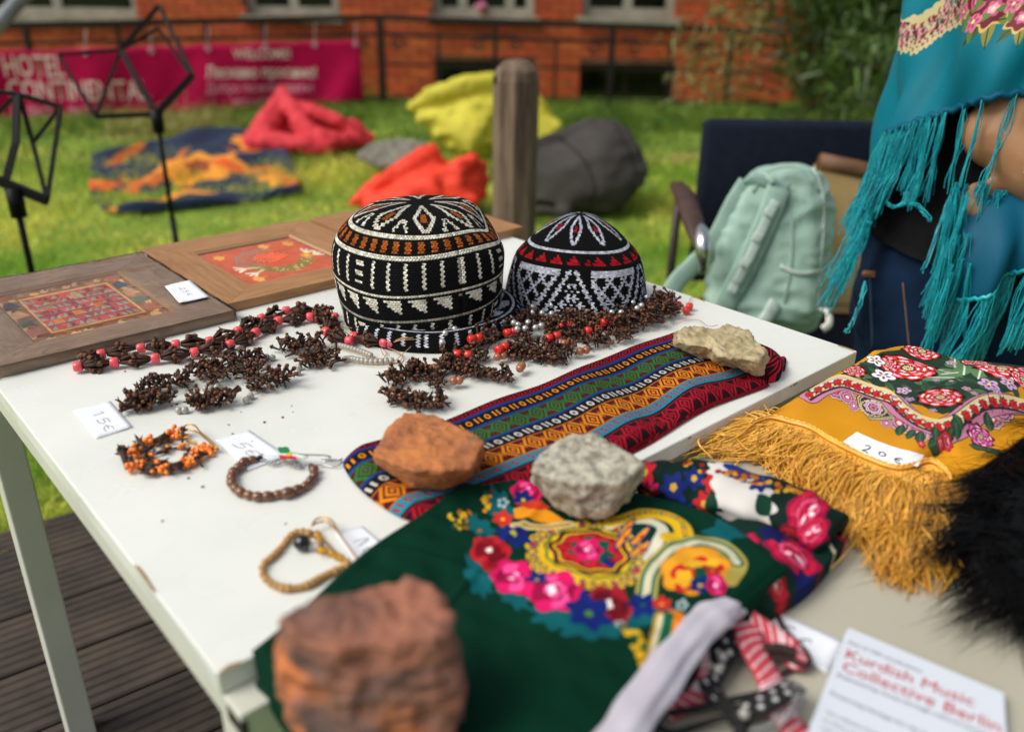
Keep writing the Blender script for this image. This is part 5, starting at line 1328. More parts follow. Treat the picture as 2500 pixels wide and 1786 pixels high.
# --- tall hat
r1 = mm(203, 1.222); base1 = T(1012, 826, .014) + FW * r1 * .96; base1[2] = TZ + .012
apexz = zfor(base1 - FW * .01, 497) - base1[2]; H1 = apexz
R_, C_ = 78, 156; g = new_grid(R_, C_); cc, rr = np.meshgrid(np.arange(C_), np.arange(R_))
nring1, nring2 = 32, 40                      # crown ring, shoulder ring
npet = 8; per = C_ / npet
f = ((cc / per) % 1) - .5; q = rr / nring1
wd = np.where(q < .62, np.clip((q - .14) / .48, 0, 1) ** .8 * .25, np.clip((.95 - q) / .33, 0, 1) * .25)
thk = .75 / per * np.clip(1.3 / (q + .25), .9, 3)
g[(np.abs(np.abs(f) - wd) < thk) & (q > .16) & (q < .93)] = 1
g[(np.abs(f) < .07) & (q > .52) & (q < .74)] = 2
f2_ = np.abs(np.abs(f) - .5)
wd2 = np.clip((q - .62) / .30, 0, 1) * .14
g[(np.abs(f2_ - wd2) < thk * .8) & (q > .66) & (q < .93)] = 1
g[rr == nring1 - 1] = 1; g[rr == nring1] = 1
for r in range(nring1 + 2, nring2 - 1): g[r, (cc[0] % 4 < 2)] = 2
g[nring2] = 1; g[nring2 + 1] = 1
for r in range(nring2 + 3, nring2 + 14): g[r, (cc[0] % 5 == 0) & ((cc[0] // 5) % 11 != 3)] = 1
for r in (4, 5, 8, 9, 12): g[nring2 + r, (cc[0] % 55 >= 14) & (cc[0] % 55 < 17)] = 1
g[nring2 + 16] = 1
for k in range(8):
    r = nring2 + 18 + k; g[r, (cc[0] % 7) >= k * .8 + .4] = 1; g[r, cc[0] % 7 > 5.6] = 0
g[nring2 + 27] = 1
for r in range(nring2 + 29, nring2 + 35): g[r, (cc[0] % 5 == 2) & ((cc[0] // 5) % 11 != 3)] = 1
for r in (30, 31, 34): g[nring2 + r, (cc[0] % 55 >= 14) & (cc[0] % 55 < 17)] = 1
k1 = H1
prof = [(0, k1), (r1 * .3, k1 * .99), (r1 * .60, k1 * .945), (r1 * .78, k1 * .865), (r1 * .91, k1 * .76), (r1 * .985, k1 * .62), (r1 * 1.0, k1 * .46), (r1 * .98, k1 * .22), (r1 * .94, .0)]
def def1(V, th, s):
    t = th[None]; ss = s[:, None]
    dn = np.exp(-((np.angle(np.exp(1j * (t - 1.05)))) / .5) ** 2) * np.exp(-((ss - .42) / .14) ** 2)
    V[..., 2] -= .016 * dn; 
    up_ = np.exp(-((np.angle(np.exp(1j * (t - 1.75)))) / .5) ** 2) * np.exp(-((ss - .46) / .16) ** 2); V[..., 2] += .010 * up_
    k = 1 + .022 * np.sin(3 * t + 1) * sstep(.3, .6, ss) + .016 * np.sin(5 * t + 8 * ss) - .04 * dn
    V[..., 0] *= k; V[..., 1] *= k
    V[..., 2] += .004 * np.sin(2 * t + .6) * sstep(.35, .5, ss) + .006 * np.sin(t - .3) * sstep(.5, .9, ss)
    return V
hat_build('tall black hat with cream stripes, triangles and brown dashes, stacked on a flat hat', prof, g, (black, creamy, brown), base1, fwdyaw + .55, def1, [.49, .86], ['crown', 'side_band', 'rim'])
# --- flat hat underneath
g = new_grid(30, 150); cc, rr = np.meshgrid(np.arange(150), np.arange(30))
for k in range(7): g[4 + k, (cc[0] % 10) >= k * .9] = 1
g[13:15] = 1
for r in range(17, 26): g[r, cc[0] % 4 == 0] = 1
for r in (18, 19, 20, 22): g[r, (cc[0] % 50 > 22) & (cc[0] % 50 < 27)] = 1
base0 = base1 + RT * mm(24, 1.2) - FW * .008; base0 = np.array([base0[0], base0[1], TZ + .0015])
prof = [(r1 * .70, .024), (r1 * .90, .024), (r1 * .97, .023), (r1 * 1.01, .017), (r1 * 1.03, .008), (r1 * 1.03, .0)]
def def0(V, th, s):
    k = 1 + .014 * np.sin(3 * th[None] + 2) + .01 * np.sin(7 * th[None]) * s[:, None] + .045 * np.exp(-((np.angle(np.exp(1j * (th[None] - 1.5)))) / .6) ** 2); V[..., 0] *= k; V[..., 1] *= k; return V
hat_build('flattened black hat with white stripes, squashed under the tall hat', prof, g, (black, whitey), base0, fwdyaw, def0, None, ['hat_body'])
# --- domed hat
r2 = mm(177, 1.27); base2 = T(1418, 795, 0) + FW * r2 * .98; base2[2] = TZ + .0015
H2 = zfor(base2, 521) - base2[2]
R_, C_ = 78, 150; g = new_grid(R_, C_); cc, rr = np.meshgrid(np.arange(C_), np.arange(R_))
n1 = 34; per = C_ / 9; f = ((cc / per) % 1) - .5; q = rr / n1
wd = np.where(q < .45, np.clip((q - .06) / .39, 0, 1) ** .7 * .27, np.clip((.9 - q) / .45, 0, 1) * .27)
thk = .7 / per * np.clip(1.2 / (q + .2), .9, 3)
g[(np.abs(np.abs(f) - wd) < thk) & (q > .06) & (q < .88)] = 1
g[(np.abs(f) < .07) & (q > .42) & (q < .56)] = 2
g[n1] = 1; g[n1 + 1] = 1
for k in range(6):
    r = n1 + 4 + k; d_ = np.abs((cc[0] % 7) - 3); g[r, d_ <= k * .5 + .2] = 2
b0 = n1 + 13; g[b0] = np.where((cc[0] % 30) < 17, 1, 0)
for r in range(b0, R_ - 5):
    t = (r - b0) / (R_ - 5 - b0)
    x = cc[0] % 30
    lat = (np.abs(((x + (r - b0) * .5) % 6) - 3) < .8) | (np.abs(((x - (r - b0) * .5) % 6) - 3) < .8)
    half = 8.5 * (1 - t) + 1
    g[r, (np.abs(x - 8) < half) & lat] = 1
    if t < .12: g[r, (np.abs(x - 8) < half)] = 1
    g[r, np.abs(np.abs(x - 8) - (10.2 - 8.0 * t)) < .75] = 1
    x2 = (cc[0] + 7) % 30 - 15; x2 = ((cc[0] - 23 + 15) % 30) - 15
    g[r, np.abs(np.abs(x2) - (1 + 8 * t)) < .75] = 1
    inner = (np.abs(x2) < 8 * t - 1.4) & (((np.abs(x2) + (r - b0) * .5) % 4) < 2.1) & (((np.abs(x2) - (r - b0) * .5) % 4) < 2.1); g[r, inner] = 1
g[R_ - 4] = 1; g[R_ - 3] = 1
prof = [(0, H2), (r2 * .22, H2 * .965), (r2 * .48, H2 * .84), (r2 * .70, H2 * .69), (r2 * .83, H2 * .585), (r2 * .89, H2 * .50), (r2 * .945, H2 * .34), (r2 * .985, H2 * .15), (r2 * 1.0, 0)]
def def2(V, th, s):
    k = 1 + .012 * np.sin(3 * th[None]) + .008 * np.sin(8 * th[None] + 9 * s[:, None]) * s[:, None]; V[..., 0] *= k; V[..., 1] *= k
    V[..., 2] += .003 * np.sin(2 * th[None] + 2.2) * sstep(.3, .5, s[:, None]); return V
hat_build('domed black and white hat with a ring of red triangles', prof, g, (black, whitey, redy), base2, fwdyaw + .12, def2, [.55], ['crown', 'side_band'])

# ================================================================== CLOVE JEWELLERY
m_clove = mat('dried_clove', '#4a2c1c', '#2c1a11', 160, .7, objrand=.35, bump=.5, bscale=500, bdist=.0004)
m_clovehd = mat('clove_bud', '#7a4b2c', '#4a2c1c', 160, .7, objrand=.3)
m_clove2 = mat('dried_clove_heap', '#4a2c1c', '#2c1a11', 160, .7, islrand=.35, bump=.5, bscale=500, bdist=.0004)
m_clovehd2 = mat('clove_bud_heap', '#7a4b2c', '#4a2c1c', 160, .7, islrand=.3)
def clove_mesh(bud, bend):
    mb = MB(); p = [(0, 0, 0), (.45, bend * .5, 0), (.86, 0, 0)]
    mb.tube(p, [.065, .095, .12], 5)
    for k in range(4):
        a = k * 1.571 + .4; y, z = math.cos(a), math.sin(a)
        mb.add([(.84, y * .12 - z * .08, z * .12 + y * .08), (.84, y * .12 + z * .08, z * .12 - y * .08), (1.02, y * .27, z * .27)], [(0, 1, 2), (2, 1, 0)])
    nb = len(mb.f)
    if bud: mb.ball((.99, 0, 0), .165, 6, 4)
    me = mb.mesh('clove', m_clove, True); me.materials.append(m_clovehd)
    for i, p_ in enumerate(me.polygons):
        if i >= nb: p_.material_index = 1
    return me
CLV = [clove_mesh(True, .03), clove_mesh(True, -.04), clove_mesh(False, .05), clove_mesh(True, .0)]
NCL = {}
def put_clove(p, d, L, parent):
    d = np.asarray(d, float); d /= np.linalg.norm(d)
    q = Vector(d).to_track_quat('X', 'Z').to_matrix().to_4x4() @ Matrix.Rotation(random.random() * 6.28, 4, 'X')
    M = Matrix.Translation(Vector(p)) @ q @ Matrix.Scale(L, 4); c = NCL.setdefault(parent.name, [0, []]); c[0] += 1
    if c[0] <= 300: link('clove', random.choice(CLV), parent, M)
    else: c[1].append(M)
def ball_mesh(name, m, nu=12, nv=8): return MB().ball((0, 0, 0), 1, nu, nv).mesh(name, m, True)
m_pearl = mat('pearl', '#a3a098', rough=.18, coat=.4, spec=.6); m_silver = mat('silver_bead', '#c9c9c6', rough=.25, metal=.6)
m_copper = mat('copper_pearl', '#a5653f', '#8c5233', 90, .3, coat=.4, objrand=.15); m_coral = mat('coral_bead', '#f0565c', '#e04850', 60, .3, coat=.3, objrand=.08)
m_redb = mat('red_bead', '#dd2f24', '#c8261f', 60, .28, coat=.4, objrand=.08)
BM = {k: ball_mesh('bead', m) for k, m in (('pearl', m_pearl), ('silver', m_silver), ('copper', m_copper))}
def barrel(m):
    pr = [(.35, -.8), (.78, -.78), (.97, -.55), (1, 0), (.97, .55), (.78, .78), (.35, .8)]; return MB().lathe(pr, 12).mesh('bead', m, True)
BM['coral'] = barrel(m_coral); BM['red'] = barrel(m_redb)
def bead(kind, p, r, parent, axis=None):
    M = Matrix.Translation(Vector(p))
    if axis is not None: M = M @ Vector(axis).to_track_quat('Z', 'Y').to_matrix().to_4x4()
    link('bead', BM[kind], parent, M @ Matrix.Scale(r, 4))
m_thread = mat('tan_thread', '#b58e5f', rough=.7)
def thread(name, P, r, parent, m=m_thread): return MB().tube(P, r, 5).build(name, m, parent, True)
z4 = lambda x, y: (x / 2.5256, 440 + y / 2.5256)
hz = lambda x, y: (750 + x / 2.5256, 440 + y / 2.5256)
CL = .0148
# --- coral garland (two strands side by side)
up_s = [(625, 1072), (870, 1034), (1085, 1012), (1292, 992), (1466, 930), (1612, 850), (1766, 803), (1955, 800)]
lo_s = [(480, 1148), (705, 1122), (958, 1096), (1200, 1060), (1420, 1012), (1577, 938), (1717, 866), (1912, 842), (2062, 842)]
tail = [(2010, 933), (2155, 988), (2182, 962)]
gar = thing('clove_garland', 'clove garland with pink coral beads curling from the wrapped frame to the tall hat', 'garland', T(600, 760), 'clove strings on the table')
tp = [T(*z4(*p), .0085) for p in up_s]; lp = [T(*z4(*p), .0085) for p in lo_s]; tl_ = [T(*z4(*p), .0085) for p in tail] + [T(938, 836, .0085)]
path_all = [lp[0], tp[0]], lp, tp, [tp[-1], T(*z4(2030, 815), .012), lp[-1], tl_[0], tl_[1], tl_[2], tl_[3]]
def spindle(a, b, n, parent, L=CL):
    a, b = np.asarray(a), np.asarray(b); d = b - a; ln = np.linalg.norm(d); d /= ln; s = np.cross(d, UPV)
    for end in (0, 1):
        for k in range(n):
            an = random.random() * 6.28; off = math.cos(an) * s * .0055 + math.sin(an) * UPV * .0045
            if end == 0: root = a + d * .006 + off * .5; dr = d + (math.cos(an) * s * random.uniform(.25, .55) + math.sin(an) * UPV * .35)
            else: root = b - d * .006 + off * .5; dr = -d + (math.cos(an) * s * random.uniform(.25, .55) + math.sin(an) * UPV * .35)
            LL = min(L, ln * .62) * random.uniform(.85, 1.1); e = root + dr / np.linalg.norm(dr) * LL
            if e[2] < TZ + .0025: dr[2] += (TZ + .004 - e[2]) / LL
            root[2] = max(root[2], TZ + .003); put_clove(root, dr, LL, parent)
for P in path_all:
    for a, b in zip(P[:-1], P[1:]): spindle(a, b, 12, gar, .0200)
    thread('thread', P, .0006, gar)
for P in (lp, tp, tl_):
    for i, p in enumerate(P):
        ax = P[min(i + 1, len(P) - 1)] - P[max(i - 1, 0)]; bead('coral', p, .0064, gar, ax)
# knot cap and thread tails
MB().lathe([(.0055, 0), (.004, .006), (.0015, .012)], 10).build('cord_end', mat('pink_cord_end', '#e0657a', rough=.5), gar).matrix_basis = Matrix.Translation(T(946, 839, .0085)) @ (Vector(RT).to_track_quat('Z', 'Y').to_matrix().to_4x4())
for k in range(9):
    o = RNG.normal(0, 3, 2); pts = [(950, 838), (985 + o[0], 822 + o[1]), (1030, 812 + o[1] * 2), (1075 + o[0], 806 + o[1]), (1110, 822 + o[1] * 3)]
    thread('loose_thread', smooth_path([T(x, y, .008 + (.012 if 0 < i < 4 else 0)) for i, (x, y) in enumerate(pts)], 14), .00045, gar)
for pts in ([(938, 868), (930, 850), (950, 838), (990, 842), (1050, 848)], [(965, 880), (1010, 840), (1030, 825), (1050, 838), (1055, 850)], [(945, 848), (975, 860), (985, 880), (968, 888)], [(900, 800), (855, 800), (840, 790), (835, 805), (850, 815)]):
    thread('loose_thread', smooth_path([T(x, y, .004 + .006 * (i % 2)) for i, (x, y) in enumerate(pts)], 18), .0005, gar)
# --- pearl necklace with clove clusters
def cluster(pts, n, parent, w_=.011, L=CL, zc=.004, vert=.8):
    P = smooth_path([T(x, y) for x, y in pts], 30)
    for k in range(int(n * (3.0 if parent.name.endswith('.002') else 2.3))):
        q = random.random() * 29; i = int(q); p = P[i].copy(); t = P[min(i + 1, 29)] - P[max(i - 1, 0)]; t /= np.linalg.norm(t) + 1e-9
        s = np.cross(t, UPV); an = random.uniform(-.5, 3.64); rad = random.uniform(0, 1)
        d = s * math.cos(an) + UPV * max(-.1, math.sin(an)) * vert + t * random.gauss(0, .75)
        p = p + s * random.gauss(0, w_ * .5) + UPV * (zc + random.random() * (.017 if parent.name.endswith('.002') else .012)); d /= np.linalg.norm(d); e = p + d * L
        if e[2] < TZ + .003: d[2] += (TZ + .004 - e[2]) / L
        put_clove(p - d * L * .25, d, L * random.uniform(.8, 1.12), parent)
    thread('thread', P + UPV * .006, .0006, parent)
def beads(kind, pts, r, parent, dz=0):
    for x, y in pts: bead(kind, T(x, y) + UPV * (r + dz), r, parent)
pn = thing('clove_necklace', 'clove necklace with white pearls lying in the middle of the white table', 'necklace', T(470, 930), 'clove strings on the table')
for pts, n in (([(830, 1440), (900, 1400), (1060, 1400)], 38), ([(1190, 1420), (1320, 1390), (1470, 1395)], 32), ([(1565, 1310), (1680, 1270), (1800, 1255)], 30), ([(1880, 1160), (1990, 1130), (2100, 1140)], 30),
               ([(860, 1360), (1000, 1300), (1180, 1260)], 30), ([(1200, 1230), (1330, 1180), (1560, 1130)], 40), ([(1360, 1100), (1500, 1130), (1640, 1150)], 16), ([(1730, 1080), (1850, 1040), (2010, 1030)], 30), ([(1290, 1270), (1450, 1220), (1620, 1230)], 28)):
    cluster([z4(*p) for p in pts], n, pn)
pr_ = mm(8.2, 1.1)
beads('pearl', [z4(*p) for p in ((1105, 1438), (1143, 1436), (1522, 1376), (1548, 1350), (1838, 1202), (1845, 1170), (1645, 1108), (1682, 1112), (1300, 1300), (1270, 1305), (1340, 1296))], pr_, pn)
s_a = smooth_path([z4(2045, 1040), hz(200, 1035), hz(260, 1050), hz(330, 1070), hz(390, 1095)], 15); s_b = smooth_path([z4(2130, 1122), hz(270, 1118), hz(330, 1130), hz(420, 1137), hz(520, 1130)], 14)
beads('pearl', s_a, pr_ * .92, pn); beads('pearl', s_b, pr_, pn)
for S_, e_ in ((s_a, [(935, 876), (945, 862), (935, 852)]), (s_b, [(975, 885), (985, 868), (965, 858)])): thread('thread', [T(*p, pr_) for p in S_] + [T(*p, .003) for p in e_], .0006, pn)
# --- copper bead necklace (front) and red and silver one (behind)
z3 = lambda x, y: (880 + x / 2.841, 740 + y / 2.841)
cn = thing('clove_necklace', 'clove necklace with copper coloured beads along the striped cloth', 'necklace', T(1000, 960), 'clove strings on the table')
for pts, n in (([(210, 600), (330, 520), (470, 520), (590, 610)], 54), ([(230, 660), (330, 720), (450, 740), (590, 690)], 44), ([(560, 480), (700, 480), (820, 530), (1060, 560)], 62), ([(560, 440), (720, 400), (900, 420)], 26), ([(1000, 370), (1200, 400), (1460, 430)], 52), ([(1080, 330), (1300, 330), (1500, 390)], 30), ([(1560, 330), (1720, 290), (1900, 260)], 22)):
    cluster([z3(*p) for p in pts], n, cn, .010)
beads('copper', [z3(*p) for p in ((238, 690), (285, 705), (512, 500), (484, 505), (648, 592), (686, 588), (950, 425), (990, 415), (1118, 488), (1106, 505), (1410, 330), (1450, 318), (1522, 385), (1565, 375), (1800, 225), (1840, 215), (640, 440))], mm(10.5, 1.07), cn, .005)
rn = thing('clove_necklace', 'clove necklace with red and silver beads heaped in front of the two hats', 'necklace', T(1250, 830), 'clove strings on the table')
for pts, n in (([(580, 300), (640, 260), (820, 290), (920, 340)], 40), ([(860, 220), (1000, 230), (1180, 260)], 34), ([(1050, 180), (1250, 190), (1420, 240)], 30), ([(1300, 240), (1480, 260), (1640, 250)], 40), ([(1420, 170), (1560, 180), (1720, 190)], 34), ([(1620, 120), (1760, 130), (1900, 150)], 34), ([(1720, 230), (1860, 200), (2060, 160)], 30), ([(1900, 90), (2050, 60), (2180, 40)], 34), ([(1960, 150), (2080, 120), (2170, 90)], 24)):
    cluster([z3(*p) for p in pts], n, rn, .015, zc=.006)
for a, b in (((672, 352), (748, 358)), ((770, 248), (824, 236)), ((960, 320), (1002, 300)), ((1018, 206), (1064, 196)), ((1306, 242), (1362, 226)), ((1396, 158), (1450, 152)), ((1580, 190), (1645, 182)), ((1690, 132), (1735, 126))):
    ax = T(*z3(*b)) - T(*z3(*a))
    for p in (a, b): bead('red', T(*z3(*p), .018), .0058, rn, ax)
beads('silver', [z3(*p) for p in ((590, 330), (570, 395), (640, 270), (1090, 270), (1160, 252), (1085, 300), (1210, 290), (1140, 295), (1250, 275), (1190, 180), (1255, 185), (1320, 130), (1320, 190), (1190, 140), (1800, 72), (1860, 80), (1975, 70), (1940, 130), (1880, 108), (1735, 180), (1800, 180), (1910, 150), (1810, 112), (680, 235), (655, 300), (1060, 255))], mm(8, 1.15), rn, .0205)
for p in ((1655, 744), (1676, 757), (1683, 748)): bead('red', T(*p, .007), .0058, rn, RT)
thread('thread', smooth_path([T(1640, 775, .004), T(1660, 765, .004), T(1680, 740, .006), T(1690, 725, .002), T(1720, 735, .001)], 14), .0005, rn)
thread('thread', smooth_path([T(1640, 790, .003), T(1700, 780, .003), T(1730, 796, .008), T(1752, 793, .004)], 14), .0005, rn)
thread('thread', smooth_path([T(1370, 782, .012), T(1400, 770, .018), T(1430, 776, .016), T(1450, 786, .012)], 14), .0005, rn)
for o in (gar, pn, cn, rn):                   # past 300 on one string: joined
    Ms = NCL[o.name][1]
    if not Ms: continue
    mb = MB(); hd = []
    for M in Ms:
        me = random.choice(CLV); n0 = len(mb.f); mb.add([M @ v.co for v in me.vertices], [tuple(p.vertices) for p in me.polygons]); hd += [p.material_index for p in me.polygons]
    me = bpy.data.meshes.new('cloves'); me.from_pydata(mb.v, [], mb.f); me.materials.append(m_clove2); me.materials.append(m_clovehd2)
    me.polygons.foreach_set('material_index', hd); me.polygons.foreach_set('use_smooth', [True] * len(hd)); link('cloves', me, o, kind='stuff')
# clove crumbs
cr = MB()
for x, y in ((394, 922), (715, 1005), (712, 990), (568, 1058), (460, 1166), (495, 1187), (588, 1005), (690, 1018), (305, 906), (420, 990), *[(x, y) for x, y in zip(RNG.uniform(200, 900, 12), RNG.uniform(880, 1320, 12)) if y > 900 + abs(x - 350) * .2 and x > 120 + (y - 900) * .55]):
    p = T(x, y, .0008); cr.ball(p, RNG.uniform(.0007, .0022), 6, 4, (1, .7, .5))
o = cr.build('clove_crumbs', m_clovehd, None, kind='stuff'); o['label'] = 'tiny clove crumbs scattered on the white table top'

# ================================================================== BRACELETS AND PINS
m_gold = mat('gold_wire', '#c9953f', rough=.28, metal=1.0); m_goldp = mat('gold_chain', '#d9a53a', rough=.3, metal=1.0); m_silv = mat('silver_wire', '#c4c6c6', rough=.2, metal=1.0)
m_orb = mat('orange_glass_bead', '#ff8a0c', '#f07400', 100, .15, coat=.5, objrand=.12); BM['orange'] = ball_mesh('bead', m_orb, 8, 6)
zb = lambda x, y: (250 + x / 3.788, 1000 + y / 3.788)
ob = thing('bracelet', 'orange bead and clove bracelet on a gold safety pin', 'bracelet', T(365, 1110), 'bracelets pinned to safety pins')
for (cx, cy) in ((440, 330), (690, 250), (300, 440), (310, 560), (560, 580), (820, 520), (960, 405)):
    c = T(*zb(cx, cy))
    for k in range(20): bead('orange', c + np.array([RNG.normal(0, .0040), RNG.normal(0, .0040), .0025 + abs(RNG.normal(0, .0035))]), .0028, ob)
for a, b in (((600, 300), (490, 295)), ((620, 230), (500, 300)), ((350, 290), (300, 400)), ((410, 380), (340, 300)), ((225, 540), (190, 410)), ((470, 600), (360, 590)), ((490, 590), (410, 480)), ((760, 540), (680, 560)), ((700, 510), (760, 450)), ((980, 400), (880, 450)), ((930, 530), (880, 480)), ((500, 400), (580, 370)), ((640, 340), (560, 390)), ((720, 370), (830, 380)), ((500, 470), (620, 490)), ((740, 300), (745, 220)), ((440, 420), (480, 390)), ((660, 600), (600, 560))):
    put_clove(T(*zb(*a), .004), T(*zb(*b), .006) - T(*zb(*a), .004) + UPV * .002, np.linalg.norm(T(*zb(*a)) - T(*zb(*b))) * 1.05, ob)
oring = [(690, 250), (440, 330), (300, 440), (310, 560), (560, 580), (820, 520), (960, 405)]
for a, b in zip(oring, oring[1:]):
    A_, B_ = T(*zb(*a), .004), T(*zb(*b), .004); dr = (B_ - A_) / np.linalg.norm(B_ - A_); sx = np.cross(dr, UPV)
    for k in range(5): sg = random.choice((-1, 1)); put_clove((A_ + B_) / 2 - dr * sg * .007 + sx * random.gauss(0, .003) + UPV * random.random() * .004, dr * sg + sx * random.gauss(0, .25), .0145, ob)
inner = [(600, 355), (735, 340), (825, 390), (880, 460), (760, 485), (620, 500), (490, 480), (430, 425), (600, 355)]
for a, b in zip(inner, inner[1:]):
    A_, B_ = T(*zb(*a), .003), T(*zb(*b), .003); dr = (B_ - A_) / np.linalg.norm(B_ - A_)
    for k in range(2): put_clove(A_ + (B_ - A_) * .2 + RNG.normal(0, .0012, 3) * np.array([1, 1, .3]), dr + RNG.normal(0, .15, 3) * np.array([1, 1, .2]), .012, ob)
    for k in range(3): bead('orange', A_ + RNG.normal(0, .0018, 3) * np.array([1, 1, .4]) , .0026, ob)
thread('thread', smooth_path([T(*zb(*p), .004) for p in oring], 30), .0006, ob)
beads_l = [(600, 355), (735, 340), (825, 390), (490, 480), (640, 520), (420, 430), (880, 470), (770, 240)]
for p in beads_l: bead('orange', T(*zb(*p), .003), .0028, ob)
P = smooth_path([T(*zb(*p), h_) for p, h_ in (((760, 275), .002), ((880, 330), .002), ((1000, 385), .002), ((1062, 372), .004), ((1060, 345), .008), ((985, 270), .010), ((905, 205), .011), ((860, 150), .012), ((800, 132), .012), ((740, 165), .010), ((725, 205), .008), ((790, 185), .008), ((850, 195), .008), ((900, 220), .008))], 70)
MB().tube(P, .0009, 6).build('safety_pin', m_gold, ob, True)
MB().tube(smooth_path([T(*zb(*p), .006) for p in ((900, 215), (980, 290), (1050, 360))], 10), .0008, 6).build('pin_needle', m_gold, ob, True)
for cx, cy in ((780, 285), (835, 325), (900, 365)):
    c = T(*zb(cx, cy), .004); MB().tube([c + RT * .0042 * math.cos(t) + (FW * .6 + UPV * .8) * .0042 * math.sin(t) for t in np.linspace(0, 6.28, 14)[:-1]], .0006, 5, True).build('jump_ring', m_gold, ob, True)
# brown agate bracelet with map charm
m_agate = mat('brown_agate', '#5c2f1c', '#a8743c', 180, .15, coat=.6, objrand=.35, lo=.5, hi=.7); BM['agate'] = MB().lathe([(.3, -1.15), (.75, -.9), (1, -.35), (1, .35), (.75, .9), (.3, 1.15)], 12).mesh('bead', m_agate, True)
ab = thing('bracelet', 'brown agate bead bracelet on a silver safety pin with a small map charm', 'bracelet', T(660, 1170), 'bracelets pinned to safety pins')
bl = [(1385, 462), (1310, 482), (1262, 530), (1210, 572), (1195, 620), (1195, 670), (1225, 722), (1275, 757), (1350, 787), (1435, 802), (1530, 797), (1625, 782), (1715, 767), (1805, 737), (1880, 700), (1925, 652), (1958, 607), (1955, 552)]
for i, p in enumerate(bl):
    ax = T(*zb(*bl[min(i + 1, 17)])) - T(*zb(*bl[max(i - 1, 0)])); r = mm(12, .88) * (1.15 if i == 12 else random.uniform(.88, 1.02)); bead('agate', T(*zb(*p), r), r, ab, ax)
thread('elastic', [T(*zb(*p), .004) for p in bl], .0008, ab, mat('dark_cord', '#1d1310', rough=.6))
m_dkb = mat('dark_end_cap', '#2a2522', rough=.3, metal=.5)
for p in ((1455, 445), (1930, 522)): MB().ball(T(*zb(*p), .004), .0032, 8, 6).build('end_cap', m_dkb, ab, True)
ch = smooth_path([zb(*p) for p in ((1470, 445), (1530, 490), (1600, 500), (1660, 470), (1720, 490), (1790, 480), (1820, 530), (1760, 510), (1900, 525))], 34)
for i, p in enumerate(ch):
    c = T(*p, .002 + .002 * (i % 2)); d = (RT if i % 2 else FW); MB().tube([c + RT * .0026 * math.cos(t) + (FW if i % 2 else UPV) * .0018 * math.sin(t) for t in np.linspace(0, 6.28, 9)[:-1]], .0005, 4, True).build('chain_link', m_silv, ab, True)
P = smooth_path([T(*zb(*p), h_) for p, h_ in (((1470, 412), .010), ((1700, 415), .011), ((2010, 418), .010), ((2090, 428), .009), ((2110, 440), .006), ((2030, 452), .004), ((2100, 460), .003), ((2190, 462), .003), ((2215, 485), .003), ((2160, 522), .003), ((2020, 510), .003), ((1890, 528), .003))], 60)
MB().tube(P, .0008, 6).build('safety_pin', m_silv, ab, True)
MB().tube(smooth_path([T(*zb(*p), .004) for p in ((2030, 480), (2140, 472), (2200, 462), (2218, 450))], 12), .0008, 6).build('pin_coil', m_silv, ab, True)
def plate(pts, m, z, name, parent, th=.0012):
    P = [T(*zb(*p), z) for p in pts]; n = len(P); me = bpy.data.meshes.new(name); V = [tuple(p) for p in P] + [tuple(p - UPV * th) for p in P]
    me.from_pydata(V, [], [tuple(range(n)), tuple(range(n, 2 * n))[::-1]] + [(i, n + i, n + (i + 1) % n, (i + 1) % n) for i in range(n)]); me.materials.append(m); return link(name, me, parent)
mg, mw, mr, my = mat('green_enamel', '#15803a', rough=.25), mat('white_enamel', '#e6e6e0', rough=.25), mat('red_enamel', '#c8202c', rough=.25), mat('yellow_enamel', '#e8b52c', rough=.25)
plate([(1618, 352), (1640, 342), (1665, 346), (1690, 338), (1720, 345), (1735, 372), (1730, 392), (1790, 398), (1720, 400), (1650, 400), (1632, 380)], mg, .013, 'charm_green', ab)
plate([(1632, 401), (1720, 402), (1795, 404), (1900, 432), (1860, 440), (1780, 426), (1640, 414)], mw, .013, 'charm_white', ab)
plate([(1632, 416), (1780, 428), (1800, 452), (1720, 446), (1645, 450)], mr, .013, 'charm_red', ab)
plate([(1790, 400), (1880, 424), (1902, 430), (1895, 420), (1830, 402)], mg, .0131, 'charm_green', ab)
plate([(1725 + 26 * math.cos(a), 411 + 15 * math.sin(a)) for a in np.linspace(0, 6.28, 13)[:-1]], my, .0136, 'charm_sun', ab)
# wooden bead bracelet
m_wb = mat('pale_wood_bead', '#b98e52', '#a87d45', 120, .6, objrand=.1); BM['wood'] = ball_mesh('bead', m_wb, 10, 7); m_onyx = mat('black_onyx', '#0a0a0c', rough=.08, coat=.6)
zw = lambda x, y: (100 + x / 2.5256, 950 + y / 2.5256)
wb = thing('bracelet', 'pale wooden bead bracelet with a black bead on a gold safety pin', 'bracelet', T(740, 1380), 'bracelets pinned to safety pins')
wl = [(1650, 885), (1590, 872), (1550, 890), (1520, 925), (1490, 965), (1455, 1003), (1415, 1040), (1380, 1066), (1366, 1102), (1370, 1142), (1398, 1180), (1440, 1206), (1490, 1222), (1550, 1227), (1610, 1217), (1660, 1200), (1705, 1172), (1745, 1150), (1800, 1122), (1858, 1100), (1885, 1090)]
wlp = along([zw(*p) for p in wl], 15)
for i, p in enumerate(wlp): r = mm(9.5, .80) * random.uniform(.88, 1.06); bead('wood', T(p[0], p[1], r), r, wb)
MB().ball(T(*zw(1610, 945), .0075), mm(19, .82), 14, 10).build('black_bead', m_onyx, wb, True)
for p in ((1672, 965), (1705, 968)): bead('pearl', T(*zw(*p), .004), .0042, wb)
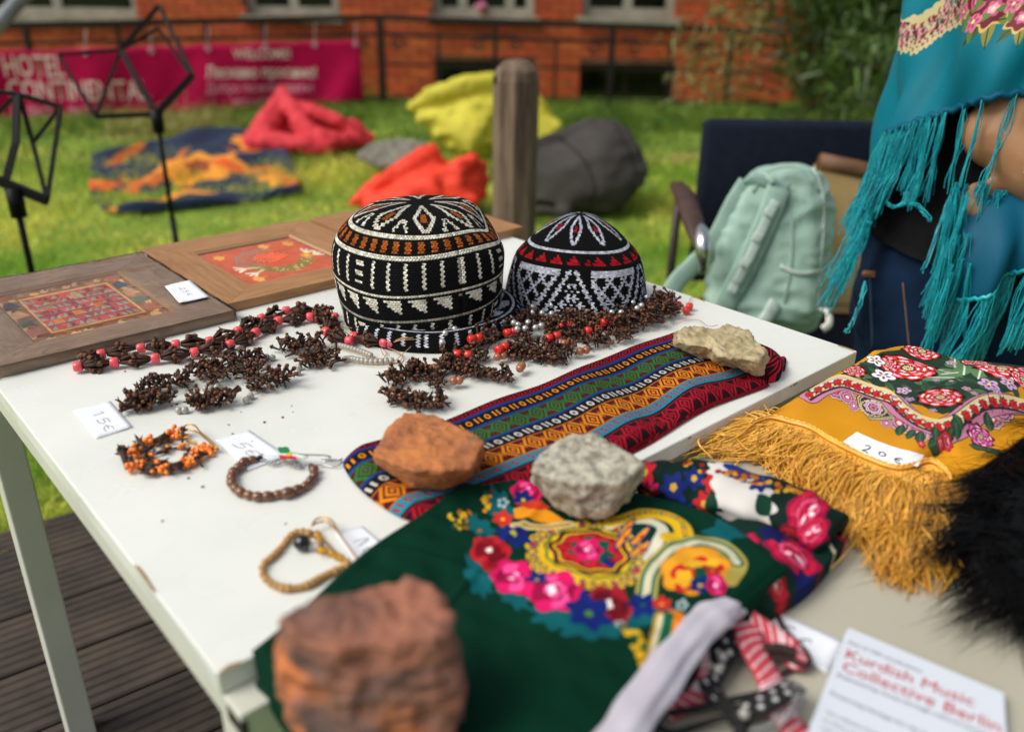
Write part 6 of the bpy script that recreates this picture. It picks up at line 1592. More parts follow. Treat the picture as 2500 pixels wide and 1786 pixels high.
for i, p in enumerate(along([zw(*q) for q in ((1700, 880), (1725, 930), (1720, 1000), (1760, 985), (1800, 1020), (1840, 1030), (1890, 1065))], 4.6)):
    c = T(p[0] + RNG.normal(0, 3), p[1] + RNG.normal(0, 3), .003 + .002 * (i % 2)); MB().tube([c + RT * .0027 * math.cos(t) + (FW if i % 2 else UPV) * .002 * math.sin(t) for t in np.linspace(0, 6.28, 9)[:-1]], .0007, 4, True).build('chain_link', m_goldp, wb, True)
P = smooth_path([T(*zw(*p), h_) for p, h_ in (((1700, 880), .003), ((1800, 985), .003), ((1900, 1085), .003), ((1945, 1105), .004), ((1975, 1085), .006), ((1900, 975), .009), ((1832, 875), .011), ((1800, 815), .012), ((1755, 790), .012), ((1700, 798), .011), ((1672, 840), .009), ((1695, 825), .008), ((1760, 815), .008), ((1820, 865), .008))], 70)
MB().tube(P, .0009, 6).build('safety_pin', m_gold, wb, True)

# ================================================================== PRICE TAGS
m_paper = mat('white_paper', '#e6eaf0', rough=.75); m_ink = mat('black_ink', '#15151a', rough=.5)
GL = {'1': [[(.16, .80), (.38, 1), (.37, .5), (.38, 0)]], 'L': [[(.02, .05), (.22, 1), (.5, .1)]], '2': [[(.05, .75), (.2, .97), (.45, .95), (.55, .72), (.35, .35), (.02, .02), (.2, .06), (.66, .0)]],
      '5': [[(.6, .97), (.2, .95), (.12, .55), (.4, .6), (.56, .38), (.42, .08), (.05, .02)]], '0': [[(.3, .82), (.08, .62), (.06, .28), (.28, .08), (.5, .25), (.52, .6), (.3, .82)]],
      '€': [[(.58, .80), (.34, .86), (.12, .62), (.10, .28), (.30, .04), (.60, .12)], [(-.02, .46), (.44, .48)]]}
def price(label, quad, text, o, u, v, gs, z, plane=T, r=.00042, group='handwritten price tags', curl=.0):
    q = [plane(x, y, z) for x, y in quad]; c = np.mean(q, 0); tg = thing('price_tag', label, 'price tag', c, group)
    n = 8; V = []
    for j in range(n + 1):
        for i in range(n + 1):
            a, b = i / n, j / n; p = (q[0] * (1 - a) + q[1] * a) * (1 - b) + (q[3] * (1 - a) + q[2] * a) * b
            V.append(p + UPV * (curl * (abs(a - .5) * 2) ** 2 + .0004 * math.sin(5 * a + 3 * b)))
    F = [(j * (n + 1) + i, j * (n + 1) + i + 1, (j + 1) * (n + 1) + i + 1, (j + 1) * (n + 1) + i) for j in range(n) for i in range(n)]
    link('paper', fastmesh('paper', V, F, m_paper, True), tg).modifiers.new('t', 'SOLIDIFY').thickness = .0003
    mb = MB(); cu = 0.0; u, v = np.array(u, float), np.array(v, float)
    ta, tb_, tc_ = q[1] - q[0], q[3] - q[0], q[0]
    for ch_ in text:
        if ch_ == ' ': cu += .5; continue
        for st in GL[ch_]:
            px = [np.array(o) + u * (cu + a) * gs + v * b * gs for a, b in smooth_path(np.array(st, float), 4 * len(st) if len(st) > 3 else 12)]
            P = []
            for x in px:
                w_ = plane(x[0], x[1], z); M2 = np.array([ta[:2], tb_[:2]]).T; ab_ = np.linalg.solve(M2, (w_ - tc_)[:2]); w_ = w_ + UPV * (curl * (abs(ab_[0] - .5) * 2) ** 2 + .0004 * math.sin(5 * ab_[0] + 3 * ab_[1]) + .00035)
                P.append(w_)
            mb.tube(P, r, 5, flat=.35, upv=(0, 0, 1))
        cu += .85
    mb.build('handwriting', m_ink, tg, True)
    return tg
price('small white price tag on the film wrapped picture frame', [(402, 699), (463, 683), (511, 725), (437, 739)], '25€', (436, 704), (.80, .60), (.92, -.25), 13, FZ + .003, r=.0004)
price('white price tag reading 15 € beside the pearl clove necklace', [(178, 1002), (269, 978), (323, 1042), (234, 1070)], '15€', (222, 1008), (.62, .78), (1.0, -.32), 25, .0012)
price('white price tag reading 5 € behind the agate bracelet', [(525, 1074), (609, 1049), (700, 1112), (606, 1148)], '5€', (565, 1084), (.86, .58), (1.0, -.16), 35, .0012)
price('white price tag reading 10 half under the green scarf', [(815, 1300), (886, 1283), (950, 1340), (880, 1385)], 'L0', (862, 1322), (.62, .74), (1.0, -.42), 33, .0012, r=.0006)
m_cv = None

# ================================================================== STRIPED WOVEN CLOTH
Lc, Wc = 2400, 330
uu, vv = np.meshgrid((np.arange(Lc) + .5) / Lc, (np.arange(Wc) + .5) / Wc)
A = np.zeros((Wc, Lc, 3)); A[:] = srgb('#17161a')
def band(t0, t1): return (vv >= t0) & (vv < t1), np.clip((vv - t0) / (t1 - t0), 0, 1)
tri = lambda x: np.abs((x % 1) - .5) * 2
red, dred, blue, green, orange, teal_c, wht = map(srgb, ('#c2142e', '#7d0f26', '#123f96', '#1c8038', '#f29320', '#1298b2', '#e6e2d8'))
mk, q = band(0, .14); z_ = (q * 1.0 + tri(uu * 30) * .9) % .5; A[mk & (z_ < .22)] = red; A[mk & (q < .10)] = dred; A[mk & (q > .84)] = dred
mk, q = band(.14, .168); A[mk] = blue
def iio(t0, t1, c, n, bgc=None):
    mk, q = band(t0, t1)
    if bgc is not None: A[mk] = bgc
    x = (uu * n) % 1 - (q - .5) * .10; yy_ = (q - .5) * 2
    bars = (np.abs(yy_) < .62) & ((np.abs(x - .13) < .05) | (np.abs(x - .35) < .05))
    rr = np.hypot((x - .74) / .15, yy_ / .62); ringm = (rr < 1) & (rr > .42); A[mk & (bars | ringm)] = c
iio(.168, .272, orange, 21)
mk, q = band(.272, .297); A[mk] = blue
def dia(t0, t1, c, bgc, n, edge=None):
    mk, q = band(t0, t1); A[mk] = bgc; x = np.abs(((uu * n) % 1) - .5) * 2; y = np.abs(q - .5) * 2
    d = x * .95 + y * .62; rings = ((d < .16)) | ((d > .30) & (d < .50)) | ((d > .66) & (d < .92)); A[mk & rings & (y < .86)] = c
    d2 = (1 - x) * .95 + y * .5; A[mk & (d2 < .26) & (((uu * n * 14) % 1) < .5)] = c
    A[mk & (y > .86) & (((uu * 300) % 1) < .6)] = c
    if edge is not None: A[mk & (y > .93)] = edge
dia(.297, .455, green, srgb('#5c1a2a'), 20); mk, q = band(.455, .475); A[mk] = blue
iio(.475, .575, wht, 20); dia(.575, .748, orange, srgb('#5a1420'), 19, srgb('#c96a12'))
iio(.748, .832, srgb('#b5243c'), 26, teal_c); mk, q = band(.832, .85); A[mk] = srgb('#15151a')
dia(.85, 1.001, red, srgb('#2a1018'), 20)
tw_ = ((np.arange(Lc)[None] + np.arange(Wc)[:, None]) % 4 < 2)
A *= np.where(tw_, 1.0, .86)[..., None] * (1 + RNG.normal(0, .05, A.shape[:2]))[..., None]
im_st = make_image('woven_stripes', A); bu = .5 + .5 * np.sin((np.arange(Lc)[None] + np.arange(Wc)[:, None] * 1.0) * math.pi / 2) + A.mean(2) * 1.2
im_sb = make_image('woven_relief', np.clip(bu / 2, 0, 1), True)
m_str = mat('striped_weave', '#ffffff', '#000000', 20, .85, img=im_st, bimg=im_sb, bdist=.0009, spec=.12)
zt_ = .013
W2 = lambda pts, z: [T(x, y, z)[:2] for x, y in pts]
nu, nv = 220, 60
XY = coons(W2([(866, 1083), (1080, 1020), (1240, 958), (1400, 895), (1530, 842), (1652, 797)], zt_), W2([(1036, 1262), (1180, 1215), (1300, 1170), (1532, 1086), (1700, 990), (1882, 922)], zt_),
           W2([(866, 1083), (836, 1108), (870, 1165), (950, 1225), (1036, 1262)], zt_), W2([(1652, 797), (1740, 845), (1882, 922)], zt_), nu, nv)
s_, t_ = np.meshgrid(np.linspace(0, 1, nu), np.linspace(0, 1, nv))
Z = TZ + zt_ + .0045 * np.sin(s_ * 23 + t_ * 2.2) * np.exp(-((s_ - .62) / .24) ** 2) * (.4 + t_) + .002 * npn(XY[..., 0], XY[..., 1], 30, 2)
ed = np.minimum.reduce([sstep(0, .035, s_) ** .5, np.clip(t_ / .05, 0, 1) ** .5, np.clip((1 - t_) / .05, 0, 1) ** .5, np.clip((1 - s_) / .02, 0, 1) ** .5])
Z = TZ + .003 + (Z - TZ - .003) * ed
tape = thing('striped_cloth', 'folded woven cloth with red, green, orange and teal patterned stripes', 'cloth', T(1350, 1020), None)
sheet('top_layer', XY, Z, TZ + .0015, m_str, tape, uv=np.stack([s_, t_], -1))
XY2 = coons(W2([(1300, 1150), (1532, 1070), (1700, 970), (1860, 890)], .004), W2([(1310, 1205), (1552, 1098), (1710, 1004), (1918, 898)], .004), W2([(1300, 1150), (1310, 1205)], .004), W2([(1860, 890), (1915, 872), (1918, 898)], .004), 120, 12)
s2, t2_ = np.meshgrid(np.linspace(0, 1, 120), np.linspace(0, 1, 12)); Zb = TZ + .0075 - .005 * t2_ ** 3 + .001 * np.sin(s2 * 17)
sheet('lower_layer', XY2, Zb, TZ + .0008, m_str, tape, uv=np.stack([s2 * .6, .86 + .14 * t2_], -1))
# turned back end at the right
XY3 = coons(W2([(1790, 838), (1850, 868), (1878, 920)], .006), W2([(1800, 822), (1880, 850), (1917, 884)], .012), W2([(1790, 838), (1800, 822)], .01), W2([(1878, 920), (1905, 912), (1917, 884)], .01), 40, 16)
s3, t3 = np.meshgrid(np.linspace(0, 1, 40), np.linspace(0, 1, 16)); Zc = TZ + .009 + .006 * np.sin(t3 * math.pi * .9)
sheet('turned_end', XY3, Zc, TZ + .001, m_str, tape, uv=np.stack([.5 + .1 * s3, .02 + .13 * t3], -1))

# ================================================================== STONES
m_st1 = mat('orange_brick_stone', '#c47a40', '#9c5f3a', 26, .9, col3='#7d5a45', c3scale=34, c3lo=.58, c3hi=.7, bump=.8, bscale=120, bdist=.003, detail=8)
m_st2 = mat('speckled_granite', '#b9b4a2', '#7d7966', 110, .9, bump=.9, bscale=160, bdist=.003, detail=7, lo=.42, hi=.62)
m_st3 = mat('beige_stone', '#bfb08c', '#94855f', 38, .9, bump=.8, bscale=140, bdist=.003, detail=8)
m_st4 = mat('rust_brown_stone', '#96604a', '#574640', 15, .88, bump=1.0, bscale=40, bdist=.005, detail=9, stretch=(.8, .8, 3.2), lo=.40, hi=.60, col3='#c06f3c', c3scale=13, c3lo=.53, c3hi=.66)
def ring_at(pts, dz, plane=T): return [plane(x, y, dz) for x, y in pts]
o = solid('stone', [hull_bm(ring_at([(990, 1005), (1060, 1012), (1186, 1076), (1150, 1142), (1010, 1150), (912, 1112), (938, 1055)], .050) + ring_at([(915, 1132), (1010, 1192), (1078, 1202), (1136, 1180), (1183, 1116), (1090, 1060), (930, 1085)], .014))],
          m_st1, .0018, 1, ((.003, 40, 'f'), (.002, 70, 'ridge'), (.001, 190, 'ridge')), None); tag(o, 'orange brick fragment holding down the left end of the striped cloth', 'stone', 'stones used as paperweights')
o = solid('stone', [hull_bm(ring_at([(1386, 1060), (1449, 1054), (1493, 1078), (1575, 1132), (1520, 1180), (1400, 1178), (1300, 1150), (1316, 1104)], .056) + ring_at([(1298, 1172), (1354, 1238), (1418, 1266), (1473, 1270), (1536, 1228), (1572, 1172), (1480, 1130), (1330, 1130)], .016))],
          m_st2, .0022, 2, ((.003, 40, 'ridge'), (.0012, 120, 'f'), (.0008, 260, 'f')), None); tag(o, 'grey granite stone with pale speckles, on the green scarf', 'stone', 'stones used as paperweights')
ha = ring_at([(1770, 787), (1814, 797), (1852, 825), (1872, 862), (1850, 880), (1760, 868), (1730, 820)], .045) + ring_at([(1872, 897), (1853, 917), (1798, 897), (1720, 872), (1760, 850)], .015)
hb = ring_at([(1650, 806), (1690, 798), (1740, 800), (1775, 810), (1770, 856), (1660, 838)], .040) + ring_at([(1641, 830), (1648, 842), (1695, 868), (1760, 880), (1700, 830)], .015)
o = solid('stone', [hull_bm(ha), hull_bm(hb)], m_st3, .002, 2, ((.0045, 50, 'f'), (.002, 140, 'f')), None); tag(o, 'beige two lobed stone on the right end of the striped cloth', 'stone', 'stones used as paperweights')
o = solid('stone', [hull_bm(ring_at([(700, 1505), (770, 1475), (870, 1440), (990, 1412), (1050, 1420), (1068, 1470), (1090, 1505), (1060, 1560), (820, 1580), (716, 1545)], .098) + ring_at([(690, 1600), (720, 1560), (1095, 1530), (1130, 1650), (1125, 1700)], .055) + ring_at([(672, 1660), (690, 1740), (760, 1860), (900, 1900), (1080, 1870), (1135, 1760), (1128, 1680)], .018))],
          m_st4, .0020, 1, ((.005, 18, 'f'), (.0035, 38, 'fold'), (.003, 60, 'ridge'), (.0012, 170, 'ridge')), None); tag(o, 'large rust brown stone in front, on the plain part of the green scarf', 'stone', 'stones used as paperweights')

# ================================================================== GREEN FLORAL SCARF
gz = .013
zq = lambda x, y: (1000 + x / 2.5256, 1180 + y / 2.5256)
gw = lambda x, y: T(*zq(x, y), gz)[:2]
bd0 = W2([(612, 1572), (670, 1670), (800, 1850), (1000, 1990), (1430, 1990)], gz); bd1 = W2([(1122, 1184), (1200, 1172), (1290, 1160), (1480, 1176), (1740, 1240), (1925, 1372)], gz)
bdl = W2([(612, 1572), (740, 1472), (905, 1335), (1035, 1250), (1122, 1184)], gz); bdr = W2([(1430, 1990), (1570, 1740), (1730, 1540), (1925, 1372)], gz)
allb = np.array(bd0 + bd1 + bdl + bdr)
cv = Canvas(allb[:, 0].min() - .01, allb[:, 1].min() - .01, allb[:, 0].max() + .01, allb[:, 1].max() + .01, .0006, '#022e1f')
def eb(cx, cy, rx, ry, col, ang=0.0, wav=0.0, k=6, ph=0.0, n=56):
    P = []
    for t in np.linspace(0, 2 * math.pi, n, endpoint=False):
        r = 1 + wav * math.cos(k * t + ph); x, y = rx * r * math.cos(t), ry * r * math.sin(t); P.append(gw(cx + x * math.cos(ang) - y * math.sin(ang), cy + x * math.sin(ang) + y * math.cos(ang)))
    cv.poly(P, col)
def gl(pts, wd, col, n=40): cv.line([gw(*p) for p in smooth_path(np.array(pts, float), n)], wd, col)
def grose(cx, cy, r, kind):
    dk, md, lt, hi = {'red': ('#6e0f1e', '#b2202a', '#8a1622', '#efe0d0'), 'mag': ('#8e0f3c', '#d0185e', '#ee4d92', '#ffd9e6'), 'dk': ('#5c0f1c', '#9a1f2c', '#701420', '#f0e6d8')}[kind]
    rg2 = random.Random(int(cx * 7 + cy))
    eb(cx, cy, r, r * .78, md, .2, .10, 6, rg2.random() * 6)
    for i in range(6):
        a = i * 1.047 + rg2.random() * .4; eb(cx + .58 * r * math.cos(a), cy + .45 * r * math.sin(a), r * .36, r * .22, (dk, lt, md)[i % 3], a + 1.57, .12, 3)
    eb(cx, cy, r * .5, r * .38, dk, 0, .12, 5); eb(cx + r * .05, cy, r * .38, r * .28, lt, 0, .15, 4); eb(cx, cy + r * .02, r * .22, r * .16, dk, .3, .1, 3)
    eb(cx - r * .08, cy + r * .02, r * .17, r * .15, hi, .4, .2, 4); eb(cx + r * .15, cy - r * .28, r * .14, r * .08, lt if kind != 'mag' else '#ff9cc4', .4)
teal_l, navy_c, yel, yd, gold_c = '#0c575c', '#14256b', '#d8ae22', '#a77c14', '#e0901c'
for (x, y, r, a) in ((430, 250, 110, .4), (420, 560, 130, 1.2), (470, 480, 150, 1.8), (640, 690, 110, .6), (900, 830, 150, .3), (1090, 880, 190, .1), (1300, 850, 150, -.1), (1500, 790, 150, .2), (1960, 290, 150, -.3), (760, 620, 120, .9), (1640, 820, 110, .3), (560, 130, 130, 1.0)): eb(x, y, r, r * .5, teal_l, a, .22, 7, x)
eb(1085, 430, 372, 232, yel, .18, .035, 22)
for t in np.linspace(0, 6.28, 30)[:-1]:
    x, y = 1085 + 330 * math.cos(t) * math.cos(.18) - 200 * math.sin(t) * math.sin(.18), 430 + 330 * math.cos(t) * math.sin(.18) + 200 * math.sin(t) * math.cos(.18)
    eb(x, y, 34, 20, navy_c, t); eb(x, y, 25, 13, (yel, '#b5302a', '#cfa01f')[int(t * 5) % 3], t); eb(x - 18 * math.cos(t), y - 12 * math.sin(t), 10, 7, yd)
eb(1112, 405, 285, 172, '#3d6a34', .2, .03, 14); eb(1112, 405, 268, 160, yel, .2, .03, 14); eb(1112, 403, 252, 150, '#4a1420', .2, .06, 8); eb(1112, 403, 222, 130, yel, .2, .06, 8); eb(1112, 403, 205, 118, '#4a1420', .2, .06, 8); eb(1112, 403, 196, 112, '#b3202c', .2, .06, 8)
eb(1120, 405, 130, 78, '#0d4f44', .2, .18, 7); eb(1230, 480, 40, 26, navy_c, .3, .1, 5); grose(1100, 405, 92, 'mag')
for i in range(10): t = i * .628; eb(1112 + 168 * math.cos(t), 403 + 95 * math.sin(t), 20, 13, '#8a1622', t)
gl([(1235, 245), (1350, 225), (1480, 240), (1560, 295), (1515, 395), (1475, 470)], .010, '#cfcab6'); gl([(1250, 222), (1400, 190), (1530, 195), (1650, 245), (1690, 330), (1600, 350)], .016, yel)
for i, p in enumerate(smooth_path(np.array([(1250, 215), (1400, 183), (1540, 185), (1665, 235), (1700, 330)], float), 18)): eb(p[0], p[1], 26, 18, yel); eb(p[0], p[1], 17, 11, (navy_c, '#b5302a', '#1f6a3a')[i % 3]); eb(p[0], p[1], 9, 6, yel)
for (x, y, a) in ((1340, 270, -.9), (1420, 330, -.7), (1420, 405, -.6), (1320, 330, -.9)): eb(x, y, 85, 26, navy_c, a); eb(x, y, 72, 17, (gold_c, yel)[int(x) % 2], a); eb(x + 10, y, 16, 9, '#b3202c', a)
gl([(1455, 690), (1490, 545), (1630, 410), (1830, 362), (1960, 405), (2018, 500), (1960, 600)], .017, '#a89a4c'); gl([(1455, 690), (1490, 545), (1630, 410), (1830, 362), (1960, 405), (2018, 500)], .011, '#0d5a48'); gl([(1455, 690), (1490, 545), (1630, 410), (1830, 362), (1960, 405), (2018, 500)], .006, '#d5cfae')
for p in smooth_path(np.array([(1455, 690), (1490, 545), (1630, 410), (1830, 362), (1960, 405), (2018, 500)], float), 60): eb(p[0], p[1], 4, 3, '#6a6640', n=8)
eb(1760, 540, 215, 150, gold_c, -.2, .06, 7); eb(1755, 535, 195, 132, '#e8a02a', -.2, .07, 7); eb(1770, 570, 160, 105, '#c01f26', -.3, .12, 5); eb(1760, 500, 70, 30, '#e9b52a', -.2, .15, 4); eb(1690, 600, 60, 55, '#eaae28', .3, .15, 5); eb(1870, 490, 40, 28, '#e9b52a', 0, .1, 5)
eb(1830, 590, 85, 70, '#0b4a3a', .2, .15, 5); eb(1790, 640, 62, 46, navy_c, 0, .18, 5); eb(1790, 640, 16, 12, yel); eb(1865, 560, 40, 34, '#c01f26', 0, .2, 5); eb(1865, 560, 10, 8, yel); grose(1890, 640, 66, 'mag')
grose(500, 412, 122, 'red'); grose(640, 555, 140, 'mag'); grose(890, 668, 168, 'mag'); grose(1240, 738, 142, 'dk'); grose(720, 55, 95, 'mag')
for (x, y, r, c, cc_) in ((640, 300, 100, navy_c, '#c9c23a'), (785, 575, 66, navy_c, '#c9a23a'), (1105, 800, 130, navy_c, '#4a7a3a'), (1440, 735, 92, navy_c, '#1f5a5a'), (575, 190, 62, '#c0302a', '#e8a82a'), (1556, 732, 58, '#c0302a', '#e8a82a'), (700, 90, 60, navy_c, '#c9c23a')):
    eb(x, y, r, r * .72, c, .2, .2, 6, x); eb(x, y, r * .22, r * .16, cc_, 0, .1, 5)
for (x, y) in ((575, 105), (1680, 742), (1300, 850)):
    for k in range(5): eb(x + 26 * math.cos(k * 1.257), y + 20 * math.sin(k * 1.257), 14, 11, '#9fb3b5', n=12)
cv.poly([gw(*p) for p in ((640, 140), (760, 110), (880, 150), (960, 190), (880, 205), (760, 200), (650, 190))], gold_c); cv.poly([gw(*p) for p in ((650, 110), (760, 90), (870, 130), (780, 150))], '#c23a24'); gl([(650, 232), (760, 236), (880, 222), (990, 208)], .009, '#c9b98a'); gl([(650, 232), (760, 236), (880, 222), (990, 208)], .003, yd)
for k in range(24): x, y = 330 + RNG.normal(0, 38), 232 + RNG.normal(0, 32); eb(x, y, 17, 12, (yel, '#1c4a34', '#a8641c')[k % 3], RNG.random() * 3, n=14)
for k in range(10): x, y = 480 + RNG.normal(0, 20), 108 + RNG.normal(0, 18); eb(x, y, 15, 11, (yel, gold_c)[k % 2], 0, n=14)
for k in range(46):
    t = RNG.random(); x, y = 1310 + 150 * t + RNG.normal(0, 16) + 110 * RNG.random() * (1 - t * .3), 865 + 330 * t + RNG.normal(0, 12); eb(x, y, 24, 20, (yel, yd, '#1f5a34', yel)[k % 4], 0, .1, 5, n=16)
gl([(1555, 830), (1530, 960), (1480, 1180)], .012, yd); gl([(1552, 830), (1525, 960), (1472, 1180)], .006, '#c9c3a0'); gl([(1640, 810), (1620, 920), (1560, 1060)], .014, '#dd7d1c'); gl([(1600, 810), (1570, 950), (1510, 1180)], .007, '#0f5a40')
im_g = cv.image('green_scarf_print')
m_gs = mat('green_viscose_print', '#ffffff', '#000000', 9, .8, img=im_g, spec=.08, bump=.2, bscale=700, bdist=.0005)
nu, nv = 150, 130; XY = coons(bd0, bd1, bdl, bdr, nu, nv); s_, t_ = np.meshgrid(np.linspace(0, 1, nu), np.linspace(0, 1, nv))
e_ = np.minimum.reduce([s_, 1 - s_, t_, 1 - t_]); Z = TZ + gz - .006 + .006 * sstep(0, .03, e_) + (.005 * npn(XY[..., 0], XY[..., 1], 22, 3) + .0028 * npn(XY[..., 0], XY[..., 1], 55, 1) + .0012 * npn(XY[..., 0] * 1.6, XY[..., 1] * .7, 130, 5) + .003 * np.exp(-((s_ + .12 * t_ - .42) / .012) ** 2) + .003 * np.exp(-((t_ - .1 * s_ - .5) / .012) ** 2)) * sstep(0, .1, e_) + .006 * np.exp(-(s_ / .05) ** 2) * sstep(.02, .5, t_)
base_g = lambda x, y: np.where(y > -.002, TZ + .001, Z2 + .001)
gsc = thing('floral_scarf', 'dark green floral scarf folded over the near edge of the white table', 'scarf', T(1200, 1400))
sheet('top_layer', XY, Z, base_g, m_gs, gsc, uvf=cv.uv)
m_gp = mat('green_viscose', '#01241a', '#022e20', 12, .8, spec=.15, bump=.2, bscale=500, bdist=.0005)
ZL = .016; lowl = [T2(x, y, ZL)[:2] for x, y in ((622, 1662), (700, 1730), (800, 1810), (900, 1900))]
XYl = coons(lowl, [T2(x, y, ZL)[:2] for x, y in ((720, 1600), (800, 1660), (900, 1760), (1000, 1850))], [lowl[0], T2(720, 1600, ZL)[:2]], [lowl[-1], T2(1000, 1850, ZL)[:2]], 30, 8)
sheet('lower_fold', XYl, np.full(XYl.shape[:2], Z2 + ZL), Z2 + .001, m_gp, gsc, uv=np.zeros(XYl.shape[:2] + (2,)))
# the rolled, bunched side
def roll(name, px, rad, zc, canvas, parent, m, flat=.85, nphi=40, nu=70, planef=T2, puff=.08):
    P = smooth_path([planef(x, y, z) for (x, y), z in zip(px, zc)], nu); R_ = np.interp(np.linspace(0, 1, nu), np.linspace(0, 1, len(rad)), rad)
    V = np.zeros((nu, nphi + 1, 3)); U_ = np.zeros((nu, nphi + 1, 2))
    for i in range(nu):
        t = P[min(i + 1, nu - 1)] - P[max(i - 1, 0)]; t /= np.linalg.norm(t); sx = np.cross(UPV, t); sx /= np.linalg.norm(sx); uz = np.cross(t, sx)
        for k in range(nphi + 1):
            a = 2 * math.pi * k / nphi; rr = R_[i] * (1 + puff * math.sin(3 * a + i * .12) * .5 + puff * math.sin(a * 2 - i * .2) * .5 + .04 * math.sin(i * .45 + a) + puff * .35 * math.sin(7 * a + .9 * math.sin(i * .16)) + puff * .3 * math.sin(5 * a - i * .10 + 1))
            p = P[i] + rr * (math.cos(a) * sx + math.sin(a) * uz * flat); V[i, k] = p; U_[i, k] = (i / (nu - 1), k / nphi)
    V[..., 2] = np.maximum(V[..., 2], Z2 + .0012)
    V[0] = V[0].mean(0) + (V[0] - V[0].mean(0)) * .25; V[-1] = V[-1].mean(0) + (V[-1] - V[-1].mean(0)) * .35
    idx = np.arange(nu * (nphi + 1)).reshape(nu, nphi + 1); F = np.stack([idx[:-1, :-1], idx[1:, :-1], idx[1:, 1:], idx[:-1, 1:]], -1).reshape(-1, 4)
    return link(name, fastmesh(name, V.reshape(-1, 3), F, m, True, U_.reshape(-1, 2)), parent)
cr_ = Canvas(0, 0, .34, .18, .0006, '#04201a'); rg = random.Random(9)
for (x, y, r, c) in ((.03, .06, .022, '#c2182c'), (.05, .085, .016, '#d0185e'), (.035, .10, .02, '#c2381f'), (.09, .075, .020, navy_c), (.12, .06, .016, navy_c), (.11, .10, .018, '#16327a'), (.145, .085, .016, '#b2202a'), (.15, .06, .014, '#b2202a')):
    cr_.blob(x, y, r, r * .8, 0, c, .22, 6, x * 90); cr_.blob(x, y, r * .3, r * .26, 0, '#c9a23a', .1, 5)
for (x, y, rx, ry) in ((.195, .07, .045, .026), (.20, .10, .035, .018), (.165, .045, .03, .016), (.185, .05, .04, .02)): cr_.blob(x, y, rx, ry, .2, '#d3cfc9', .12, 9, x * 50)
cr_.blob(.205, .045, .014, .012, 0, navy_c, .2, 6); cr_.blob(.175, .035, .018, .014, 0, '#16327a', .2, 6); cr_.leaf(.21, .06, .03, .02, .6, '#0d3a2a'); cr_.leaf(.15, .07, .03, .018, 1.2, '#0d3a2a')
for (x, y, r, k) in ((.285, .06, .03, 1), (.27, .10, .022, 0), (.315, .075, .022, 1), (.03, .14, .025, 0), (.12, .15, .025, 1), (.25, .15, .03, 1), (.03, .02, .02, 1), (.27, .015, .025, 0)): cr_.rose(x, y, r, (('#6e0f1e', '#b2202a', '#d04a4a', '#efe0d0'), ('#8e0f3c', '#c2183e', '#e04d72', '#ffe2ea'))[k])
for k in range(60): x = RNG.random() * .26; cr_.blob(x, .022 + .02 * (x > .1) + RNG.normal(0, .004), .004, .003, 0, ('#c99a22', '#a8641c', '#8a1a22')[k % 3])
m_roll = mat('dark_floral_print', '#ffffff', '#000000', 9, .75, img=cr_.image('rolled_fold_print'), spec=.15, bump=.2, bscale=600, bdist=.0005)
roll('rolled_fold', [(1560, 1168), (1620, 1172), (1720, 1192), (1845, 1226), (1960, 1266), (2040, 1312)], [.020, .028, .032, .034, .034, .026], [.030, .033, .032, .031, .030, .026], cr_, gsc, m_roll, .68, 64, 90, puff=.11)
cw = Canvas(*(np.min([T2(1720, 1500, .02)[:2], T2(2080, 1300, .02)[:2], T2(1740, 1290, .02)[:2], T2(1880, 1490, .02)[:2]], 0) - .02), *(np.max([T2(1720, 1500, .02)[:2], T2(2080, 1300, .02)[:2], T2(1740, 1290, .02)[:2], T2(1880, 1490, .02)[:2]], 0) + .02), .0006, '#07281f')
z9 = lambda x, y: T2(1400 + x / 2.066, 1146 + y / 2.066, .022)[:2]
for (x, y, r, k) in ((1100, 455, .024, 1), (1330, 300, .016, 0), (860, 400, .012, 1), (1010, 610, .013, 0)): p = z9(x, y); cw.rose(p[0], p[1], r, (('#6e0f1e', '#b2202a', '#d04a4a', '#efe0d0'), ('#8e0f3c', '#c2183e', '#e8567e', '#ffe2ea'))[k])
for (x, y) in ((1190, 370), (1000, 380), (1180, 560)): p = z9(x, y); cw.blob(p[0], p[1], .013, .011, 0, '#0f1a50', .2, 6)
cw.poly([z9(*p) for p in ((830, 500), (940, 465), (975, 560), (870, 545))], '#c2301f'); cw.line([z9(*p) for p in ((830, 560), (960, 570))], .010, gold_c); cw.line([z9(*p) for p in ((880, 505), (930, 490))], .006, yel)
for k in range(26): p = z9(830 + RNG.normal(0, 40), 635 + RNG.normal(0, 24)); cw.blob(p[0], p[1], .005, .004, 0, (yel, '#a8641c', '#1f5a34')[k % 3])
cw.line([z9(*p) for p in ((940, 310), (1010, 330), (1090, 320), (1140, 330))], .007, gold_c); cw.line([z9(*p) for p in ((1220, 320), (1290, 370), (1330, 420))], .004, '#c9c3a0'); cw.line([z9(*p) for p in ((770, 590), (860, 600), (930, 625))], .005, '#9a9a86')
m_cw = mat('dark_floral_print_two', '#ffffff', '#000000', 9, .75, img=cw.image('lower_fold_print'), spec=.15, bump=.2, bscale=600, bdist=.0005)
P2 = lambda pts, z=.02: [T2(x, y, z)[:2] for x, y in pts]
XY = coons(P2([(1735, 1440), (1790, 1476), (1882, 1480)]), P2([(1735, 1290), (1900, 1296), (2068, 1312)]), P2([(1735, 1440), (1735, 1290)]), P2([(1882, 1480), (1985, 1412), (2068, 1312)]), 70, 50)
s_, t_ = np.meshgrid(np.linspace(0, 1, 70), np.linspace(0, 1, 50)); e_ = np.minimum(np.minimum(1 - s_, t_ + .05), s_ + .1)
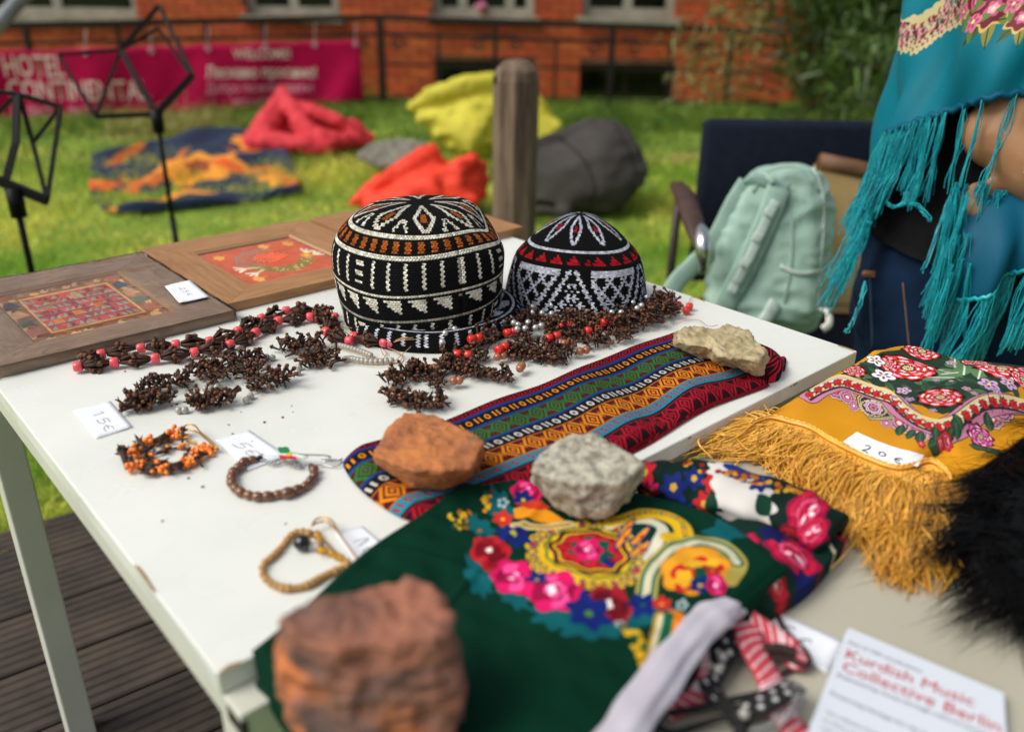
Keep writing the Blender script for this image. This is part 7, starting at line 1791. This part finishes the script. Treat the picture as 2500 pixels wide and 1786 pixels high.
sheet('bunched_fold', XY, Z2 + .02 + .010 * sstep(0, .3, e_) + .005 * np.sin(s_ * 9 + t_ * 5) * sstep(0, .2, e_), Z2 + .001, m_cw, gsc, uvf=cw.uv)
m_lin = mat('lilac_white_lining', '#c3bec8', '#b4afbb', 8, .8, bump=.3, bscale=30, bdist=.004)
roll('rolled_lining', [(1490, 1850), (1552, 1745), (1640, 1615), (1712, 1532), (1762, 1492), (1800, 1482)], [.0150, .0145, .014, .014, .013, .009], [.042, .044, .044, .042, .036, .028], None, gsc, m_lin, .72, 64, 80, puff=.13)

# ================================================================== YELLOW SCARF WITH FRINGE
zy = lambda x, y: (1900 + x / 3.788, 800 + y / 3.788)
yb = lambda pts, z: [T2(x, y, z)[:2] for x, y in pts]
rimz, bakz = .024, .052
y_c0 = yb([(1838, 1034), (1880, 1022), (1930, 1033), (1979, 1048), (2032, 1080), (2111, 1119), (2177, 1143), (2217, 1142), (2268, 1128), (2304, 1148), (2322, 1175)], rimz)
y_c1 = yb([(2122, 874), (2170, 850), (2230, 844), (2290, 862), (2340, 877), (2400, 882), (2500, 893), (2660, 915)], bakz)
zi = np.linspace(rimz, bakz, 5); y_d0 = [T2(x, y, z)[:2] for (x, y), z in zip(((1838, 1034), (1900, 998), (1992, 950), (2058, 913), (2122, 874)), zi)]; y_d1 = [T2(x, y, z)[:2] for (x, y), z in zip(((2322, 1175), (2400, 1130), (2500, 1060), (2590, 990), (2660, 915)), zi)]
nu, nv = 150, 110; XY = coons(y_c0, y_c1, y_d0, y_d1, nu, nv); s_, t_ = np.meshgrid(np.linspace(0, 1, nu), np.linspace(0, 1, nv))
e_ = np.minimum.reduce([s_, 1 - s_, t_, 1 - t_]); Zy = Z2 + rimz + (bakz - rimz) * t_ + .014 * sstep(0, .25, e_) + .005 * np.sin(s_ * 10 + 1) * sstep(0, .15, e_) + .002 * npn(XY[..., 0], XY[..., 1], 40, 2) * sstep(0, .1, e_)
allb = XY.reshape(-1, 2); cv = Canvas(allb[:, 0].min() - .005, allb[:, 1].min() - .005, allb[:, 0].max() + .005, allb[:, 1].max() + .005, .00045, '#c98a12')
Vt = np.concatenate([XY, Zy[..., None]], 2).reshape(-1, 3); idx = np.arange(nu * nv).reshape(nv, nu); Ft = np.stack([idx[:-1, :-1], idx[:-1, 1:], idx[1:, 1:], idx[1:, :-1]], -1).reshape(-1, 4)
ybv = BVHTree.FromPolygons([Vector(p) for p in Vt], [tuple(int(i) for i in f) for f in Ft])
def yw(x, y):
    px = zy(x, y); h_ = ybv.ray_cast(Vector(CAM), Vector(ray(*px)))
    return np.array(h_[0][:2]) if h_[0] is not None else T2(px[0], px[1], .045)[:2]
def yscale(x, y, r): return float(np.linalg.norm(yw(x + r, y) - yw(x - r, y)) / 2)
def yl(pts, wd, col, n=60, off=0): cv.line([yw(p[0], p[1] + off) for p in smooth_path(np.array(pts, float), n)], wd, col)
# herringbone ground
jj, ii_ = np.mgrid[0:cv.H, 0:cv.W]; st_ = np.where(((ii_ // 26) % 2) == 0, jj + ii_, jj - ii_) % 5; cv.a *= np.where(st_ < 2, .93, 1.03)[..., None]
dkg, lg_, lilac, wl_ = '#22382a', '#55784f', '#bd90bb', '#e9dfe8'
cv.poly([yw(*p) for p in ((560, 440), (640, 425), (760, 440), (850, 500), (900, 545), (1060, 545), (1090, 620), (1180, 690), (1330, 720), (1420, 770), (1520, 800), (1640, 770), (1760, 720), (1880, 640), (2050, 600), (2160, 590), (2273, 520), (2500, 480), (2700, 420), (2600, 330), (2273, 330), (1900, 290), (1600, 290), (1400, 200), (1200, 180), (1000, 215), (830, 290))], dkg)
for k in range(80):
    x, y = RNG.uniform(650, 2250), RNG.uniform(330, 740); p = yw(x, y)
    if y < 430 + .32 * min(x - 560, 900) and y < 800 - max(0, x - 1500) * .35: cv.leaf(p[0], p[1], .020, .008, RNG.random() * 6.28, (lg_, '#2e4a34', '#3d5a40')[k % 3], dkg)
for (x, y, a) in ((1640, 370, .4), (1700, 430, 1.4), (1800, 400, 2.3), (1720, 350, 3.5), (1850, 470, .3), (1630, 460, 2.0)):
    p = yw(x, y); cv.leaf(p[0], p[1], .045, .022, a, lg_, '#c8d0c0')
bandp = [(300, 600), (430, 530), (580, 485), (720, 525), (900, 590), (1040, 640), (1150, 750), (1300, 850), (1480, 900), (1650, 860), (1780, 765), (1900, 690), (2050, 675), (2273, 720), (2450, 800)]
nvy = '#2b2434'; crm = '#d9c48c'
for (cx, cy, rx, ry, a) in ((520, 580, 130, 70, .6), (640, 640, 90, 60, .6), (1120, 880, 130, 80, .6), (1300, 970, 120, 70, .4), (1480, 1000, 120, 60, 0), (1640, 950, 110, 70, -.4), (1800, 870, 110, 70, -.6), (1980, 850, 120, 90, .4), (2080, 780, 110, 90, .5), (700, 720, 60, 50, .8), (1000, 880, 60, 40, .3)):
    for sc_, c in ((1.0, nvy), (.94, crm), (.86, '#c77f9a'), (.66, nvy), (.58, lilac), (.40, '#c9302c'), (.22, wl_)):
        P = []
        for t in np.linspace(0, 6.28, 40, endpoint=False): r = sc_ * (1 + .07 * math.cos(9 * t)); u, v = rx * r * math.cos(t), ry * r * math.sin(t); P.append(yw(cx + u * math.cos(a) - v * math.sin(a), cy + u * math.sin(a) + v * math.cos(a)))
        cv.poly(P, c)
drop = np.array([(730, 640), (770, 610), (860, 640), (960, 700), (1050, 800), (1080, 835), (960, 850), (850, 845), (790, 780), (745, 720)], float); dc = drop.mean(0)
for sc_, c in ((1.06, nvy), (1.0, crm), (.92, nvy), (.86, crm), (.80, nvy)): cv.poly([yw(*(dc + (p - dc) * sc_)) for p in drop], c)
for k in range(22): a = k * .2856; p = yw(dc[0] + 118 * math.cos(a), dc[1] + 70 * math.sin(a) + 20 * math.cos(a)); cv.blob(p[0], p[1], .0016, .0016, 0, crm)
for sc_, c in ((.62, wl_), (.56, '#c77f9a'), (.42, wl_), (.36, nvy), (.26, lilac), (.16, '#c9302c')):
    P = []
    for t in np.linspace(0, 6.28, 50, endpoint=False): r = sc_ * 150 * (1 + .10 * math.cos(8 * t)); P.append(yw(dc[0] + r * math.cos(t) * .9, dc[1] - 5 + r * .62 * math.sin(t) + .25 * r * math.cos(t)))
    cv.poly(P, c)
for off, wd, c in ((18, .026, nvy), (18, .0245, '#c77f9a'), (48, .006, nvy), (48, .0045, crm), (30, .003, nvy), (-20, .0125, nvy), (-20, .0105, crm), (-20, .008, nvy), (-8, .0026, wl_), (-32, .0024, crm), (62, .003, nvy)): yl(bandp, wd, c, 90, off)
sp = smooth_path(np.array(bandp, float), 200); st = along(sp, 12)
for i, p in enumerate(st):
    w_ = yw(p[0], p[1] - 46); cv.blob(w_[0], w_[1], .0024, .0024, 0, crm); w_ = yw(p[0], p[1] - 20); cv.blob(w_[0], w_[1], .0011, .0011, 0, crm if i % 2 else wl_)
for i, p in enumerate(along(sp, 92)):
    w_ = yw(p[0], p[1] + 14); cv.blob(w_[0], w_[1], .0072, .0058, 0, nvy, .1, 8); cv.blob(w_[0], w_[1], .0063, .005, 0, '#c4242a', .08, 8)
    for k in range(5): cv.blob(w_[0] + RNG.normal(0, .0022), w_[1] + RNG.normal(0, .0018), .0007, .0007, 0, '#6a1018')
    w_ = yw(p[0] + 46, p[1] + 22); cv.leaf(w_[0] - .003, w_[1], .008, .003, .5, crm)
for (x, y, r, ph) in ((1200, 372, 215, .2), (1500, 640, 185, 1.2), (2070, 375, 150, .5), (700, 392, 95, 2.), (1330, 215, 110, .9), (1790, 320, 80, .1), (2420, 430, 120, 1), (1010, 330, 70, .4), (1880, 330, 60, 2.4), (2260, 470, 70, .7)):
    p = yw(x, y); R_ = yscale(x, y, r * 1.22); cv.peony(p[0], p[1], R_, ph, .92)
for (x, y, r, c1) in ((975, 440, 105, wl_), (900, 300, 80, wl_), (1160, 580, 72, '#c9a0c4'), (1600, 325, 52, '#c9a0c4'), (1740, 560, 44, '#cf8fae'), (1950, 520, 92, '#c9a0c4'), (2130, 510, 62, '#c9a0c4'), (1565, 410, 32, '#c9a0c4'), (1460, 480, 40, '#a887ae'), (1215, 660, 52, '#a887ae'), (1430, 762, 40, lilac), (2020, 588, 40, lilac), (1600, 490, 26, '#cf8fae'), (1815, 605, 34, '#cf8fae'), (1075, 640, 30, lilac)):
    p = yw(x, y); R_ = yscale(x, y, r); cv.daisy(p[0], p[1], R_ * 1.08, dkg, dkg, 5, None, x); cv.daisy(p[0], p[1], R_, c1, '#e3d58a', 5, '#5a3a66', x)
for (x, y, a, L_) in ((1110, 1000, .3, .04), (1190, 1030, .1, .035), (1300, 1080, .4, .04), (1380, 1100, -.3, .045), (1450, 1070, .5, .04), (1560, 1060, .2, .035), (1650, 1040, .6, .05), (1700, 960, 1.0, .04), (1850, 1090, -1.3, .05), (1760, 1080, -.9, .04), (1960, 960, .6, .05)):
    p = yw(x, y); L_ *= .5; cv.leaf(p[0], p[1], L_, L_ * .5, a, dkg); cv.leaf(p[0], p[1], L_ * .9, L_ * .32, a, '#31513a', lg_)
for (x, y, r) in ((1325, 1070, 34), (1560, 1045, 46), (1500, 1060, 30)): p = yw(x, y); R_ = yscale(x, y, r); cv.rose(p[0], p[1], R_, ('#7a1620', '#c9302c', '#d9708a', '#f0d0da'))
p = yw(1870, 1005); cv.peony(p[0], p[1], yscale(1870, 1005, 105), .3, .9, 0, ('#b01f5c', '#d04a86'), '#c58fc9', '#f0dbe6', '#3a0f26', '#e8d49a')
m_ys = mat('mustard_scarf_print', '#ffffff', '#000000', 9, .6, img=cv.image('mustard_scarf_print'), spec=.2, bump=.15, bscale=900, bdist=.0004)
ysc = thing('floral_scarf', 'mustard yellow floral scarf with long silky fringe on the lower table', 'scarf', T2(2150, 1000))
sheet('top_layer', XY, Zy, Z2 + .001, m_ys, ysc, uvf=cv.uv)
m_yf = mat('mustard_silk_thread', '#f6c05a', '#e4a83c', 30, .32, islrand=.22, spec=.6)
m_yp = mat('mustard_cloth', '#bd8317', '#c98e1e', 12, .7, spec=.2, bump=.2, bscale=600, bdist=.0005)
rim = np.array([[*p, Z2 + rimz + .002] for p in smooth_path(np.array(y_c0), 200)])
for dz, sh in ((0, 0), (-.007, -.006)):
    P = rim + UPV * dz; nrm = np.array([-FW[0] * .6 - RT[0] * .4, -FW[1] * .6 - RT[1] * .4, 0]); P = P - nrm * sh * (-1)
    mb = MB(); mb.tube(P, .0022, 5); q = along(P, .0062)
    for i, c in enumerate(q[:-1]):
        d = q[i + 1] - c; d /= np.linalg.norm(d); mb.tube([c + d * .0034 * math.cos(a) + (UPV * .8 - nrm * .0) * .0030 * math.sin(a) + UPV * .001 for a in np.linspace(0, 6.28, 8)[:-1]], .0011, 4, True)
    mb.build('looped_braid', m_yf, ysc, True)
# second folded edge peeping out below
XYu = coons(P2([(1850, 1075), (1960, 1090), (2060, 1130), (2180, 1175), (2300, 1190)], .010), P2([(1850, 1030), (1980, 1040), (2111, 1110), (2217, 1135), (2315, 1165)], .014), P2([(1850, 1075), (1850, 1030)], .012), P2([(2300, 1190), (2315, 1165)], .012), 60, 8)
sheet('lower_fold', XYu, np.full(XYu.shape[:2], Z2 + .012) + .003 * npn(XYu[..., 0], XYu[..., 1], 50, 1), Z2 + .001, m_yp, ysc, uv=np.zeros(XYu.shape[:2] + (2,)))
ends = smooth_path(np.array([(1715, 1085), (1740, 1105), (1800, 1130), (1900, 1170), (1990, 1290), (2040, 1390), (2130, 1450), (2230, 1462), (2300, 1440), (2340, 1380)], float), 100)
N, K = 1900, 11; rt_ = RNG.random(N); P = np.zeros((N, K, 3)); tk = np.linspace(0, 1, K)
roots = np.array([[np.interp(q, np.linspace(0, 1, 200), rim[:, i]) for i in range(3)] for q in rt_])
low = RNG.random(N) < .45; roots[:, 2] -= .004; roots[low, 2] -= RNG.uniform(.004, .010, low.sum())
grp = np.round(rt_ * 52) / 52; endp = np.zeros((N, 3)); gsh = {g: (RNG.normal(0, 34), RNG.normal(0, 26), RNG.uniform(.5, 1.04)) for g in np.unique(grp)}
for i in range(N):
    a, b, c = gsh[grp[i]]; e = ends[int(np.clip((grp[i] + RNG.normal(0, .035)) * 99, 0, 99))] + np.array([a, b]) + RNG.normal(0, 10, 2); ep = T2(e[0], e[1], .003); endp[i] = roots[i] + (ep - roots[i]) * (c * RNG.uniform(.85, 1.0)); endp[i][2] = Z2 + .002 + .016 * RNG.random() ** 2
sd_ = np.cross(endp - roots, UPV); sd_ /= np.linalg.norm(sd_, axis=1, keepdims=True) + 1e-9; cu = RNG.normal(0, .006, N) + np.array([{g: v for g, v in zip(np.unique(grp), RNG.normal(0, .018, len(np.unique(grp))))}[q] for q in grp]); cu2 = RNG.normal(0, .003, N); hb_ = RNG.uniform(-.004, .007, N); ph_ = RNG.random(N) * 6
for k in range(K):
    t = tk[k]; P[:, k] = roots * (1 - t) + endp * t + sd_ * (cu * math.sin(math.pi * t) + cu2 * np.sin(2 * math.pi * t + ph_))[:, None]; P[:, k, 2] += hb_ * math.sin(math.pi * t) * (1 - t * .4); P[:, k, 2] = np.maximum(P[:, k, 2], Z2 + .0015)
Vf, Ff = threads(P, .0007); link('fringe', fastmesh('fringe', Vf, Ff, m_yf, True), ysc, kind='stuff')
for pts in ([(1740, 1120), (1705, 1080), (1725, 1058), (1770, 1062)], [(2270, 1230), (2310, 1270), (2325, 1330), (2322, 1315)], [(2240, 1270), (2270, 1310), (2300, 1345)], [(2255, 1225), (2300, 1240), (2318, 1290), (2328, 1330)]):
    thread('loose_thread', smooth_path([T2(x, y, .012 + .012 * (i % 2)) for i, (x, y) in enumerate(pts)], 20), .0011, ysc, m_yf)
qd = [(2057, 1082), (2091, 1058), (2256, 1114), (2241, 1140)]
def ontop(px, py, dz):
    h_ = ybv.ray_cast(Vector(CAM), Vector(ray(px, py)))
    return np.array(h_[0]) + UPV * dz if h_[0] is not None else T2(px, py, .03 + dz)
tg = thing('price_tag', 'white price tag reading 20 € on the mustard yellow scarf', 'price tag', ontop(2150, 1100, 0), 'handwritten price tags')
n = 10; V = []; bot = [(2057, 1082), (2110, 1112), (2160, 1132), (2200, 1139), (2241, 1138)]; top_ = [(2091, 1058), (2140, 1080), (2190, 1098), (2225, 1106), (2256, 1115)]
bs, ts = smooth_path(np.array(bot, float), n + 1), smooth_path(np.array(top_, float), n + 1)
for j in range(3):
    for i in range(n + 1): p = bs[i] * (1 - j / 2) + ts[i] * j / 2; V.append(ontop(p[0], p[1], .0022))
link('paper', fastmesh('paper', V, [(j * (n + 1) + i, j * (n + 1) + i + 1, (j + 1) * (n + 1) + i + 1, (j + 1) * (n + 1) + i) for j in range(2) for i in range(n)], m_paper, True), tg)
mb = MB(); u, v = np.array([.92, .38]), np.array([.55, -.83])
for ch_, o_ in (('2', (2102, 1105)), ('0', (2140, 1116)), ('€', (2178, 1131))):
    for st_ in GL[ch_]:
        mb.tube([ontop(*(np.array(o_) + u * a * (26 if ch_ == '2' else 32) + v * b * (18 if ch_ == '2' else 15)), .0034) for a, b in smooth_path(np.array(st_, float), 20)], .0007, 5, flat=.4, upv=(0, 0, 1))
mb.build('handwriting', m_ink, tg, True)

# ================================================================== BLACK FUR
m_fur = mat('black_fur', '#060607', rough=.5, islrand=.5, spec=.25)
fp = [(2560, 960), (2480, 1005), (2410, 1080), (2360, 1160), (2310, 1250), (2290, 1340), (2330, 1410), (2420, 1465), (2540, 1515), (2750, 1560), (2850, 1300), (2750, 1000)]
fb = solid('fur_hide', [hull_bm([T2(x, y, .003) for x, y in fp] + [T2(x, y, .034) for x, y in ((2540, 1000), (2460, 1100), (2400, 1220), (2410, 1330), (2560, 1420), (2720, 1250), (2700, 1050))])], m_fur, .008, 4, ((.012, 16, 'f'),))
fur = thing('fur_collar', 'long haired black fur lying beside the yellow fringe at the right edge', 'fur', T2(2480, 1250)); fb.parent = fur; fb.matrix_parent_inverse = Matrix.Translation(-fur.location)
n = 20000; vs = np.array([v.co[:] for v in fb.data.vertices]); ns = np.array([v.normal[:] for v in fb.data.vertices]); pick = RNG.integers(0, len(vs), n)
dv = ns[pick] * .22 + RNG.normal(0, .16, (n, 3)) - RT * .62 - FW * .62 + np.array([0, 0, .06]); dv /= np.linalg.norm(dv, axis=1, keepdims=True)
lk = RNG.normal(0, .5, (400, 3)); vq = np.floor(vs[pick] / .022).astype(int); lid = (vq[:, 0] * 73 + vq[:, 1] * 31 + vq[:, 2] * 17) % 400; dv = dv + lk[lid] * np.array([.55, .55, .2]); dv /= np.linalg.norm(dv, axis=1, keepdims=True)
V, F = blades(vs[pick], dv, RNG.uniform(.035, .085, n), .0007, np.tile(np.array([[0, 0, -.35]]), (n, 1)) + lk[lid] * .35, 5)
V[:, 2] = np.maximum(V[:, 2], Z2 + .001); link('fur_hair', fastmesh('fur_hair', V, F, m_fur, True), fur, kind='stuff')

# ================================================================== LEAFLET, TAG AND FABRIC BRACELETS ON THE LOWER TABLE
lf_z = .010; lq = [T2(x, y, lf_z) for x, y in ((2072, 1530), (2452, 1690), (2470, 2010), (1905, 1960))]
m_leafp = mat('leaflet_paper', '#cfd5de', rough=.6); m_rink = mat('red_print', '#bf3a3e', rough=.6); m_gink = mat('grey_print', '#6a6d74', rough=.6)
leaf_ = thing('leaflet', 'white Kurdish Music Collective Berlin leaflet with red title', 'leaflet', np.mean(lq, 0))
for k in range(3):
    V = [p + RT * .0012 * k * (-1) ** k - UPV * (.0031 * k) for p in lq]; MB().add(V + [p - UPV * .0026 for p in V], [(0, 3, 2, 1), (4, 5, 6, 7), (0, 1, 5, 4), (1, 2, 6, 5), (2, 3, 7, 6), (3, 0, 4, 7)]).build('sheet', m_leafp, leaf_, bevel=.0006)
def print_line(s, a, b, m, bold=0.0, size=None):
    A_, B_ = T2(*a, lf_z + .0006), T2(*b, lf_z + .0006); d = B_ - A_; wdt = np.linalg.norm(d); d /= wdt; up_ = np.cross(UPV, d)
    Mx = Matrix(((d[0], up_[0], 0, A_[0]), (d[1], up_[1], 0, A_[1]), (d[2], up_[2], 1, A_[2]), (0, 0, 0, 1)))
    cu_ = text_mesh('t', s, 1.0, m, Matrix.Identity(4)); ww = max(v.co.x for v in cu_.vertices) - min(v.co.x for v in cu_.vertices); bpy.data.meshes.remove(cu_)
    me = text_mesh('printed_text', s, size or wdt / ww, m, Mx, bold, fit=wdt); link('printed_text', me, leaf_)
print_line('One of 1001 productions:', (2068, 1567), (2250, 1641), m_gink, .0)
print_line('Kurdish Music', (2059, 1602), (2372, 1722), m_rink); print_line('Collective Berlin', (2051, 1633), (2438, 1786), m_rink)
print_line('Empowering voices through cultural heritage', (2042, 1648), (2420, 1800), m_gink); print_line('Preserving heritage for the future', (2025, 1692), (2300, 1812), m_gink)
print_line('The collective brings musicians together', (2014, 1738), (2290, 1860), m_gink); print_line('to share songs, stories and traditions', (2008, 1757), (2280, 1880), m_gink); print_line('with audiences across the city and beyond', (2003, 1776), (2275, 1900), m_gink)
price('white price tag reading 5 € under the brown cord, beside the leaflet', [(1818, 1512), (1882, 1484), (2062, 1568), (2019, 1645)], '5 €', (1886, 1540), (.85, .52), (.92, -.42), 40, .0012, T2, r=.0007)
# keffiyeh patterned bands
cvk = Canvas(0, 0, .25, .02, .0004, '#c2414f')
for k in range(62):
    x = k * .0042
    for j in range(3):
        if (k + j) % 2: cvk.line([(x, .002 + j * .006), (x + .0034, .0064 + j * .006)], .0016, '#dccaca')
for x in (.05, .054, .058, .12, .124, .19, .194, .198): cvk.line([(x, 0), (x + .012, .02)], .0022, '#d9c9c9')
for x in (.08, .15, .225): cvk.line([(x, 0), (x + .006, .02)], .007, '#d8c4c6')
m_kef = mat('red_keffiyeh_weave', '#ffffff', '#000000', 20, .85, img=cvk.image('keffiyeh_print'), bump=.3, bscale=900, bdist=.0005)
cvb = Canvas(0, 0, .25, .02, .0004, '#141417')
for k in range(40): cvb.blob(.004 + k * .0066, .006 + .008 * (k % 2), .0022, .0026, .6, '#c9c9c6')
m_kefb = mat('black_keffiyeh_weave', '#ffffff', '#000000', 20, .85, img=cvb.image('black_keffiyeh_print'), bump=.3, bscale=900, bdist=.0005)
def ribbon(name, px, wd, m, parent, zz, tilt=.0, n=40, v0=0.0, ulen=.25):
    P = smooth_path([T2(x, y, z) for (x, y), z in zip(px, zz)], n); V = []; U_ = []; L_ = np.r_[0, np.cumsum(np.linalg.norm(np.diff(P, axis=0), axis=1))]
    for i in range(n):
        t = P[min(i + 1, n - 1)] - P[max(i - 1, 0)]; s = np.cross(t, UPV); s /= np.linalg.norm(s) + 1e-9; s = s * math.cos(tilt) + UPV * math.sin(tilt)
        for j in range(5): V.append(P[i] + s * wd * (j / 4 - .5) + UPV * .0012 * math.sin(math.pi * j / 4)); U_.append((min(L_[i] / ulen + v0, 1), j / 4))
    F = [(i * 5 + j, i * 5 + j + 1, (i + 1) * 5 + j + 1, (i + 1) * 5 + j) for i in range(n - 1) for j in range(4)]
    o = link(name, fastmesh(name, V, F, m, True, U_), parent); o.modifiers.new('t', 'SOLIDIFY').thickness = .002; return o
m_cordb = mat('brown_cord', '#2e1d17', rough=.8); m_cordk = mat('black_cord', '#0e0e0f', rough=.8); m_clear = mat('clear_plastic', '#d9dcdc', rough=.1, transmission=.9, ior=1.4)
def cord(px, r, m, parent, zz=None, name='cord'):
    zz = zz or [.004] * len(px); return MB().tube(smooth_path([T2(x, y, z) for (x, y), z in zip(px, zz)], 36), r, 7).build(name, m, parent, True)
zx = lambda x, y: (1500 + x / 2.273, 1400 + y / 2.273)
b1 = thing('bracelet', 'red and white checked fabric bracelet with brown cord on the 5 € tag', 'bracelet', T2(1890, 1620), 'fabric bracelets on the lower table')
ribbon('band', [zx(*p) for p in ((735, 270), (760, 380), (810, 480), (870, 590), (905, 690), (950, 780), (1010, 870), (1060, 960))], .024, m_kef, b1, [.022, .02, .016, .012, .01, .010, .01, .01], .25)
ribbon('band', [zx(*p) for p in ((750, 265), (830, 320), (930, 390), (1010, 460), (1050, 440))], .020, m_kef, b1, [.022, .018, .014, .012, .012], -.5, v0=.4)
cord([zx(*p) for p in ((865, 205), (905, 230), (940, 300), (1000, 370), (1060, 430), (1085, 480), (1060, 510), (990, 480), (900, 460), (850, 430))], .0022, m_cordb, b1, [.005, .005, .006, .007, .009, .010, .010, .011, .012, .012]); cord([zx(*p) for p in ((830, 420), (920, 415), (1000, 440))], .0042, m_cordb, b1, [.016, .016, .014], 'cord_wrap'); cord([zx(*p) for p in ((1080, 500), (980, 530), (920, 560), (905, 590))], .0022, m_cordb, b1)
MB().ball(T2(*zx(880, 212), .004), .0042, 8, 6).build('knot', m_cordb, b1, True)
b2 = thing('bracelet', 'red and white checked fabric bracelet beside the lilac white lining', 'bracelet', T2(1690, 1690), 'fabric bracelets on the lower table')
ribbon('band', [zx(*p) for p in ((525, 430), (520, 530), (490, 630), (430, 700), (340, 740), (290, 770))], .015, m_kef, b2, [.02, .017, .012, .01, .008, .006], .7, v0=.2)
cord([zx(*p) for p in ((300, 772), (380, 760), (500, 740), (640, 700), (780, 670), (900, 650), (980, 625))], .0024, m_cordk, b2, [.006, .008, .009, .011, .013, .014, .014])
b3 = thing('bracelet', 'black and white patterned fabric bracelet with knotted black cords', 'bracelet', T2(1800, 1720), 'fabric bracelets on the lower table')
ribbon('band', [zx(*p) for p in ((670, 350), (620, 420), (570, 500), (530, 590), (570, 680), (660, 760), (700, 830))], .018, m_kefb, b3, [.02, .02, .017, .014, .012, .012, .012], .35)
ribbon('band', [zx(*p) for p in ((690, 780), (780, 730), (880, 680), (970, 630), (1000, 615))], .02, m_kefb, b3, [.014, .018, .018, .016, .014], .3, v0=.3)
cord([zx(*p) for p in ((510, 640), (590, 700), (680, 780), (700, 850), (690, 900))], .0045, m_cordk, b3, [.01, .012, .016, .016, .014]); cord([zx(*p) for p in ((205, 830), (320, 880), (440, 850), (560, 810), (660, 790))], .0024, m_cordk, b3, [.004, .004, .006, .010, .014]); cord([zx(*p) for p in ((225, 900), (215, 850), (230, 800))], .0022, m_cordk, b3)
MB().ball(T2(*zx(690, 800), .016), .0075, 10, 8).build('knot', m_cordk, b3, True)
for p in ((720, 775), (600, 460), (575, 530)): MB().ball(T2(*zx(*p), .024), .004, 8, 6).build('white_bead', m_pearl, b3, True)
cord([zx(*p) for p in ((980, 610), (1020, 640), (1010, 720), (950, 790), (860, 850), (760, 880))], .0035, m_clear, b3, [.018, .02, .02, .02, .018, .016], 'plastic_loop')
